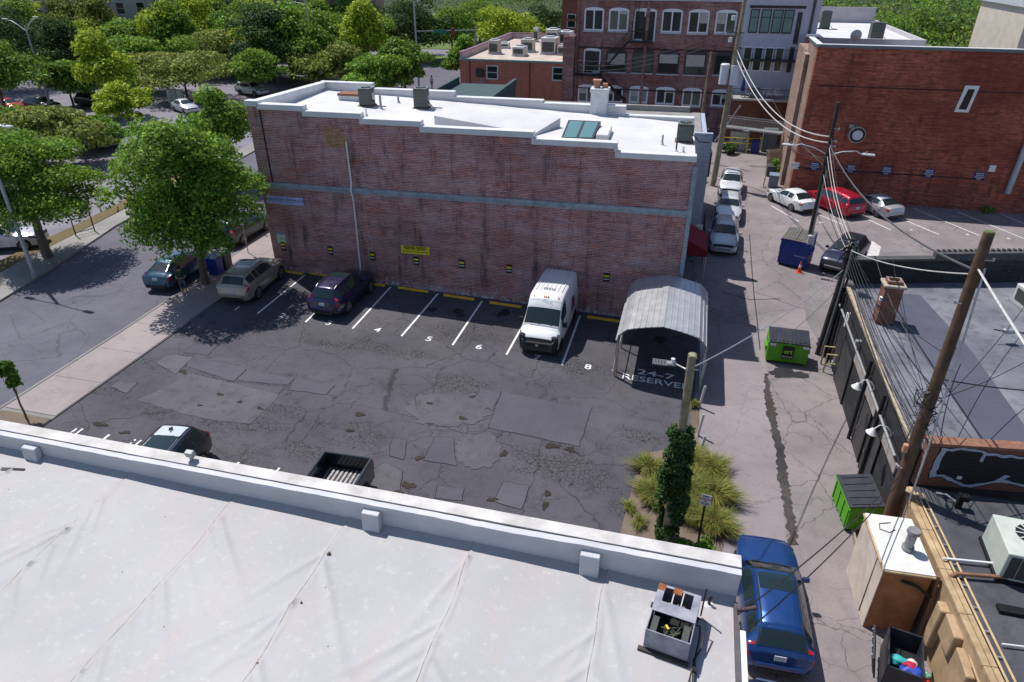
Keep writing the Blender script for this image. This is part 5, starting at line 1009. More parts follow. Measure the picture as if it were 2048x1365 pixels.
ol = math_(t, 'MULTIPLY', band(off(bot_, -.14), off(top_, .14)), math_(t, 'GREATER_THAN', math_(t, 'ADD', X_, dist), .17))
notch = math_(t, 'MULTIPLY', math_(t, 'LESS_THAN', math_(t, 'ABSOLUTE', math_(t, 'SUBTRACT', math_(t, 'ADD', X_, dist), 1.55)), .06), math_(t, 'GREATER_THAN', zt_, 1.05))
n2 = math_(t, 'MULTIPLY', math_(t, 'LESS_THAN', math_(t, 'ABSOLUTE', math_(t, 'SUBTRACT', math_(t, 'ADD', X_, math_(t, 'MULTIPLY', Z_, -.9)), 2.0)), .10), math_(t, 'LESS_THAN', zt_, .62))
col = mix(t, ol, base, (.02, .02, .022)); col = mix(t, wh, col, (.52, .57, .68)); col = mix(t, bk, col, (.016, .016, .018))
col = mix(t, math_(t, 'MULTIPLY', math_(t, 'MAXIMUM', notch, n2), wh), col, (.52, .57, .68))
L(t, mix(t, math_(t, 'MULTIPLY', noise(t, o_, 9, 4, .7), .25), col, (.05, .045, .045)), b.inputs['Base Color']); b.inputs['Roughness'].default_value = .8; GRAF = m
MB().box(-.1, 5.2, .028, .30, -.1, 1.62).build('backing', M('mortar', (.05, .048, .046), .9, .2, 6), GW)
cnt = 0; q = random.Random(2); rows = []
for r_ in range(21):
    for k in range(25):
        x0 = -.1+.212*k-(.106 if r_ % 2 else 0); x1 = x0+.2; x0 = max(x0, -.1); x1 = min(x1, 5.2)
        if x1-x0 > .04: rows.append((x0, x1, r_*.0775-.02))
stuffm = MB()
for i, (x0, x1, z0_) in enumerate(rows):
    p = q.uniform(-.006, .004); y0_ = p; mbx = MB().box(x0, x1, y0_, .0285, z0_, z0_+.066)
    if x0 < 2.6 and cnt < 290: mbx.build('brick', GRAF, GW, fixn=False); cnt += 1
    else: stuffm.add(mbx.v, mbx.f)
stuffm.build('brick_courses', GRAF, GW, fixn=False)['kind'] = 'stuff'
MB().box(-.16, 5.25, -.06, .36, 1.62, 1.72).build('wall_coping', M('brick_cap', (.24, .12, .08), .9, .3, 6), GW); MB().box(-.13, -.1, -.005, .3, -.1, 1.62).build('wall_end', BRK_CH, GW)
MB().box(1.05, 1.2, -.03, -.008, .34, .46).build('vent_plate', WHITE_M, GW)
# things on the tan building roof
P = Zp(2010, 1090, TBZ+.4); o = empty('rooftop_condenser', (10.75, 16.9, TBZ), R(-3), 'pale green packaged condenser with top fan grille', 'air conditioner')
PGR = M('pale_green_cabinet', (.50, .54, .49), .5, .1, 2)
MB().box(-.95, 1.2, -.75, .85, .1, 1.05).build('cabinet', PGR, o, bevel=.02); MB().box(-1.0, 1.25, -.8, .9, 0, .1).build('base_frame', BLACKM, o)
MB().box(-.85, 1.1, -.765, -.745, .2, .95).build('coil_panel', FINM, o)
for k in range(4): xx = -.6+.5*k; MB().box(xx-.01, xx+.01, -.775, -.76, .2, .95).build('coil_rib', STEEL, o)
fg = MB().cyl((-.1, .2, 1.05), (-.1, .2, 1.07), .44, .44, 24).build('fan_opening', BLACKM, o); m = MB(); m.cyl((-.1, .2, 1.07), (-.1, .2, 1.09), .15, .15, 16)
for k in range(12): a = 2*math.pi*k/12; m.bar((-.1+.14*math.cos(a), .2+.14*math.sin(a), 1.08), (-.1+.46*math.cos(a), .2+.46*math.sin(a), 1.08), .035, .02)
m.build('fan_guard', PGR, fg)
for k in range(2): MB().box(.35, .95, .35+.22*k, .53+.22*k, 1.05, 1.22).build('cinder_block', M('block_grey', (.16, .15, .15), .9, .2, 5), o)
MB().box(.05, .2, .3, .42, 1.05, 1.12).build('brick_piece', BRK_CH, o)
P = Zp(1915, 1015, TBZ); o = empty('roof_exhaust', (P[0], P[1], TBZ), 0, 'dark exhaust fitting on roof below the graffiti wall', 'vent'); MB().cyl((0,0,0), (0,0,.35), .1, .1, 10).obox((.05, 0, .42), (.3, .22, .18)).build('housing', BLACKM, o); MB().tube([(0,.1,.1), (-.3,.3,.2), (-.5,.5,.05)], .03, 6).build('hose', STEEL, o)
# ---- shed on the alley
SH = empty('shed', (7.45, 17.1, zg(8)), R(3), 'small tan shed with white flat roof and flue on the alley', 'shed')
STW = M('shed_plaster', (.60, .52, .44), .85, .15, 2); STO = M('shed_orange', (.46, .20, .08), .8, .25, 2.5)
hz_ = 1.3-zg(8)
MB().box(-.62, .66, -1.1, 1.1, 0, hz_-.1).build('wall', STO, SH); MB().box(-.645, -.622, -1.1, 1.1, 0, hz_-.12).build('alley_face', STW, SH)
MB().box(-.70, .70, -1.22, 1.15, hz_-.1, hz_-.02).build('roof_edge', BOARD, SH, bevel=.015); MB().box(-.66, .68, -1.17, 1.11, hz_-.02, hz_+.015).build('roof', M('shed_white', (.66, .65, .63), .7, .15, 2.5), SH)
fl = MB().cyl((.18, -.25, hz_), (.18, -.25, hz_+.62), .13, .13, 14).cyl((.18, -.25, hz_+.05), (.18, -.25, hz_+.14), .17, .17, 14).build('flue', M('flue_grey', (.28, .28, .30), .5, .2, 4, metal=.3), SH, smooth=True); MB().cyl((.18, -.25, hz_+.68), (.18, -.25, hz_+.78), .19, .17, 14).cyl((.18, -.25, hz_+.6), (.18, -.25, hz_+.7), .1, .1, 10).build('flue_cap', M('flue_grey', (.28, .28, .30)), fl, smooth=True)
MB().bar((-.65, -.55, hz_-.2), (-.66, -.6, .1), .02).build('face_seam', BLACKM, SH); MB().tube([(-.1, -1.12, hz_-.4), (.3, -1.2, hz_-.45), (.7, -1.3, hz_-.7)], .045, 8).build('vent_hose', BLACK, SH, smooth=True)
MB().tube([(.0, .8, hz_+.03), (-.35, .7, hz_+.03), (-.4, .45, hz_+.03), (-.15, .35, hz_+.03), (.05, .5, hz_+.03)], .012, 5).build('loose_wire', BLACK, SH)
P = G(1712, 1140); o = empty('bucket', (P[0]-.1, P[1]-.1, zg(8)), 0, 'small white bucket standing against the shed', 'bucket'); MB().tube([(0,0,0), (0,0,.38)], [.13, .17], 14, False).build('bucket_wall', M('bucket_white', (.6, .56, .5), .6, .15, 4), o, smooth=True); MB().cyl((0,0,.01), (0,0,.28), .13, .15, 14).build('contents', M('bucket_dirt', (.25, .13, .06), .9, .3, 5), o)
P = G(1712, 1075); o = empty('planter_box', (P[0]+.15, P[1], zg(8)), 0, 'weathered timber tray on the ground above the bucket', 'planter'); MB().box(-.25, .25, -.5, .5, 0, .06).build('bottom', DIRT, o)
for a in [(-.28,-.22,-.53,.53),(.22,.28,-.53,.53),(-.22,.22,-.53,-.47),(-.22,.22,.47,.53)]: MB().box(a[0],a[1],a[2],a[3],0,.2).build('side_board', M('grey_timber', (.28,.25,.21), .85, .25, 4), o)
# open black bin full of bags
o = empty('open_bin', (7.5, 14.55, zg(8)), R(-12), 'open black wheeled bin filled with bright bags, bottom right', 'bin'); 
for s_ in (-1, 1): MB().box(s_*.42-.02, s_*.42+.02, -.75, .55, .1, 1.05).build('side_wall', LIDB, o)
MB().box(-.42, .42, -.77, -.73, .1, 1.0).build('side_wall', LIDB, o); MB().box(-.42, .42, .53, .57, .1, 1.1).build('side_wall', LIDB, o); MB().box(-.4, .4, -.75, .55, .1, .5).build('bin_floor', BLACK, o)
ld = MB().obox((-.72, -.2, .75), (.05, 1.2, .75), rot(ry=-.25)).build('lid', LIDB, o)
for k in range(4): MB().obox((-.75, -.65+.3*k, .76), (.05, .05, .7), rot(ry=-.25)).build('lid_rib', GREYM, ld)
def bag(loc, sz, col, label, seed):
    q = np.random.RandomState(seed); b = bmesh.new(); bmesh.ops.create_icosphere(b, subdivisions=3, radius=1)
    fr = q.normal(0, 2.2, (6, 3)); ph = q.uniform(0, 6, 6)
    for v in b.verts:
        p = np.array(v.co); k = 1+.09*sum(math.sin(fr[i]@p*1.6+ph[i]) for i in range(6)); v.co = Vector(p*k*np.array(sz))
    me = bpy.data.meshes.new('rubbish_bag'); b.to_mesh(me); b.free(); me.shade_smooth(); me.materials.append(M('bag_%d' % seed, col, .45, .3, 5))
    ob = bpy.data.objects.new('rubbish_bag', me); COL.objects.link(ob); ob.location = loc; tag(ob, label, 'bag', 'bags in the open bin')
bz = zg(8)
bag((7.55, 13.98, bz+.82), (.30, .22, .16), (.03, .07, .42), 'royal blue bag in the open black bin', 1); bag((7.52, 14.08, bz+.98), (.14, .11, .07), (.5, .02, .07), 'red bundle on top of the blue bag', 2)
bag((7.32, 14.35, bz+.72), (.24, .16, .14), (.05, .45, .45), 'turquoise bag at the back of the open bin', 3); bag((7.66, 14.33, bz+.78), (.12, .12, .1), (.65, .66, .62), 'crumpled white bag in the open bin', 4); bag((7.88, 13.95, bz+.9), (.15, .1, .07), (.25, .5, .38), 'mint green bag at the bin right edge', 5); bag((7.86, 13.82, bz+.8), (.14, .1, .06), (.55, .05, .02), 'orange-red bag under the mint bag', 6)

# ------------------------------------------------------------------ big dark red brick building behind the alley lot
BRK_R = brickmat('brick_dark_red', (.66, .17, .09), (.42, .11, .075), (.38, .21, .15), soot=.7, seed=12, bh=.085, patch=1., hstreak=.85)
BRK_W = brickmat('brick_worn', (.34, .20, .14), (.26, .15, .11), (.34, .28, .24), film=(.42, .35, .30), film_amt=.6, soot=.6, seed=14)
RB = empty('brick_warehouse', (8.55, 60.0, -1.22), 0, 'large dark red brick warehouse wall behind the angled parking', 'building'); RH = 11.62
MB().box(0, 24, .001, .5, 0, RH).build('front_wall', BRK_R, RB); MB().box(-.02, .5, .5, 5.2, 0, RH-.02).build('alley_wall', BRK_W, RB); MB().box(-.35, -.02, 3.4, 5.2, 0, RH-.9).build('alley_pier', BRK_W, RB); MB().box(.5, 24, 5.2, 16, 0, RH-1.3).build('rear_wing', BRK_W, RB)
CAPB = M('dark_metal_coping', (.14, .17, .20), .5, .15, 3); MB().box(-.08, 24, -.08, .42, RH, RH+.2).box(-.08, .42, .42, 5.3, RH, RH+.2).build('coping', CAPB, RB, bevel=.01); MB().box(-.12, 24, -.10, .3, RH+.2, RH+.24).box(-.12, .3, .3, 5.35, RH+.2, RH+.24).build('coping_cap', WHITE_M, RB)
MB().box(.5, 24, .5, 5.2, 8, RH-1.2).build('roof', M('grey_roof', (.26, .25, .25), .9, .2, 1), RB)
MB().box(.6, 24, -.045, -.002, RH-2.75, RH-2.68).build('ledge_line', M('soot_brick', (.05, .03, .028), .9, .3, 4), RB); MB().box(.3, 14, -.05, -.002, 2.45, 2.53).build('ledge_line', M('soot_brick', (.05, .03, .028)), RB)
def rbl(x, y): P = Yp(x, y, 60.0); return P[0]-8.55, P[2]+1.22
x0, z0 = rbl(1908, 224); x1, z1 = rbl(1955, 172); sk_ = .55
wn = MB().add([(x0, -.06, z0), (x0+.95, -.06, z0), (x0+.95+sk_*.4, -.06, z1), (x0+sk_*.4, -.06, z1), (x0, 0, z0), (x0+.95, 0, z0), (x0+.95+sk_*.4, 0, z1), (x0+sk_*.4, 0, z1)], [(0,1,2,3),(0,4,5,1),(1,5,6,2),(2,6,7,3),(3,7,4,0)]).build('window', WHITE_M, RB)
MB().add([(x0+.22, -.07, z0+.2), (x0+.76, -.07, z0+.2), (x0+.70+sk_*.4, -.07, z1-.25), (x0+.25+sk_*.4, -.07, z1-.25)], [(0,1,2,3)]).build('pane', GLASS, wn)
x0, z0 = rbl(1712, 268); o = MB().cyl((x0, -.5, z0), (x0, 0, z0), .62, .62, 24).build('exhaust_hood', STEEL, RB, smooth=True); MB().cyl((x0+.02, -.53, z0), (x0+.02, -.49, z0), .56, .56, 24).build('hood_ring', BLACK, o); MB().cyl((x0+.02, -.56, z0), (x0+.02, -.52, z0), .38, .38, 24).build('fan_disc', M('white_disc', (.6,.62,.68), .5, .1, 3), o); MB().obox((x0-.5, -.2, z0+.6), (.35, .3, .3)).build('motor_box', GREYM, o)
pa = rbl(2050, 275); pb = rbl(2012, 385); MB().tube([(pa[0]+.5, -.25, pa[1]+4), (pa[0]+.2, -.25, pa[1]), (pb[0], -.25, pb[1])], .22, 12).build('duct', M('duct_grey', (.40, .45, .50), .4, .1, 2, metal=.3), RB, smooth=True)
BLUES = M('sign_blue', (.02, .05, .20), .5, .1, 3)
for (x, y), lb in zip([(1629, 333), (1702, 338), (1773, 342), (1858, 347), (1959, 353)], ['behind the tarred pole', 'above the red minivan', 'above the silver sedan', 'above the first empty angled stall', 'farthest right above the empty stalls']):
    P = Yp(x, y, 59.95); o = empty('wall_sign', (P[0], 59.97, P[2]), 0, 'small blue parking sign on red brick wall '+lb, 'sign', 'blue signs on the brick warehouse'); MB().box(-.36, .36, -.02, .02, -.32, .32).build('sign_panel', BLUES, o, bevel=.005)
    for k, s_ in enumerate(('RESERVED', 'PARKING', 'TOW AWAY', 'ZONE')): text('lettering', s_, .125, WHITE_PAINT, o, (0, -.025, .2-.14*k), rx=math.pi/2, bold=.003)
P = Yp(1590, 332, 59.9); o = empty('wall_sign', (P[0], 59.97, P[2]), .15, 'small white notice with red print left of the blue signs', 'sign'); MB().box(-.36, .36, -.02, .02, -.28, .28).build('sign_panel', WHITE_PAINT, o); text('lettering', 'TOW ZONE', .13, REDI, o, (0, -.025, .05), rx=math.pi/2)
P = Yp(1985, 338, 59.9); o = empty('wall_sign', (P[0], 59.97, P[2]), 0, 'small white box beside the rightmost blue sign', 'sign'); MB().box(-.22, .22, -.05, .02, -.25, .25).build('sign_panel', WHITE_M, o, bevel=.01)
# ------------------------------------------------------------------ three-storey brick block, far
FY_ = 82.0
BRK_3 = brickmat('brick_three_storey', (.46, .16, .12), (.28, .10, .09), (.50, .40, .38), film=(.48, .40, .40), film_amt=.45, soot=.7, seed=17, patch=.9, hstreak=.5)
T3 = empty('brick_block', (-13.75, FY_, -1.2), 0, 'three-storey dark brick block with white arched windows and fire escape', 'building')
MB().box(0, 17.3, .4, 14, 0, 13.45).build('wall', BRK_3, T3)
def fl3(x, y): P = Yp(x, y, FY_); return P[0]+13.75, P[2]+1.2
CAP3 = M('pale_coping', (.45, .48, .52), .7, .15, 3); MB().box(-.1, 17.4, .1, .8, 13.45, 13.75).build('coping', CAP3, T3); MB().box(0, 17.3, .28, .399, 8.6, 8.72).box(0, 17.3, .28, .399, 4.3, 4.42).build('belt_course', M('soot_brick', (.05,.03,.028)), T3)
m = MB()
for xx in (0.0, 7.6, 17.0): m.box(xx, xx+.3, .2, .399, 0, 13.4)
m.build('pier', BRK_3, T3)
WF = M('window_white', (.74, .76, .82), .6, .08, 3)
def arch(w_, h_, rise, n=10): return [(-w_/2, 0), (w_/2, 0)]+[(w_/2*math.cos(a), h_-rise+rise*math.sin(a)) for a in np.linspace(0, math.pi, n)]
def awin(par, x, z, w_, h_, y=.4, frame=WF, glass=GLASS, rise=.28, panes=2, name='window', dark=False):
    fr = MB().prism([(x+p, z+q) for p, q in arch(w_, h_, rise)], y-.09, y+.02, 'y').build(name, frame, par)
    pw = (w_-.16*(panes+1))/panes
    for k in range(panes):
        x0 = x-w_/2+.16+(pw+.16)*k; MB().box(x0, x0+pw, y-.105, y-.092, z+.16, z+h_-rise-.05).build('pane', glass, fr)
    for k in range(panes):
        if wq.random() < .45:
            x0 = x-w_/2+.16+(pw+.16)*k; zt_ = z+h_-rise-.05; MB().box(x0+.02, x0+pw-.02, y-.112, y-.106, zt_-(h_-rise)*wq.uniform(.15, .6), zt_-.02).build('blind', BLIND, fr)
    MB().box(x-w_/2-.08, x+w_/2+.08, y-.16, y-.001, z-.14, z-.01).build('sill', CAP3, fr)
    return fr
gl = [GLASS, glassmat('pane_green', (.03, .06, .05), .08), GLASS, glassmat('pane_teal', (.10, .22, .22), .1)]; BLIND = M('roller_blind', (.42, .41, .38), .8, .08, 3); wq = random.Random(6)
for i, (xc, yb, yt) in enumerate([(1186, 62, 15), (1235, 63, 16), (1341, 66, 18), (1394, 68, 19), (1449, 68, 20)]):
    x, z = fl3(xc, yb); _, zt = fl3(xc, yt); awin(T3, x, z, 2.15, zt-z, glass=gl[i % 3])
for i, (xc, yb, yt) in enumerate([(1172, 206, 170), (1225, 206, 172), (1275, 207, 173), (1328, 210, 175), (1381, 214, 177), (1440, 214, 180)]):
    x, z = fl3(xc, yb); _, zt = fl3(xc, yt); awin(T3, x, z, 2.1, zt-z, glass=gl[(i+1) % 4])
DKW = M('dark_window_frame', (.05, .045, .05), .6, .2, 3)
for i, (xc, yb, yt) in enumerate([(1230, 145, 98), (1283, 147, 98), (1334, 149, 100), (1387, 151, 101), (1447, 151, 103)]):
    x, z = fl3(xc, yb); _, zt = fl3(xc, yt); awin(T3, x, z, 2.3, zt-z, frame=DKW, glass=gl[i % 2], panes=1, rise=.45)
x, z = fl3(1181, 146); _, zt = fl3(1181, 97); d_ = awin(T3, x+.05, z, 1.9, zt-z, panes=2); MB().box(x-.75, x+.15, .24, .29, z, zt-.3).build('door', M('door_dark', (.03,.03,.035), .5), d_)
x, z = fl3(1286, 82); _, zt = fl3(1286, 17); d_ = awin(T3, x, z, 2.4, zt-z, panes=2); MB().box(x-.1, x+1.0, .24, .29, z, zt-.8).build('door', M('door_dark', (.03,.03,.035)), d_)
# fire escape
FE = empty('fire_escape', (-13.75, FY_, -1.2), 0, 'black iron fire escape zigzagging down the three-storey block', 'fire escape')
pa = fl3(1258, 82); pb = fl3(1306, 84); pc = fl3(1150, 147); pd = fl3(1193, 147); pe = fl3(1252, 200)
for (a, b_, z) in [(pa[0], pb[0], pa[1]), (pc[0], pd[0]+.6, pc[1])]:
    MB().box(a, b_, -1.2, .25, z-.1, z).build('platform', BLACKM, FE)
    m = MB(); m.bar((a, -1.2, z+1.05), (b_, -1.2, z+1.05), .06).bar((a, -1.2, z+.55), (b_, -1.2, z+.55), .04)
    for k in range(int((b_-a)/.25)+1): m.bar((a+.25*k, -1.2, z), (a+.25*k, -1.2, z+1.05), .03)
    m.build('railing', BLACKM, FE)
for (x0, z0), (x1, z1) in [((pd[0]+.4, pd[1]), (pa[0], pa[1])), ((pd[0]+.2, pd[1]), (pe[0], pe[1]))]:
    for yy in (-1.15, -.45):
        MB().bar((x0, yy, z0), (x1, yy, z1), .06, .24).build('stringer', BLACKM, FE); MB().bar((x0, yy, z0+1), (x1, yy, z1+1), .05).build('handrail', BLACKM, FE)
    m = MB()
    for k in range(17): s_ = (k+.5)/17; x = x0+(x1-x0)*s_; z = z0+(z1-z0)*s_; m.box(x-.13, x+.13, -1.15, -.45, z, z+.03); m.bar((x, -1.15, z), (x, -1.15, z+1), .02)
    m.build('tread', BLACKM, FE)
lx = fl3(1277, 30)[0]; m = MB()
for s_ in (-.22, .22): m.bar((lx+s_-.4, .1, pa[1]), (lx+s_-.1, .15, 14.2), .05)
for k in range(14): z = pa[1]+.4*k+.2; m.bar((lx-.62+.05*k*.4, .12, z), (lx-.18+.05*k*.4, .12, z), .035)
m.build('ladder', BLACKM, FE)
# ---- two-storey red brick building left of it
BRK_2 = brickmat('brick_red_plain', (.46, .15, .09), (.36, .115, .08), (.36, .20, .15), soot=.25, seed=19)
R2 = empty('brick_building', (-27.4, 82.0, -.6), 0, 'plain red brick building with cluttered tan roof left of the tall block', 'building')
MB().box(0, 13.4, 0, 24, 0, 6.3).build('wall', BRK_2, R2); MB().box(.3, 13.1, .3, 23.7, 6.3, 6.42).build('roof', M('tan_roof', (.50, .42, .36), .8, .2, .8), R2)
MB().box(-.06, 13.4, -.06, .3, 6.3, 6.5).build('coping', M('teal_gutter', (.14, .22, .22), .6, .2, 3), R2); MB().box(-.06, .3, .3, 24, 6.3, 7.1).box(.3, 13.4, 23.7, 24, 6.3, 7.1).build('parapet', M('tan_parapet', (.50, .40, .40), .8, .15, 2), R2); MB().box(-.1, .36, -.1, 24.1, 7.1, 7.2).box(.36, 13.4, 23.6, 24.1, 7.1, 7.2).build('coping', M('maroon_coping', (.20, .09, .15), .6, .1, 2), R2)
MB().box(12.3, 13.6, -.15, .5, 0, 9.2).build('chimney_breast', BRK_3, R2)
for xx in (1.15, 8.4): MB().box(xx, xx+.12, -.08, -.002, 0, 6.3).build('downpipe', M('maroon_pipe', (.12, .03, .03), .6), R2)
MB().tube([(2.6, -.1, 5.4), (2.6, -.1, 0)], .06, 8).tube([(2.85, -.1, 5.2), (2.85, -.1, 0)], .06, 8).build('conduit', GREYM, R2); MB().obox((2.5, -.2, 5.0), (.9, .3, .9)).build('cable_bundle', BLACK, R2)
for xc, yt, yb in [(985, 131, 159), (1116, 134, 162)]:
    P0 = Yp(xc, yb, 82); P1 = Yp(xc, yt, 82); x = P0[0]+27.4; z0, z1 = P0[2]+.6, P1[2]+.6
    wn = MB().box(x-.72, x+.72, -.07, .02, z0, z1).build('window', M('window_grey', (.45,.48,.47), .6, .1, 3), R2); MB().box(x-.58, x+.58, -.085, -.072, z0+.12, (z0+z1)/2-.04).build('pane', GLASS, wn); MB().box(x-.58, x+.58, -.085, -.072, (z0+z1)/2+.04, z1-.12).build('pane', GLASS, wn)
rb = random.Random(8); TANU = M('tan_unit', (.45, .42, .38), .6, .2, 2); WUN = M('white_unit', (.58, .58, .58), .6, .15, 2)
for i, (x_, y_, w_, h_, lb) in enumerate([(990, 108, 1.3, 1.6, 'white tapered exhaust at the left of the tan roof'), (1010, 97, 1.2, .7, 'small tilted dish-like vent on the tan roof'), (1040, 112, 1.5, 1.1, 'grey louvred unit in the middle of the tan roof'), (1056, 104, 1.6, 1.5, 'pair-sized tan duct unit mid roof'), (1100, 108, 1.9, 1.9, 'tall tan air handler at right of the tan roof'), (1106, 88, 1.7, 1.9, 'grey capped exhaust behind the tall air handler'), (1126, 110, 1.4, 1.1, 'teal-fronted unit beside the dark chimney'), (1132, 86, 1.8, 1.5, 'white tank-like unit near the tall block'), (1072, 84, .7, 1.8, 'slim exhaust stack at the rear of tan roof')]):
    P = Zp(x_, y_, 5.82); o = empty('rooftop_unit', (P[0], P[1], 5.82), rb.uniform(-.1, .1), lb, 'rooftop unit', 'equipment on the tan roof')
    MB().box(-w_/2, w_/2, -w_/2, w_/2, .15, h_).build('cabinet', (TANU, WUN, STEEL)[i % 3], o, bevel=.04); MB().box(-w_*.4, w_*.4, -w_/2-.02, -w_/2+.02, .3, h_*.75).build('louvre', FINM, o); MB().cyl((0,0,h_), (0,0,h_+.15), w_*.3, w_*.3, 14).build('fan_cowl', STEEL, o); MB().box(-w_*.55, w_*.55, -w_*.55, w_*.55, 0, .15).build('base', WUN, o)
# ---- grey stucco building with balconies
GS = M('grey_stucco', (.46, .48, .58), .85, .08, 1.5)
GB = empty('stucco_building', (3.65, 80.0, -1.22), 0, 'grey stucco building with dark framed windows and balcony deck', 'building')
MB().box(0, 7.3, 0, 14, 4.6, 14.2).build('wall', GS, GB); MB().box(0, 7.3, .2, 14, 0, 4.6).build('ground_floor_wall', brickmat('brick_rust', (.40, .16, .09), (.28, .11, .07), (.2, .14, .11), soot=.6, seed=23), GB)
def gbl(x, y): P = Yp(x, y, 80.0); return P[0]-3.65, P[2]+1.22
DFR = M('dark_frame2', (.03, .03, .038), .5, .1, 3)
x0, z0 = gbl(1494, 66); x1, z1 = gbl(1608, 18); MB().box(x0-.1, x1+.2, -.05, -.002, z1, z1+.25).build('lintel', DFR, GB)
for a, b_ in [(1494, 1514), (1516, 1538), (1539, 1561), (1561, 1583)]:
    xa, _ = gbl(a, 66); xb, _ = gbl(b_, 66); wn = MB().box(xa+.05, xb-.05, -.06, .02, z0, z1-.1).build('window', DFR, GB); zm = z0+(z1-z0)*.62
    MB().box(xa+.15, xb-.15, -.075, -.062, z0+.12, zm).build('pane', gl[3], wn); MB().box(xa+.15, xb-.15, -.075, -.062, zm+.07, z1-.2).build('pane', gl[3], wn)
xa, za = gbl(1585, 88); xb, zb = gbl(1606, 25); dr = MB().box(xa, xb, -.06, .02, za, zb).build('door', DFR, GB); MB().box(xa+.2, xb-.2, -.075, -.062, za+1.5, zb-1.0).build('pane', gl[3], dr)
MB().box(6.5, 6.75, -.1, -.002, 4.6, 14.2).build('downpipe', M('dark_downpipe', (.06,.065,.08), .5), GB)
x0, z0 = gbl(1485, 142); x1, z1 = gbl(1565, 95)
for a, b_ in [(1484, 1502), (1505, 1524), (1527, 1545), (1548, 1566)]:
    xa, _ = gbl(a, 120); xb, _ = gbl(b_, 120); wn = MB().box(xa, xb, -.06, .02, z0, z1).build('window', WF, GB); MB().box(xa+.12, xb-.12, -.075, -.062, z0+.12, z1-.12).build('pane', gl[1], wn)
xa, za = gbl(1572, 145); xb, zb = gbl(1590, 95); MB().box(xa, xb, -.05, .02, za, zb).build('door', DFR, GB)
def deck(z, y0_, x0, x1, name, fl, rail=BLACKM):
    MB().box(x0, x1, y0_, -.005, z-.18, z).build(name, fl, GB); m = MB(); m.bar((x0, y0_, z+1), (x1, y0_, z+1), .05)
    for k in range(int((x1-x0)/.16)+1): m.bar((x0+.16*k, y0_, z), (x0+.16*k, y0_, z+1), .018)
    for s_ in (x0, (x0+x1)/2, x1): m.bar((s_, y0_, z-.1), (s_, y0_, z+1.05), .07)
    m.build('railing', rail, GB)
deck(4.75, -2.6, .1, 6.4, 'deck', M('deck_boards', (.35, .33, .33), .8, .2, 3)); deck(8.35, -1.0, .2, 6.9, 'balcony', DFR)
for s_ in (.2, 3.2, 6.3): MB().box(s_-.06, s_+.06, -2.55, -2.43, 0, 4.57).build('deck_post', M('dark_post', (.05,.05,.055), .6), GB)
for i, (xx, col_, lb) in enumerate([(1.0, (.02, .05, .22), 'folded blue umbrella on the balcony deck'), (2.4, (.08, .2, .2), 'green planter box on the balcony deck'), (3.6, (.6, .6, .65), 'white sheeted chair on the balcony deck'), (4.6, (.62, .6, .6), 'pale box chair at the right of the balcony deck'), (1.8, (.5, .5, .5), 'low grey table on the balcony deck')]):
    o = empty('patio_chair' if i else 'patio_umbrella', (3.65+xx, 80-1.6, 4.75-1.22), .2*i, lb, 'umbrella' if i == 0 else 'patio furniture'); mt = M('patio_%d' % i, col_, .8, .1, 3)
    if i == 0: MB().tube([(0,0,.6), (0,0,2.4)], [.25,.06], 10).build('canopy', mt, o); MB().cyl((0,0,0), (0,0,.6), .04, .04, 8).build('stand', GREYM, o)
    else:
        MB().box(-.4, .4, -.35, .35, .35, .48).build('seat', mt, o); MB().box(-.4, .4, .28, .35, .48, .95).build('backrest', mt, o)
        for sx_ in (-.36, .36):
            for sy_ in (-.3, .3): MB().box(sx_-.03, sx_+.03, sy_-.03, sy_+.03, 0, .35).build('leg', GREYM, o)
# white railing catwalk over the yard
P = Yp(1445, 232, 76); Q = Yp(1570, 245, 74); CW = empty('catwalk', (0, 0, 0), 0, 'grey steel catwalk with railing across the head of the alley', 'catwalk'); za = P[2]-1.0
MB().bar((P[0], 76, za), (Q[0], 74, za), 1.1, .12).build('walkway', STEEL, CW); m = MB()
for yy in (-.5, .5):
    m.bar((P[0], 76+yy, za+1), (Q[0], 74+yy, za+1), .05)
    for k in range(34): s_ = k/33; m.bar((P[0]+(Q[0]-P[0])*s_, 76-2*s_+yy, za), (P[0]+(Q[0]-P[0])*s_, 76-2*s_+yy, za+1), .025)
m.build('railing', STEEL, CW); MB().bar((P[0]-.4, 76, za-1.6), (P[0]+1.6, 75.6, za+2.2), .12).build('brace', STEEL, CW); MB().bar((P[0]+2.8, 75.2, -1.2), (P[0]+2.8, 75.2, za), .12).bar((P[0]+.3, 75.9, -1.2), (P[0]+.3, 75.9, za), .12).build('support_post', STEEL, CW)
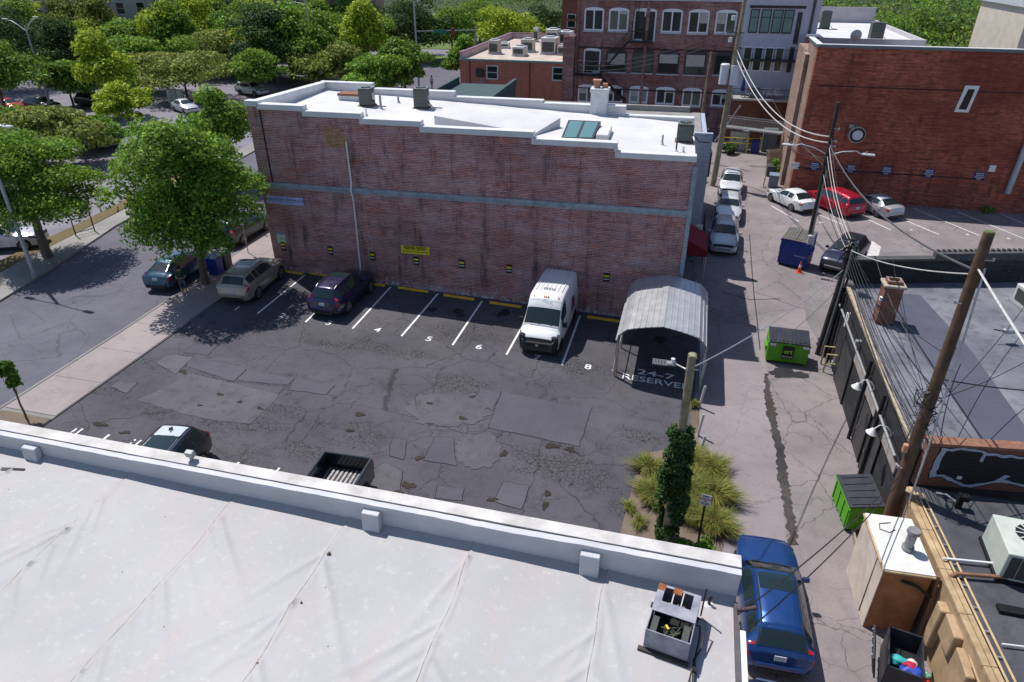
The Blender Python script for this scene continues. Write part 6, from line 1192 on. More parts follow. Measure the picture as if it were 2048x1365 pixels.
# ---- yellow rail fence, bins and pallets in the yard
YF = empty('yellow_rail', (0, 0, 0), 0, 'yellow safety rail at the head of the alley', 'railing'); pts = [G(1441, 303)[:2], G(1492, 306)[:2], G(1517, 305)[:2]]; YB = M('safety_yellow', (.65, .48, .02), .5, .15, 3)
for p in pts: MB().cyl((p[0], p[1], -1.25), (p[0], p[1], .35), .09, .09, 10).build('post', YB, YF)
for z in (-.3, .2):
    for a, b_ in zip(pts[:-1], pts[1:]): MB().bar((a[0], a[1], z), (b_[0], b_[1], z), .07).build('rail', YB, YF)
def bin_(q, col, lb, w_=.62, h_=1.05):
    P = G(*q); o = empty('wheelie_bin', (P[0], P[1], zg(P[0])), rnd.uniform(-.2, .2), lb, 'bin'); mt = M('bin_'+lb[:9].replace(' ', '_'), col, .5, .15, 3)
    MB().prism([(-w_*.42, .05), (w_*.42, .05), (w_*.5, h_*.92), (-w_*.5, h_*.92)], -w_*.5, w_*.5, 'x').build('bin_body', mt, o, bevel=.03); MB().obox((0, -.02, h_*.96), (w_*1.08, w_*1.15, .07), rot(rx=.06)).build('lid', mt, o, bevel=.02); MB().bar((-w_*.4, w_*.55, h_*.9), (w_*.4, w_*.55, h_*.9), .035).build('handle', mt, o)
    for s_ in (-1, 1): MB().cyl((s_*w_*.4-.03, w_*.4, .11), (s_*w_*.4+.03, w_*.4, .11), .11, .11, 12).build('wheel', RUBBER, o)
bin_((1508, 306), (.012, .03, .24), 'deep blue wheelie bin behind the yellow rail', .75, 1.3); bin_((1545, 374), (.16, .22, .30), 'slate blue wheelie bin at the warehouse corner', .8, 1.15); bin_((1540, 352), (.05, .06, .08), 'dark bin heaped with bags behind the slate bin', .8, 1.0)
bin_((1397, 362), (.03, .04, .03), 'dark green bin beside the painted block wall', .6, 1.05); bin_((434, 548), (.015, .045, .30), 'blue recycling bin beside the street tree', .7, 1.15); bin_((451, 538), (.02, .05, .045), 'dark green litter bin behind the blue recycling bin', .7, 1.2)
o = empty('utility_cabinet', tuple(G(1475, 300)), 0, 'pale grey utility cabinet behind the yellow rail', 'cabinet'); MB().box(-.9, .9, -.4, .4, 0, 1.9).build('cabinet_body', M('cabinet_grey', (.42,.44,.44), .6, .1, 3), o, bevel=.03)
for s_ in (-.45, .45): MB().box(s_-.42, s_+.42, -.415, -.402, .1, 1.8).build('door', M('cabinet_grey', (.42,.44,.44)), o); MB().cyl((s_, -.43, 1.2), (s_, -.40, 1.2), .12, .12, 10).build('meter', GLASS, o)
o = empty('utility_cabinet', tuple(G(1535, 303)), 0, 'slate green tall cabinet at the end of the yellow rail', 'cabinet'); MB().box(-.7, .7, -.4, .4, 0, 2.3).build('cabinet_body', M('cabinet_green', (.12,.17,.17), .6, .1, 3), o, bevel=.03); MB().box(-.6, .6, -.415, -.402, .1, 2.2).build('door', M('cabinet_green', (.12,.17,.17)), o)
P = G(1548, 336); o = empty('pallet', (P[0], P[1], zg(P[0])), R(25), 'weathered timber pallet stack leaning at the warehouse corner', 'pallet'); PW = M('pallet_wood', (.42, .33, .24), .85, .25, 4)
for j in range(3):
    for k in range(7): MB().obox((-.6+.2*k, .22*j, .85+.0*j), (.14, .03, 1.6), rot(rx=-.28)).build('slat', PW, o)
    for z in (.15, .85, 1.5): MB().obox((0, .22*j+.08-(z-.85)*-.28, z), (1.35, .09, .09), rot(rx=-.28)).build('stringer', PW, o)
o = empty('leaning_board', tuple(G(1562, 350)), .1, 'tall grey board leaning against the warehouse corner', 'board'); MB().obox((.1, .1, .95), (.5, .06, 1.9), rot(rx=-.12)).build('panel', GREYM, o); MB().obox((.1, .06, .95), (.52, .02, .05), rot(rx=-.12)).build('batten', STEEL, o)
P = G(1526, 375); o = empty('bollard', (P[0], P[1], zg(P[0])), 0, 'thin yellow-brown stake near the slate bin', 'bollard'); MB().cyl((0,0,0), (.05,0,1.1), .05, .05, 8).build('pipe', TANP, o); MB().cyl((0,0,-.01), (0,0,.1), .3, .2, 8).build('footing', CONC_G, o)
# ---- painted block building behind the main one, low grey roofs
o = empty('painted_building', (-13, 42.6, -1.2), TH, 'low building with pale painted block wall on the alley behind', 'building'); PBW = brickmat('painted_block', (.40, .46, .56), (.37, .43, .53), (.33, .38, .47), soot=.12, bw=.42, bh=.21, seed=29)
MB().box(0, 13.2, 0, 14, 0, 6.9).build('wall', M('grey_render', (.32,.30,.29), .9, .2, 2), o); MB().box(12.9, 14.35, .6, .9, 0, 8.3).build('block_wall', PBW, o); MB().box(14.05, 14.35, .9, 14, 0, 6.95).build('alley_wall', PBW, o); MB().box(.2, 14.0, .9, 13.8, 6.9, 7.0).build('roof', M('grey_roof', (.26, .25, .25), .9, .2, 1), o)
MB().box(0, 13.2, 13.7, 14.0, 6.9, 7.4).box(0, .3, 0, 14, 6.9, 7.4).build('parapet', M('grey_render', (.32,.30,.29)), o); MB().box(3, 8, 4, 9, 7.0, 7.5).build('roof_kerb', M('grey_roof', (.26,.25,.25)), o)
for k in range(4): MB().box(14.3, 14.62, 3+2.2*k, 3.9+2.2*k, 5.0, 6.6).build('window', DFR, o)
o = empty('green_roof_building', (-21.5, 54.5, -1), TH, 'low building with dark teal parapet beyond the white roof', 'building'); MB().box(0, 5.6, 0, 10, 0, 7.0).build('wall', M('teal_wall', (.035, .07, .075), .7, .2, 2), o); MB().box(-.1, 5.7, -.1, .2, 7.0, 7.55).box(5.4, 5.7, .2, 10, 7.0, 7.55).box(-.1, .2, .2, 10, 7.0, 7.55).build('parapet', M('teal_wall', (.035,.07,.075)), o); MB().box(-.15, 5.75, -.15, .25, 7.55, 7.62).build('coping', STEEL, o)
# ---- white-roofed building far right and beige block
o = empty('far_white_building', (11.2, 84.0, -1.2), 0, 'pale building with stepped white roof behind the brick warehouse', 'building'); MB().box(0, 11, 0, 26, 0, 9.6).build('wall', M('far_render', (.45,.44,.46), .85, .1, 1), o); MB().box(.3, 10.7, .3, 25.7, 9.6, 9.7).build('roof', WHITE, o); MB().box(0, 11, 0, .3, 9.6, 10.1).box(0, .3, .3, 26, 9.6, 10.1).box(10.7, 11, .3, 26, 9.6, 10.1).box(.3, 10.7, 25.7, 26, 9.6, 11.6).build('parapet', M('far_render', (.45,.44,.46)), o); MB().box(7.5, 11.5, -3, 0, 0, 9.3).build('wing', M('far_render', (.45,.44,.46)), o); MB().box(7.6, 11.4, -2.9, 0, 9.3, 9.4).build('wing_roof', WHITE, o)
for (xx, yy, w_, h_, lb) in [(1.3, 16, 1.1, 2.0, 'left of the twin dark condensers on far white roof'), (3.2, 15.5, 1.1, 2.0, 'right of the twin dark condensers on far white roof'), (6.8, 3.4, 1.3, 1.7, 'lone dark condenser near edge of far white roof')]:
    condenser((11.2+xx, 84+yy, 8.5), 0, w_, h_, lb, group='condensers on the far white roof')
o = empty('satellite_dish', (15.2, 82.8, 8.3), 0, 'grey satellite dish behind the warehouse coping', 'satellite dish'); m = MB(); P = [[(r_*math.cos(a), -.1+.35*r_*r_, r_*math.sin(a)+1.0) for a in np.linspace(0, 2*math.pi, 19)] for r_ in (.02, .2, .4, .55)]; m.grid(P).build('dish', STEEL, o, smooth=True); MB().cyl((0,0,-.4), (0,0,1), .05, .05, 8).bar((0,0,1), (0,-.6,1.1), .04).build('stand', GREYM, o)
o = empty('brick_chimney', (10.6, 79.2, -1.2), 0, 'small orange brick chimney beside the grey stucco building', 'chimney'); MB().box(-.55, .55, -.5, .5, 0, 10.6).build('stack', BRK_CH, o); MB().box(-.65, .65, -.6, .6, 10.6, 10.8).build('cap', CAP3, o)
# ---- stone buildings at upper left, brick house behind the tall block, apartment at right edge
def farblock(loc, rz, w_, d_, h_, mat, label, rows, cols, ww=1.6, wh=2.2, glass=GLASS, pilasters=0):
    o = empty('stone_building', loc, rz, label, 'building'); MB().box(0, w_, 0, d_, 0, h_).build('wall', mat, o); MB().box(-.3, w_+.3, -.3, d_+.3, h_, h_+.7).build('cornice', CAP3, o); MB().box(-.1, w_+.1, -.18, -.001, h_*.66, h_*.66+.35).build('belt_course', mat, o)
    for r_ in range(rows):
        for c_ in range(cols):
            x = w_*(c_+.5)/cols; z = h_*(.12+.86*r_/rows); fr = MB().box(x-ww/2, x+ww/2, -.08, .02, z, z+wh).build('window', CAP3, o); MB().box(x-ww/2+.15, x+ww/2-.15, -.1, -.082, z+.15, z+wh*.48).build('pane', glass, fr); MB().box(x-ww/2+.15, x+ww/2-.15, -.1, -.082, z+wh*.52, z+wh-.15).build('pane', glass, fr)
    for k in range(pilasters): x = w_*k/max(1, pilasters-1); MB().box(x-.5, x+.5, -.35, -.002, 0, h_).build('pilaster', mat, o)
    return o
LIME = M('limestone', (.40, .36, .35), .85, .12, .6, bmp=.2); PINKB = M('pink_brick', (.33, .21, .17), .85, .12, .8, bmp=.2)
P = G(0, 0); farblock((-152, 104, 0), R(24), 52, 20, 22, LIME, 'pale limestone civic building behind trees at upper left', 5, 14, pilasters=6); farblock((-104, 131, 0), R(18), 40, 20, 22, PINKB, 'pinkish brick institutional building beside the limestone one', 5, 9, pilasters=5)
farblock((-24, 128, 0), R(-5), 14, 16, 10, brickmat('brick_far', (.25,.09,.06), (.2,.07,.05), (.25,.15,.12), soot=.2, seed=33), 'small red brick house beyond the tan roof', 2, 4)
farblock((30.5, 84, 0), R(0), 14, 14, 12, M('cream_render', (.55,.50,.42), .8, .1, 1), 'cream apartment block cut by the right edge', 3, 4)
# red awning and ivy strip beside the main building
o = empty('awning', (.62, 42.5, 1.6), 0, 'dark red awning over the alley side door', 'awning')
o.location = (.50, 40.6, 0)
REDC = M('awning_red', (.22, .008, .025), .8, .12, 3)
MB().add([(0, -1.5, 2.0), (0, 1.5, 2.0), (1.3, 1.5, 1.35), (1.3, -1.5, 1.35)], [(0,1,2,3)]).build('canopy', REDC, o)
MB().add([(0, -1.5, 2.0), (1.3, -1.5, 1.35), (1.3, -1.5, 1.0), (0, -1.5, 1.0)], [(0,1,2,3)]).add([(1.3, -1.5, 1.35), (1.3, 1.5, 1.35), (1.3, 1.5, 1.0), (1.3, -1.5, 1.0)], [(0,1,2,3)]).build('valance', REDC, o)
for yy in (-1.45, 1.45): MB().cyl((1.25, yy, -1.2), (1.25, yy, 1.3), .035, .035, 8).build('post', STEEL, o)
o = empty('sign_post', (1.25, 42.6, zg(1.2)), 0, 'small white permit sign behind the red awning', 'sign'); MB().box(-.03, .03, -.02, .02, 0, 2.9).build('post', GREYM, o); MB().box(-.2, .2, -.04, -.022, 2.3, 2.9).build('sign_panel', WHITE_PAINT, o); text('lettering', 'NO', .16, REDI, o, (0, -.045, 2.72), rx=math.pi/2); text('lettering', 'PARKING', .085, REDI, o, (0, -.045, 2.55), rx=math.pi/2)
condenser((1.05, 38.4, zg(1)), 0, .7, .7, 'condenser on the ground among shrubs below the awning', group='ground condensers')
o = empty('gate', (1.55, 36.9, zg(1)), 0, 'small white gate frame in the shrubs by the brick corner', 'gate'); MB().box(-.03, .03, -.5, .5, 1.1, 1.18).box(-.03, .03, -.5, -.42, 0, 1.1).box(-.03, .03, .42, .5, 0, 1.1).build('frame', WHITE_M, o); MB().box(-.01, .01, -.42, .42, .1, .16).box(-.01, .01, -.02, .02, .16, 1.1).build('slat', WHITE_M, o)
o = empty('fence', (1.75, 43.2, zg(1)), 0, 'dark iron fence panel beside the parked silver SUV', 'fence')
for k in range(2): MB().bar((0, 0, .4+.6*k), (0, 8, .4+.6*k), .04).build('rail', BLACKM, o)
for k in range(33): MB().bar((0, .25*k, 0), (0, .25*k, 1.15), .025).build('picket', BLACKM, o)
# ------------------------------------------------------------------ trees
def leaves(rs, centres, radii, n, size, up=.35, shell=.35, droop=0.):
    """n leaf-sized quads spread through clumps; returns verts, faces"""
    C_ = np.array(centres); Rr = np.array(radii); wgt = (Rr.mean(1)**2); wgt /= wgt.sum(); idx = rs.choice(len(C_), n, p=wgt)
    d = rs.normal(0, 1, (n, 3)); d /= np.linalg.norm(d, axis=1)[:, None]; d[:, 2] = np.where(d[:, 2] < -.35, -d[:, 2]*.6, d[:, 2])
    rad = (1-shell*rs.rand(n)**1.4)*(1+rs.normal(0, .06, n)); p = C_[idx]+d*Rr[idx]*rad[:, None]
    nn = d*.7+rs.normal(0, .55, (n, 3))+np.array([0, 0, up]); nn /= np.linalg.norm(nn, axis=1)[:, None]
    a = np.cross(nn, rs.normal(0, 1, (n, 3))); a /= np.linalg.norm(a, axis=1)[:, None]; b = np.cross(nn, a)
    s_ = size*rs.uniform(.45, 1.5, n)[:, None]
    V = np.stack([p-a*s_*.5, p+b*s_*.32-a*s_*.02, p+a*s_*.55-nn*s_*.12, p-b*s_*.32], 1)
    return V.reshape(-1, 3)
def leafmesh(name, V, mat):
    n = len(V)//4; me = bpy.data.meshes.new(name); me.vertices.add(n*4); me.vertices.foreach_set('co', V.astype(np.float32).ravel())
    me.loops.add(n*4); me.loops.foreach_set('vertex_index', np.arange(n*4, dtype=np.int32)); me.polygons.add(n); me.polygons.foreach_set('loop_start', np.arange(0, n*4, 4, dtype=np.int32)); me.polygons.foreach_set('loop_total', np.full(n, 4, dtype=np.int32))
    me.update(); me.validate(); me.materials.append(mat); return me
LM = {'mid': leafmat('leaf_mid', (.026, .062, .014), (.09, .19, .028), (.30, .44, .055)), 'bright': leafmat('leaf_bright', (.08, .13, .014), (.27, .39, .03), (.54, .62, .065)),
      'dark': leafmat('leaf_dark', (.014, .034, .015), (.04, .09, .028), (.11, .18, .05)), 'olive': leafmat('leaf_olive', (.05, .075, .018), (.18, .235, .05), (.40, .42, .10)), 'fresh': leafmat('leaf_fresh', (.028, .078, .017), (.105, .23, .032), (.37, .53, .065))}
def crown(seed, rx, rz, n, size, nl=26, lobe=(.26, .46), flat=0., cone=0.):
    rs = np.random.RandomState(seed); cs = []; rr = []
    for k in range(nl):
        d = rs.normal(0, 1, 3); d /= np.linalg.norm(d); d[2] = d[2] if d[2] > -.8 else -d[2]; q = rs.uniform(.25, .74)
        z = d[2]*q; wd = 1-cone*max(0, z*.8+.4); cs.append((d[0]*q*rx*wd, d[1]*q*rx*wd, z*rz)); s_ = rs.uniform(*lobe)*(wd*.6+.4); rr.append((s_*rx, s_*rx, s_*rz*(.8-flat)))
    V = leaves(rs, cs, rr, n, size); return V, cs
def trunkmesh(seed, h, r, cs, cz):
    rs = np.random.RandomState(seed+99); m = MB(); pts = [np.array([rs.normal(0, .03)*k*h*.1, rs.normal(0, .03)*k*h*.1, h*k/5]) for k in range(6)]; m.tube(pts, list(np.linspace(r*1.15, r*.6, 6)), 8)
    for k in range(min(9, len(cs))):
        c = np.array(cs[k]); tip = np.array([c[0], c[1], c[2]+cz]); b = pts[3+k % 3]; md = b*.5+tip*.5+rs.normal(0, .12, 3); m.tube([b, md, tip], [r*.42, r*.26, r*.08], 6)
    return m
TARCH = {}
def tree(P, h, rx, kind, label, seed, n=5200, size=.34, trunk=None, group='trees beyond the street', name='tree', nl=26, cone=0., low=.32, flat=0., r=None, unique=False, lobe=(.26, .46)):
    """P base, h total height, rx crown radius, low = bare trunk fraction"""
    key = (seed, kind, n)
    rz_c = h*(1-low)/2; cz = h*low+rz_c
    if key not in TARCH:
        V, cs = crown(seed, 1., 1., n, size/rx, nl, cone=cone, flat=flat, lobe=lobe)
        TARCH[key] = (V, cs)
    V, cs = TARCH[key]; o = empty(name, (P[0], P[1], zg(P[0])), 0, label, 'tree', group)
    Vs = V.copy().reshape(-1, 4, 3); ctr = Vs.mean(1, keepdims=True); Vs = ctr*np.array([rx, rx, rz_c])+(Vs-ctr)*rx + np.array([0, 0, cz])
    me = leafmesh('crown', Vs.reshape(-1, 3), LM[kind]); c_ = bpy.data.objects.new('crown', me); COL.objects.link(c_); c_.parent = o
    trunkmesh(seed, cz*.95, r or max(.12, h*.022), [(q[0]*rx, q[1]*rx, q[2]*rz_c) for q in cs], cz).build('trunk', BARK, o, smooth=True)
    return o
tree((-25.9, 30.25), 10.4, 4.75, 'fresh', 'big leafy street tree on the near sidewalk shading stall two', 3, 42000, .18, group=None, nl=70, low=.05, lobe=(.16, .31), r=.2)
tree((-37.9, 31.2), 8.1, 5.1, 'fresh', 'broad street tree at left edge beside the twin-arm lamp', 5, 40000, .17, group=None, nl=70, low=.1, lobe=(.16, .30), r=.26)
tree((-24.75, 17.0), 2.9, .62, 'mid', 'young sapling on the sidewalk at lower left', 7, 1300, .16, group=None, nl=12, low=.45, r=.04)
def tpx(xb, yb, yt, wpx, kind, label, seed, **k):
    """tree whose crown in the photo spans wpx and tops at yt, standing at ground pixel (xb, yb)"""
    P = G(xb, yb); D = float((P-_C)@_F); r_ = ray(xb, yt); hd_ = np.linalg.norm((P-_C)[:2]); z = CAM_H+r_[2]*hd_/np.linalg.norm(r_[:2]); rx = wpx*D/FPX/2*(1.22 if D > 60 else 1.08); k['n'] = int(k.get('n', 5200)*1.35); k['low'] = k.get('low', .32)*(.35 if D > 60 else 1.)
    far = D > 60; return tree(P, max(3, z), rx, kind, label, seed, size=k.pop('size', .38 if far else .28), **k)
T_ = [ (190, 300, 228, 120, 'fresh', 'leafy tree filling the gap left of the big street tree', 10, dict(n=5000, low=.15)),
 (25, 300, 205, 120, 'mid', 'green tree showing above the left street tree', 9, dict(n=5000, low=.15)),
 (95, 338, 208, 210, 'olive', 'loose grey-green tree behind the broad left street tree', 11, dict(n=7000, low=.3)),
 (462, 372, 162, 145, 'fresh', 'slender tree against the brick building street corner', 12, dict(n=9000, low=.2, cone=.3, size=.26)),
 (235, 232, 52, 125, 'bright', 'upright yellow-green tree beyond the street lawn', 13, dict(n=6000, cone=.35, low=.18)),
 (262, 258, 160, 115, 'bright', 'rounded yellow-green tree in front of the upright one', 14, dict(n=4500, low=.25)),
 (148, 214, 112, 110, 'mid', 'small spreading tree left of the upright yellow tree', 15, dict(low=.3)),
 (18, 240, 75, 175, 'mid', 'large rounded tree at upper left edge', 16, dict(n=7000)),
 (15, 180, 0, 210, 'dark', 'dark tall tree at the top left corner', 17, dict(n=6000, low=.1)),
 (150, 172, 12, 110, 'dark', 'dark conical tree before the limestone building', 18, dict(cone=.5, low=.08)),
 (95, 150, 30, 90, 'dark', 'dark tree at left end of the limestone facade', 19, dict(low=.1)),
 (255, 165, 35, 80, 'mid', 'green tree between limestone and pink brick facades', 20, dict(cone=.4, low=.1)),
 (300, 185, 62, 130, 'fresh', 'light green tree right of the upright yellow tree', 21, dict(n=6000, low=.2)),
 (375, 195, 95, 215, 'olive', 'wide olive-green tree across the street by the bollards', 22, dict(n=8000, low=.3)),
 (430, 150, 38, 150, 'fresh', 'bright green tree below the pink brick building', 23, dict(n=6000, low=.15)),
 (330, 130, 55, 120, 'dark', 'shaded tree tucked under the pink brick facade', 24, dict(low=.1)),
 (520, 192, 92, 120, 'fresh', 'light green tree left of the white roof corner', 25, dict(n=6000, low=.2)),
 (558, 168, 0, 150, 'dark', 'big dark round tree top centre left', 26, dict(n=8000, low=.08)),
 (480, 120, 8, 80, 'mid', 'green tree at top edge left of the big dark one', 27, dict(low=.1)),
 (640, 178, 92, 110, 'olive', 'olive tree beside the slim lamp pole', 28, dict(n=5500, low=.15)),
 (690, 185, 78, 100, 'olive', 'brown-tinged tree right of the slim lamp pole', 29, dict(n=5500, low=.15)),
 (650, 130, 20, 120, 'fresh', 'green tree behind the slim lamp pole', 30, dict(n=5500, low=.1)),
 (742, 170, -25, 110, 'bright', 'tall bright tree at top centre', 31, dict(n=7000, cone=.45, low=.1)),
 (760, 205, 100, 140, 'fresh', 'bushy green tree just above the white roof', 32, dict(n=8500, low=.12)),
 (812, 192, 72, 100, 'mid', 'green tree left of the cobra lamp pole', 33, dict(n=6000, low=.12)),
 (835, 125, -10, 130, 'dark', 'dark tree behind the cobra lamp pole', 34, dict(n=6000, low=.05)),
 (905, 118, 10, 110, 'mid', 'dark green tree above the green street sign', 35, dict(n=5500, low=.05)),
 (1015, 130, 0, 120, 'bright', 'yellow-green tree behind the tan roof', 36, dict(n=6500, low=.1)),
 (930, 178, 58, 75, 'fresh', 'green tree at the left wall of the plain red building', 37, dict(n=5500, cone=.3, low=.12)),
 (1085, 110, 0, 90, 'dark', 'dark tree between tan roof and small brick house', 38, dict(low=.05)),
 (600, 110, -5, 110, 'mid', 'green tree behind the big dark round tree', 39, dict(low=.05)),
 (700, 95, -15, 130, 'mid', 'distant green tree left of the tall bright one', 40, dict(low=.05)),
 (960, 85, -12, 140, 'mid', 'distant green tree above the tan roof left', 41, dict(low=.05)),
 (1760, 130, 12, 130, 'fresh', 'bright green tree right of the far white roof', 42, dict(n=6000, low=.05)),
 (1830, 120, -5, 130, 'mid', 'dense green tree behind the warehouse coping', 43, dict(n=6000, low=.05)),
 (1905, 125, 5, 150, 'olive', 'thin twiggy tree above the warehouse coping', 44, dict(n=2600, low=.1, nl=40, lobe=(.14, .26))),
 (1990, 125, 5, 130, 'olive', 'sparse olive tree near the cream apartment block', 45, dict(n=3200, low=.1, nl=40, lobe=(.14, .26))),
 (1960, 95, -20, 160, 'mid', 'distant green tree above the sparse one', 46, dict(n=5000, low=.05))]
for xb, yb, yt, wpx, kd, lb, sd_, kw in T_: tpx(xb, yb, yt, wpx, kd, lb, sd_, **kw)
q = random.Random(21); canopy = []
for i in range(46):
    xb = q.uniform(10, 860); yb = q.uniform(108, 172); P = G(xb, yb)
    if 815 < xb < 925 and yb > 118: continue
    if yb > 150 and xb < 420: continue
    canopy.append((xb, tuple(P), q.uniform(7, 12), q.uniform(4., 5.8), q.choice(['mid', 'fresh', 'fresh', 'olive', 'mid', 'bright', 'dark']), i))
ORD = ['first', 'second', 'third', 'fourth', 'fifth', 'sixth', 'seventh', 'eighth', 'ninth', 'tenth', 'eleventh', 'twelfth']; adj = dict(mid='mid-green', fresh='fresh green', olive='olive', bright='yellow-green', dark='dark green'); seen = {}
for xb, P, hh_, rr_, kd, i in sorted(canopy):
    k = seen.get(kd, 0); seen[kd] = k+1
    tree(P, hh_, rr_, kd, '%s canopy tree across the street, %s of its shade from the left' % (adj[kd], ORD[min(k, 11)]), 200+i % 9, 5600, .42, group='canopy trees across the street', low=.06)
# far woods that read as one mass
rs = np.random.RandomState(77); cs = []; rr = []
for k in range(900):
    a = rs.uniform(-52, 42); d = 108+330*rs.rand()**1.3; t_ = R(a)-R(YAW); x, y = d*math.sin(t_), d*math.cos(t_)
    if 2 < x < 50 and y < 118: continue
    if -62 < x < -26 and y < 128: continue
    if x > -30 and x < 3 and y < 150: continue
    if x < -20 and d < 200: continue
    if x < -75 and d < 260: continue
    s_ = rs.uniform(3.5, 7)*(1 if d < 200 else 1.5); cs.append((x, y, rs.uniform(2, 6) if d < 190 else rs.uniform(3, 8))); rr.append((s_, s_, s_*rs.uniform(.8, 1.2)))
V = leaves(rs, cs, rr, 210000, .55, shell=.25); fw = bpy.data.objects.new('distant_woods', leafmesh('distant_woods', V, LM['mid'])); COL.objects.link(fw); tag(fw, 'far wooded skyline filling the top of the view', 'woods', kind='stuff')
kinds = ['mid', 'dark', 'fresh', 'olive', 'dark', 'mid']; me = fw.data
for kd in kinds[1:]: me.materials.append(LM[kd])
near_b = np.argmin(((V.reshape(-1, 4, 3).mean(1)[:, None, :2]-np.array(cs)[None, ::7, :2])**2).sum(-1), axis=1) if False else (np.floor(V.reshape(-1, 4, 3).mean(1)[:, 0]/9.)*7+np.floor(V.reshape(-1, 4, 3).mean(1)[:, 1]/13.)*3).astype(np.int32)
me.polygons.foreach_set('material_index', (np.abs(near_b*2654435 >> 3) % len(kinds)).astype(np.int32)); me.update()
# ---- ivy on the pole
rs = np.random.RandomState(5); cs = []; rr = []
for k in range(110):
    z = rs.uniform(.2, 4.6); a = rs.uniform(0, 6.28); wd = .46+.10*math.sin(z*1.1) if z > 1 else .22+.2*z; cs.append((wd*math.cos(a)*.75, wd*math.sin(a)*.75, z)); rr.append((.2, .2, .26))
V = leaves(rs, cs, rr, 17000, .10); ivy = bpy.data.objects.new('ivy', leafmesh('ivy', V, LM['dark'])); COL.objects.link(ivy); ivy.location = (IP[0], IP[1]+.03, zg(.8)); tag(ivy, 'dense dark ivy sleeve climbing the short pole', 'ivy')
# ---- ornamental grasses in the bed
GM = leafmat('grass_blade', (.05, .09, .018), (.16, .20, .04), (.42, .34, .12))
def clump(P, r_, h, n, seed, label):
    rs = np.random.RandomState(seed); a = rs.uniform(0, 6.283, n); b = rs.uniform(0, 1, n)**.6; base = np.stack([np.cos(a)*b*r_*.35, np.sin(a)*b*r_*.35, np.zeros(n)], 1); out = np.stack([np.cos(a), np.sin(a), np.zeros(n)], 1)
    hh_ = h*rs.uniform(.35, 1.1, n)[:, None]; lob = 1+.35*np.sin(a*2+seed)+.25*np.sin(a*5+seed*2); sp = (r_*b*rs.uniform(.4, 1.35, n)*lob)[:, None]; sd_ = np.stack([-np.sin(a), np.cos(a), np.zeros(n)], 1)*.0075
    m1 = base+out*sp*.4+np.array([0, 0, 1])*hh_*.7; tip = base+out*sp+np.array([0, 0, 1])*hh_*rs.uniform(.55, 1., n)[:, None]
    V = np.concatenate([np.stack([base-sd_, base+sd_, m1+sd_, m1-sd_], 1), np.stack([m1-sd_, m1+sd_, tip+sd_*.25, tip-sd_*.25], 1)]).reshape(-1, 3)
    ob = bpy.data.objects.new('grass_clump', leafmesh('grass_clump', V, GM)); COL.objects.link(ob); ob.location = (P[0], P[1], zg(P[0])+.03); tag(ob, label, 'grass', 'ornamental grasses in the planting bed')
for i, (x, y, r_, h, lb) in enumerate([(1300, 945, .5, .5, 'straw-coloured grass clump at the bed corner left of the ivy pole'), (1305, 1000, .55, .55, 'yellow-green grass clump midway left of the ivy pole'), (1385, 935, .62, .6, 'tall golden grass clump behind the third white bollard'), (1420, 950, .6, .62, 'golden grass clump at the alley corner of the bed'), (1375, 985, .6, .6, 'green-gold grass clump right of the ivy sleeve'), (1425, 1000, .65, .62, 'golden grass clump behind the no parking sign'), (1425, 1055, .6, .6, 'straw grass clump below the no parking sign'), (1385, 1035, .5, .5, 'low green grass clump between ivy pole and sign post'), (1258, 1020, .22, .25, 'small weed tuft on the lot side of the bed'), (1278, 1050, .25, .28, 'small green tuft near the parapet in the bed'), (1388, 815, .18, .3, 'yellowish weed strip beside the carport bollards')]):
    clump(G(x, y), r_*1.15, h*1.1, 3200 if r_ > .3 else 700, 40+i, lb)
def bush(P, r_, h, n, kind, seed, label, size=.13, group=None):
    rs = np.random.RandomState(seed); cs = [(rs.uniform(-.6, .6)*r_, rs.uniform(-.6, .6)*r_, rs.uniform(.2, .75)*h) for k in range(10)]; V = leaves(rs, cs, [(r_*.45, r_*.45, h*.32)]*10, n, size)
    o = empty('shrub', (P[0], P[1], zg(P[0])), 0, label, 'shrub', group); c_ = bpy.data.objects.new('foliage', leafmesh('foliage', V, LM[kind])); COL.objects.link(c_); c_.parent = o
    m = MB()
    for k in range(5): m.tube([(0, 0, 0), np.array(cs[k])*.5, cs[k]], [.02, .015, .006], 5)
    m.build('stem', BARK, o)
bush(G(1410, 1102), .45, .4, 700, 'fresh', 3, 'low green shrub below the no parking sign'); bush(G(1365, 1098), .3, .3, 400, 'fresh', 4, 'small green shrub right of the ivy pole foot')
for i, (x, y, r_, h, lb) in enumerate([(1.1, 35.6, .7, 1.2, 'shrub at the brick corner behind the carport'), (1.6, 36.4, .6, .9, 'low shrub beside the white gate frame'), (1.0, 37.4, .6, 1.3, 'shrub between gate and ground condenser'), (.95, 43.8, .6, 1.7, 'tall shrub behind the red awning'), (1.1, 45.6, .6, 1.5, 'shrub by the iron fence near the silver SUV'), (1.0, 48.0, .6, 1.8, 'shrub by the painted block wall')]): bush((x, y), r_, h, 1100, 'dark' if i % 2 else 'mid', 20+i, lb, .12, 'shrubs along the alley side')
bush(G(1552, 352), .8, 1.6, 1500, 'fresh', 31, 'weedy shrub at the warehouse corner', .2); bush(G(1455, 308), 1.0, 1.0, 1600, 'dark', 32, 'ivy-like shrub behind the yellow rail', .2); bush((23.5, 59.5), .5, .5, 500, 'fresh', 33, 'small weed at the foot of warehouse wall near the duct', .16)
m = MB()
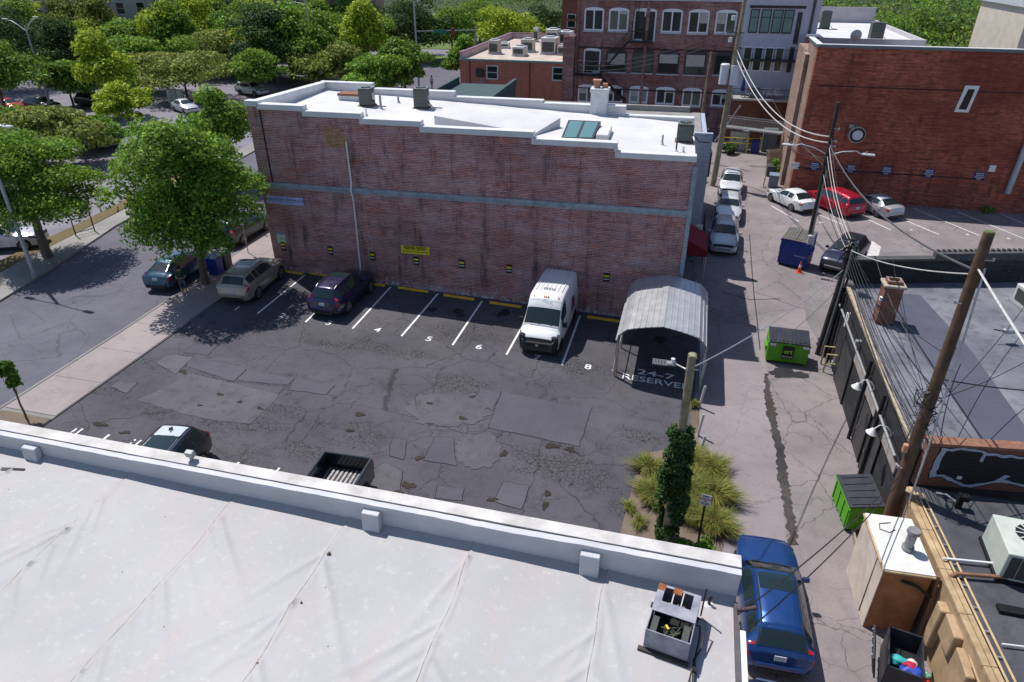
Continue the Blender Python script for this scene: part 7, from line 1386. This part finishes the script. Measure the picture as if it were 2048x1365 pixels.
# ------------------------------------------------------------------ people
def person(P, rz, h, top, bottom, skin, shoes, cap, label, arms):
    k = h/1.78; J = {}; V = []; E_ = []; Rd = []
    def jv(n_, p, r_): J[n_] = len(V); V.append((p[0]*k, p[1]*k, p[2]*k)); Rd.append((r_[0]*k, r_[1]*k) if hasattr(r_, '__len__') else (r_*k, r_*k))
    def ed(a, b): E_.append((J[a], J[b]))
    jv('pelvis', (0, 0, .96), (.155, .12)); jv('waist', (0, .01, 1.1), (.145, .115)); jv('chest', (0, .015, 1.32), (.165, .125)); jv('collar', (0, .01, 1.46), (.10, .085)); jv('neck', (0, 0, 1.53), .055); jv('head', (0, -.015, 1.62), (.082, .095)); jv('crown', (0, -.01, 1.71), (.078, .09))
    for a, b in (('pelvis', 'waist'), ('waist', 'chest'), ('chest', 'collar'), ('collar', 'neck'), ('neck', 'head'), ('head', 'crown')): ed(a, b)
    for s_, nm in ((1, 'l'), (-1, 'r')):
        jv('hip'+nm, (.095*s_, 0, .88), .095); jv('knee'+nm, (.11*s_, -.01, .50), .06); jv('ank'+nm, (.115*s_, .03, .10), .043); jv('toe'+nm, (.13*s_, -.14, .045), .042)
        ed('pelvis', 'hip'+nm); ed('hip'+nm, 'knee'+nm); ed('knee'+nm, 'ank'+nm); ed('ank'+nm, 'toe'+nm)
        el, wr, hn = arms; jv('sh'+nm, (.19*s_, .01, 1.42), .062); jv('el'+nm, (el[0]*s_, el[1], el[2]), .046); jv('wr'+nm, (wr[0]*s_, wr[1], wr[2]), .03); jv('hn'+nm, (hn[0]*s_, hn[1], hn[2]), (.04, .022))
        ed('collar', 'sh'+nm); ed('sh'+nm, 'el'+nm); ed('el'+nm, 'wr'+nm); ed('wr'+nm, 'hn'+nm)
        for f in range(5):
            b = np.array(hn)*np.array([s_, 1, 1]); dr = np.array(hn)-np.array(wr); dr = dr/np.linalg.norm(dr)*np.array([s_, 1, 1]); sd_ = np.array([0, 0, 1.]) if abs(dr[2]) < .8 else np.array([0, 1., 0]); off_ = sd_*(.03-.018*f); ln = (.05, .075, .08, .072, .058)[f]
            if f == 0: off_ = sd_*.045; dr = dr*.5+sd_*.5
            jv('f%d%s' % (f, nm), b+off_+dr*.02, .011); jv('g%d%s' % (f, nm), b+off_+dr*ln, .009); ed('hn'+nm, 'f%d%s' % (f, nm)); ed('f%d%s' % (f, nm), 'g%d%s' % (f, nm))
    o = empty('person', P, rz, label, 'person')
    me = bpy.data.meshes.new('body'); me.from_pydata(V, E_, []); bo = bpy.data.objects.new('body', me); COL.objects.link(bo); bo.parent = o
    sm = bo.modifiers.new('skin', 'SKIN'); sm.use_smooth_shade = True
    for i, sv_ in enumerate(me.skin_vertices[0].data): sv_.radius = Rd[i]; sv_.use_root = (i == 0)
    ss = bo.modifiers.new('sub', 'SUBSURF'); ss.levels = 2; ss.render_levels = 2
    # clothing by height: one continuous figure, cloth colours end at neckline, cuff and hem
    m, t, b = newmat('figure_'+label[:8].replace(' ', '_')); s3 = N(t, 'ShaderNodeSeparateXYZ'); L(t, coord(t), s3.inputs[0]); z = s3.outputs[2]; ax = math_(t, 'ABSOLUTE', s3.outputs[0])
    col = mix(t, math_(t, 'GREATER_THAN', z, bottom[1]*k), skin, bottom[0]); col = mix(t, math_(t, 'GREATER_THAN', z, .97*k), col, top)
    arm = math_(t, 'MULTIPLY', math_(t, 'LESS_THAN', z, 1.24*k), math_(t, 'GREATER_THAN', math_(t, 'ADD', ax, math_(t, 'MULTIPLY', s3.outputs[1], -.9)), .2*k)); arm = math_(t, 'MULTIPLY', arm, math_(t, 'GREATER_THAN', z, .7*k))
    col = mix(t, arm, col, skin); col = mix(t, math_(t, 'GREATER_THAN', z, 1.50*k), col, skin); col = mix(t, math_(t, 'LESS_THAN', z, .11*k), col, shoes)
    L(t, col, b.inputs['Base Color']); b.inputs['Roughness'].default_value = .8; me.materials.append(m)
    cm = M('cap_'+label[:8].replace(' ', '_'), cap, .8); hz = 1.68
    MB().tube([(0, -.0, (hz-.02)*k), (0, 0, (hz+.06)*k), (0, .005, (hz+.115)*k), (0, .005, (hz+.13)*k)], [.102*k, .1*k, .06*k, .01*k], 14).obox((0, -.13*k, (hz+.005)*k), (.14*k, .11*k, .012)).build('cap', cm, o, smooth=True)
    MB().tube([(0, .035*k, 1.57*k), (0, .035*k, 1.68*k)], [.078*k, .088*k], 12).build('hair', M('hair_dark', (.03, .022, .018), .7), o, smooth=True)
    hm = MB(); hm.cyl((0, -.115*k, 1.63*k), (0, -.135*k, 1.605*k), .012*k, .018*k, 6); hm.build('nose', M('skin_'+label[:6].replace(' ', '_'), skin, .6, .05), o); 
    em = MB()
    for s_ in (-1, 1): em.cyl((s_*.033*k, -.10*k, 1.645*k), (s_*.033*k, -.112*k, 1.645*k), .011*k, .009*k, 6)
    em.build('eyes', INK, o); MB().box(-.025*k, .025*k, -.113*k, -.10*k, 1.575*k, 1.583*k).build('mouth', M('lip', (.3, .12, .1), .6), o)
    return o
P = G(373, 597); person((P[0]-.15, P[1]+.15, .07), R(15), 1.78, (.016, .035, .022), ((.03, .06, .10), .50), (.36, .21, .15), (.75, .75, .74), (.02, .022, .025), 'standing person in dark green shirt, blue shorts, cap and white shoes', ((.25, .02, 1.15), (.13, -.20, 1.14), (.07, -.27, 1.16)))
P = G(864, 178); person((P[0], P[1], 0), R(160), 1.78, (.45, .55, .68), ((.06, .09, .16), .15), (.3, .19, .14), (.05, .05, .05), (.06, .05, .05), 'distant walker in pale blue shirt crossing the far street', ((.24, .02, 1.15), (.25, -.04, .92), (.25, -.06, .84)))
# ------------------------------------------------------------------ cables
def cable(a, b, sag, r_, label, mat=None, n=18):
    a = np.array(a, float); b = np.array(b, float); pts = [a+(b-a)*s_-np.array([0, 0, sag*4*s_*(1-s_)]) for s_ in np.linspace(0, 1, n)]
    o = MB().tube([p-a for p in pts], r_, 5).build('cable', mat or BLACK, None, smooth=True, loc=tuple(a)); tag(o, label, 'cable', 'overhead cables')
CW_ = M('cable_white', (.55, .53, .52), .6, .2, 6); CG = M('cable_dark_grey', (.09, .09, .095), .6, .2, 6)
bt = lambda z: (BP[0]+.12*z/11, BP[1]+.5*z/11, z+zg(8)); dt = lambda z: (DPo[0]-.1*z/10, DPo[1]+.25*z/10, z+zg(8)); ct = lambda z: (CPl[0]+.35*z/6, CPl[1]+.3*z/6, z+zg(8)); at_ = lambda z: (AP[0]+.45*z/15, AP[1]+1.2*z/15, z+zg(3))
cable(bt(10.3), (7.2, 8.5, 9.2), .1, .03, 'thick pale cable dropping from the tall brown pole to the bottom edge', CW_)
cable(bt(10.2), dt(7.9), .9, .035, 'heavy twisted cable from the tall brown pole to the tarred pole', CG); cable(bt(10.1), ct(5.6), .25, .02, 'pale wire from the tall brown pole down to the stub pole', CW_)
for k in range(6): cable(bt(4.2+.45*k), ct(4.9+.2*k), .25+.05*k, .014, 'dark wire %s in the fan between brown pole and stub pole' % ['lowest', 'second lowest', 'third lowest', 'third highest', 'second highest', 'highest'][k])
for k in range(6): cable(ct(5.2+.2*k), dt(5.6+.55*k), .3+.06*k, .014 if k % 2 else .018, 'wire %s in the fan between stub pole and tarred pole' % ['lowest', 'second lowest', 'third lowest', 'third highest', 'second highest', 'highest'][k], CW_ if k in (1, 3, 4) else BLACK)
for k in range(2): cable(dt(8.0+.35*k), at_(10.6+.5*k), 1.6, .035, ['lower', 'upper'][k]+' pale cable swooping from tarred pole to the tall alley pole', CW_)
for k in range(3): cable(dt(7.2-.3*k), (8.5-.6*k, 66+4*k, 1.8+1.2*k), .4, .016, ['shortest', 'middle', 'longest'][k]+' service wire from the tarred pole toward the yard', CG)
cable((IP[0], IP[1]+.1, 5.8), ct(4.6), .35, .02, 'grey service drop from the short ivy pole to the stub pole', STEEL)
for k in range(3): cable(at_(12.2+.3*k), (-13.6, 81.5, 5.2+.5*k), 1.0, .02, ['lowest', 'middle', 'highest'][k]+' wire from alley pole to the red brick building corner', CG)
cable(bt(3.4), (2.0, 9.6, 5.5), .3, .016, 'dark service wire from the brown pole to the white roof corner'); cable(bt(3.1), (2.02, 9.2, 5.3), .35, .016, 'second dark service wire ending at the white roof gutter')
cable(bt(5.2), (11.2, 27.0, 3.0), .3, .018, 'dark wire from the brown pole to the aerial junction box'); cable(bt(6.8), (18, 24, 4.4), .5, .022, 'dark wire leaving the brown pole to the right edge')
cable((5.3, 31.0, .2), ct(3.6), .2, .012, 'thin wire above the lime green dumpster', CG)
for k, (z0_, P_, lb) in enumerate([(7.6, (8.6, 33.6, 3.6), 'highest'), (6.9, (9.4, 33.9, 3.7), 'second highest'), (6.2, (10.2, 34.2, 3.7), 'third highest'), (5.6, (8.3, 31.5, 2.75), 'third lowest'), (5.0, (8.3, 29.5, 2.75), 'second lowest'), (4.5, (8.3, 27.0, 2.75), 'lowest')]):
    cable(bt(z0_), P_, .45, .013, lb+' drop wire from the brown pole to the black parapet', CG if k % 2 else BLACK)
for k, (z0_, P_) in enumerate([(5.4, (16, 33, 3.3)), (6.0, (17, 30, 3.8))]): cable(bt(z0_), P_, .6, .015, ['lower', 'upper'][k]+' long wire crossing the black roof toward the right edge')
# signal mast and sign over the far street
P = G(880, 150); o = empty('signal_mast', (P[0], P[1], 0), 0, 'traffic signal arm with green street sign over the far street', 'traffic signal'); MB().cyl((6, 0, 0), (6, 0, 7), .15, .12, 10).build('pole', GREYM, o); MB().bar((6, 0, 6.6), (-3.5, 0, 6.2), .14).build('arm', STEEL, o); MB().box(-.6, 1.4, -.08, 0, 6.0, 6.55).build('street_sign', M('sign_green', (.02, .22, .14), .5), o); MB().box(2.2, 2.6, -.15, .15, 5.8, 6.8).build('signal_head', M('signal_red', (.3, .03, .05), .5), o)
for i, (x, y) in enumerate([(343, 205), (352, 205), (363, 207)]):
    P = G(x, y); o = empty('planter_pillar', (P[0], P[1], 0), 0, ['left', 'middle', 'right'][i]+' of three white pillars across the street', 'pillar', 'white pillars across the street'); MB().cyl((0,0,0), (0,0,1.5), .35, .3, 12).build('shaft', WHITE_M, o); MB().cyl((0,0,1.5), (0,0,1.62), .4, .4, 12).build('cap', WHITE_M, o)
# chain-link gate posts on the far sidewalk
o = empty('gate', tuple(G(172, 470)), R(65), 'dark two-post gate frame behind the far sidewalk', 'gate')
for xx in (-.6, .6): MB().cyl((xx, 0, 0), (xx, 0, 1.9), .04, .04, 8).build('post', BLACKM, o)
for z in (.3, 1.2): MB().bar((-.6, 0, z), (.6, 0, z), .04).build('rail', BLACKM, o)
P = G(497, 508); o = empty('sign_post', (P[0], P[1], .07), 0, 'thin grey parking sign post by the brick corner', 'sign'); MB().cyl((0,0,0), (0,0,2.3), .03, .03, 8).build('post', GREYM, o); MB().box(-.15, .15, -.04, -.02, 1.85, 2.3).build('sign_panel', WHITE_PAINT, o)
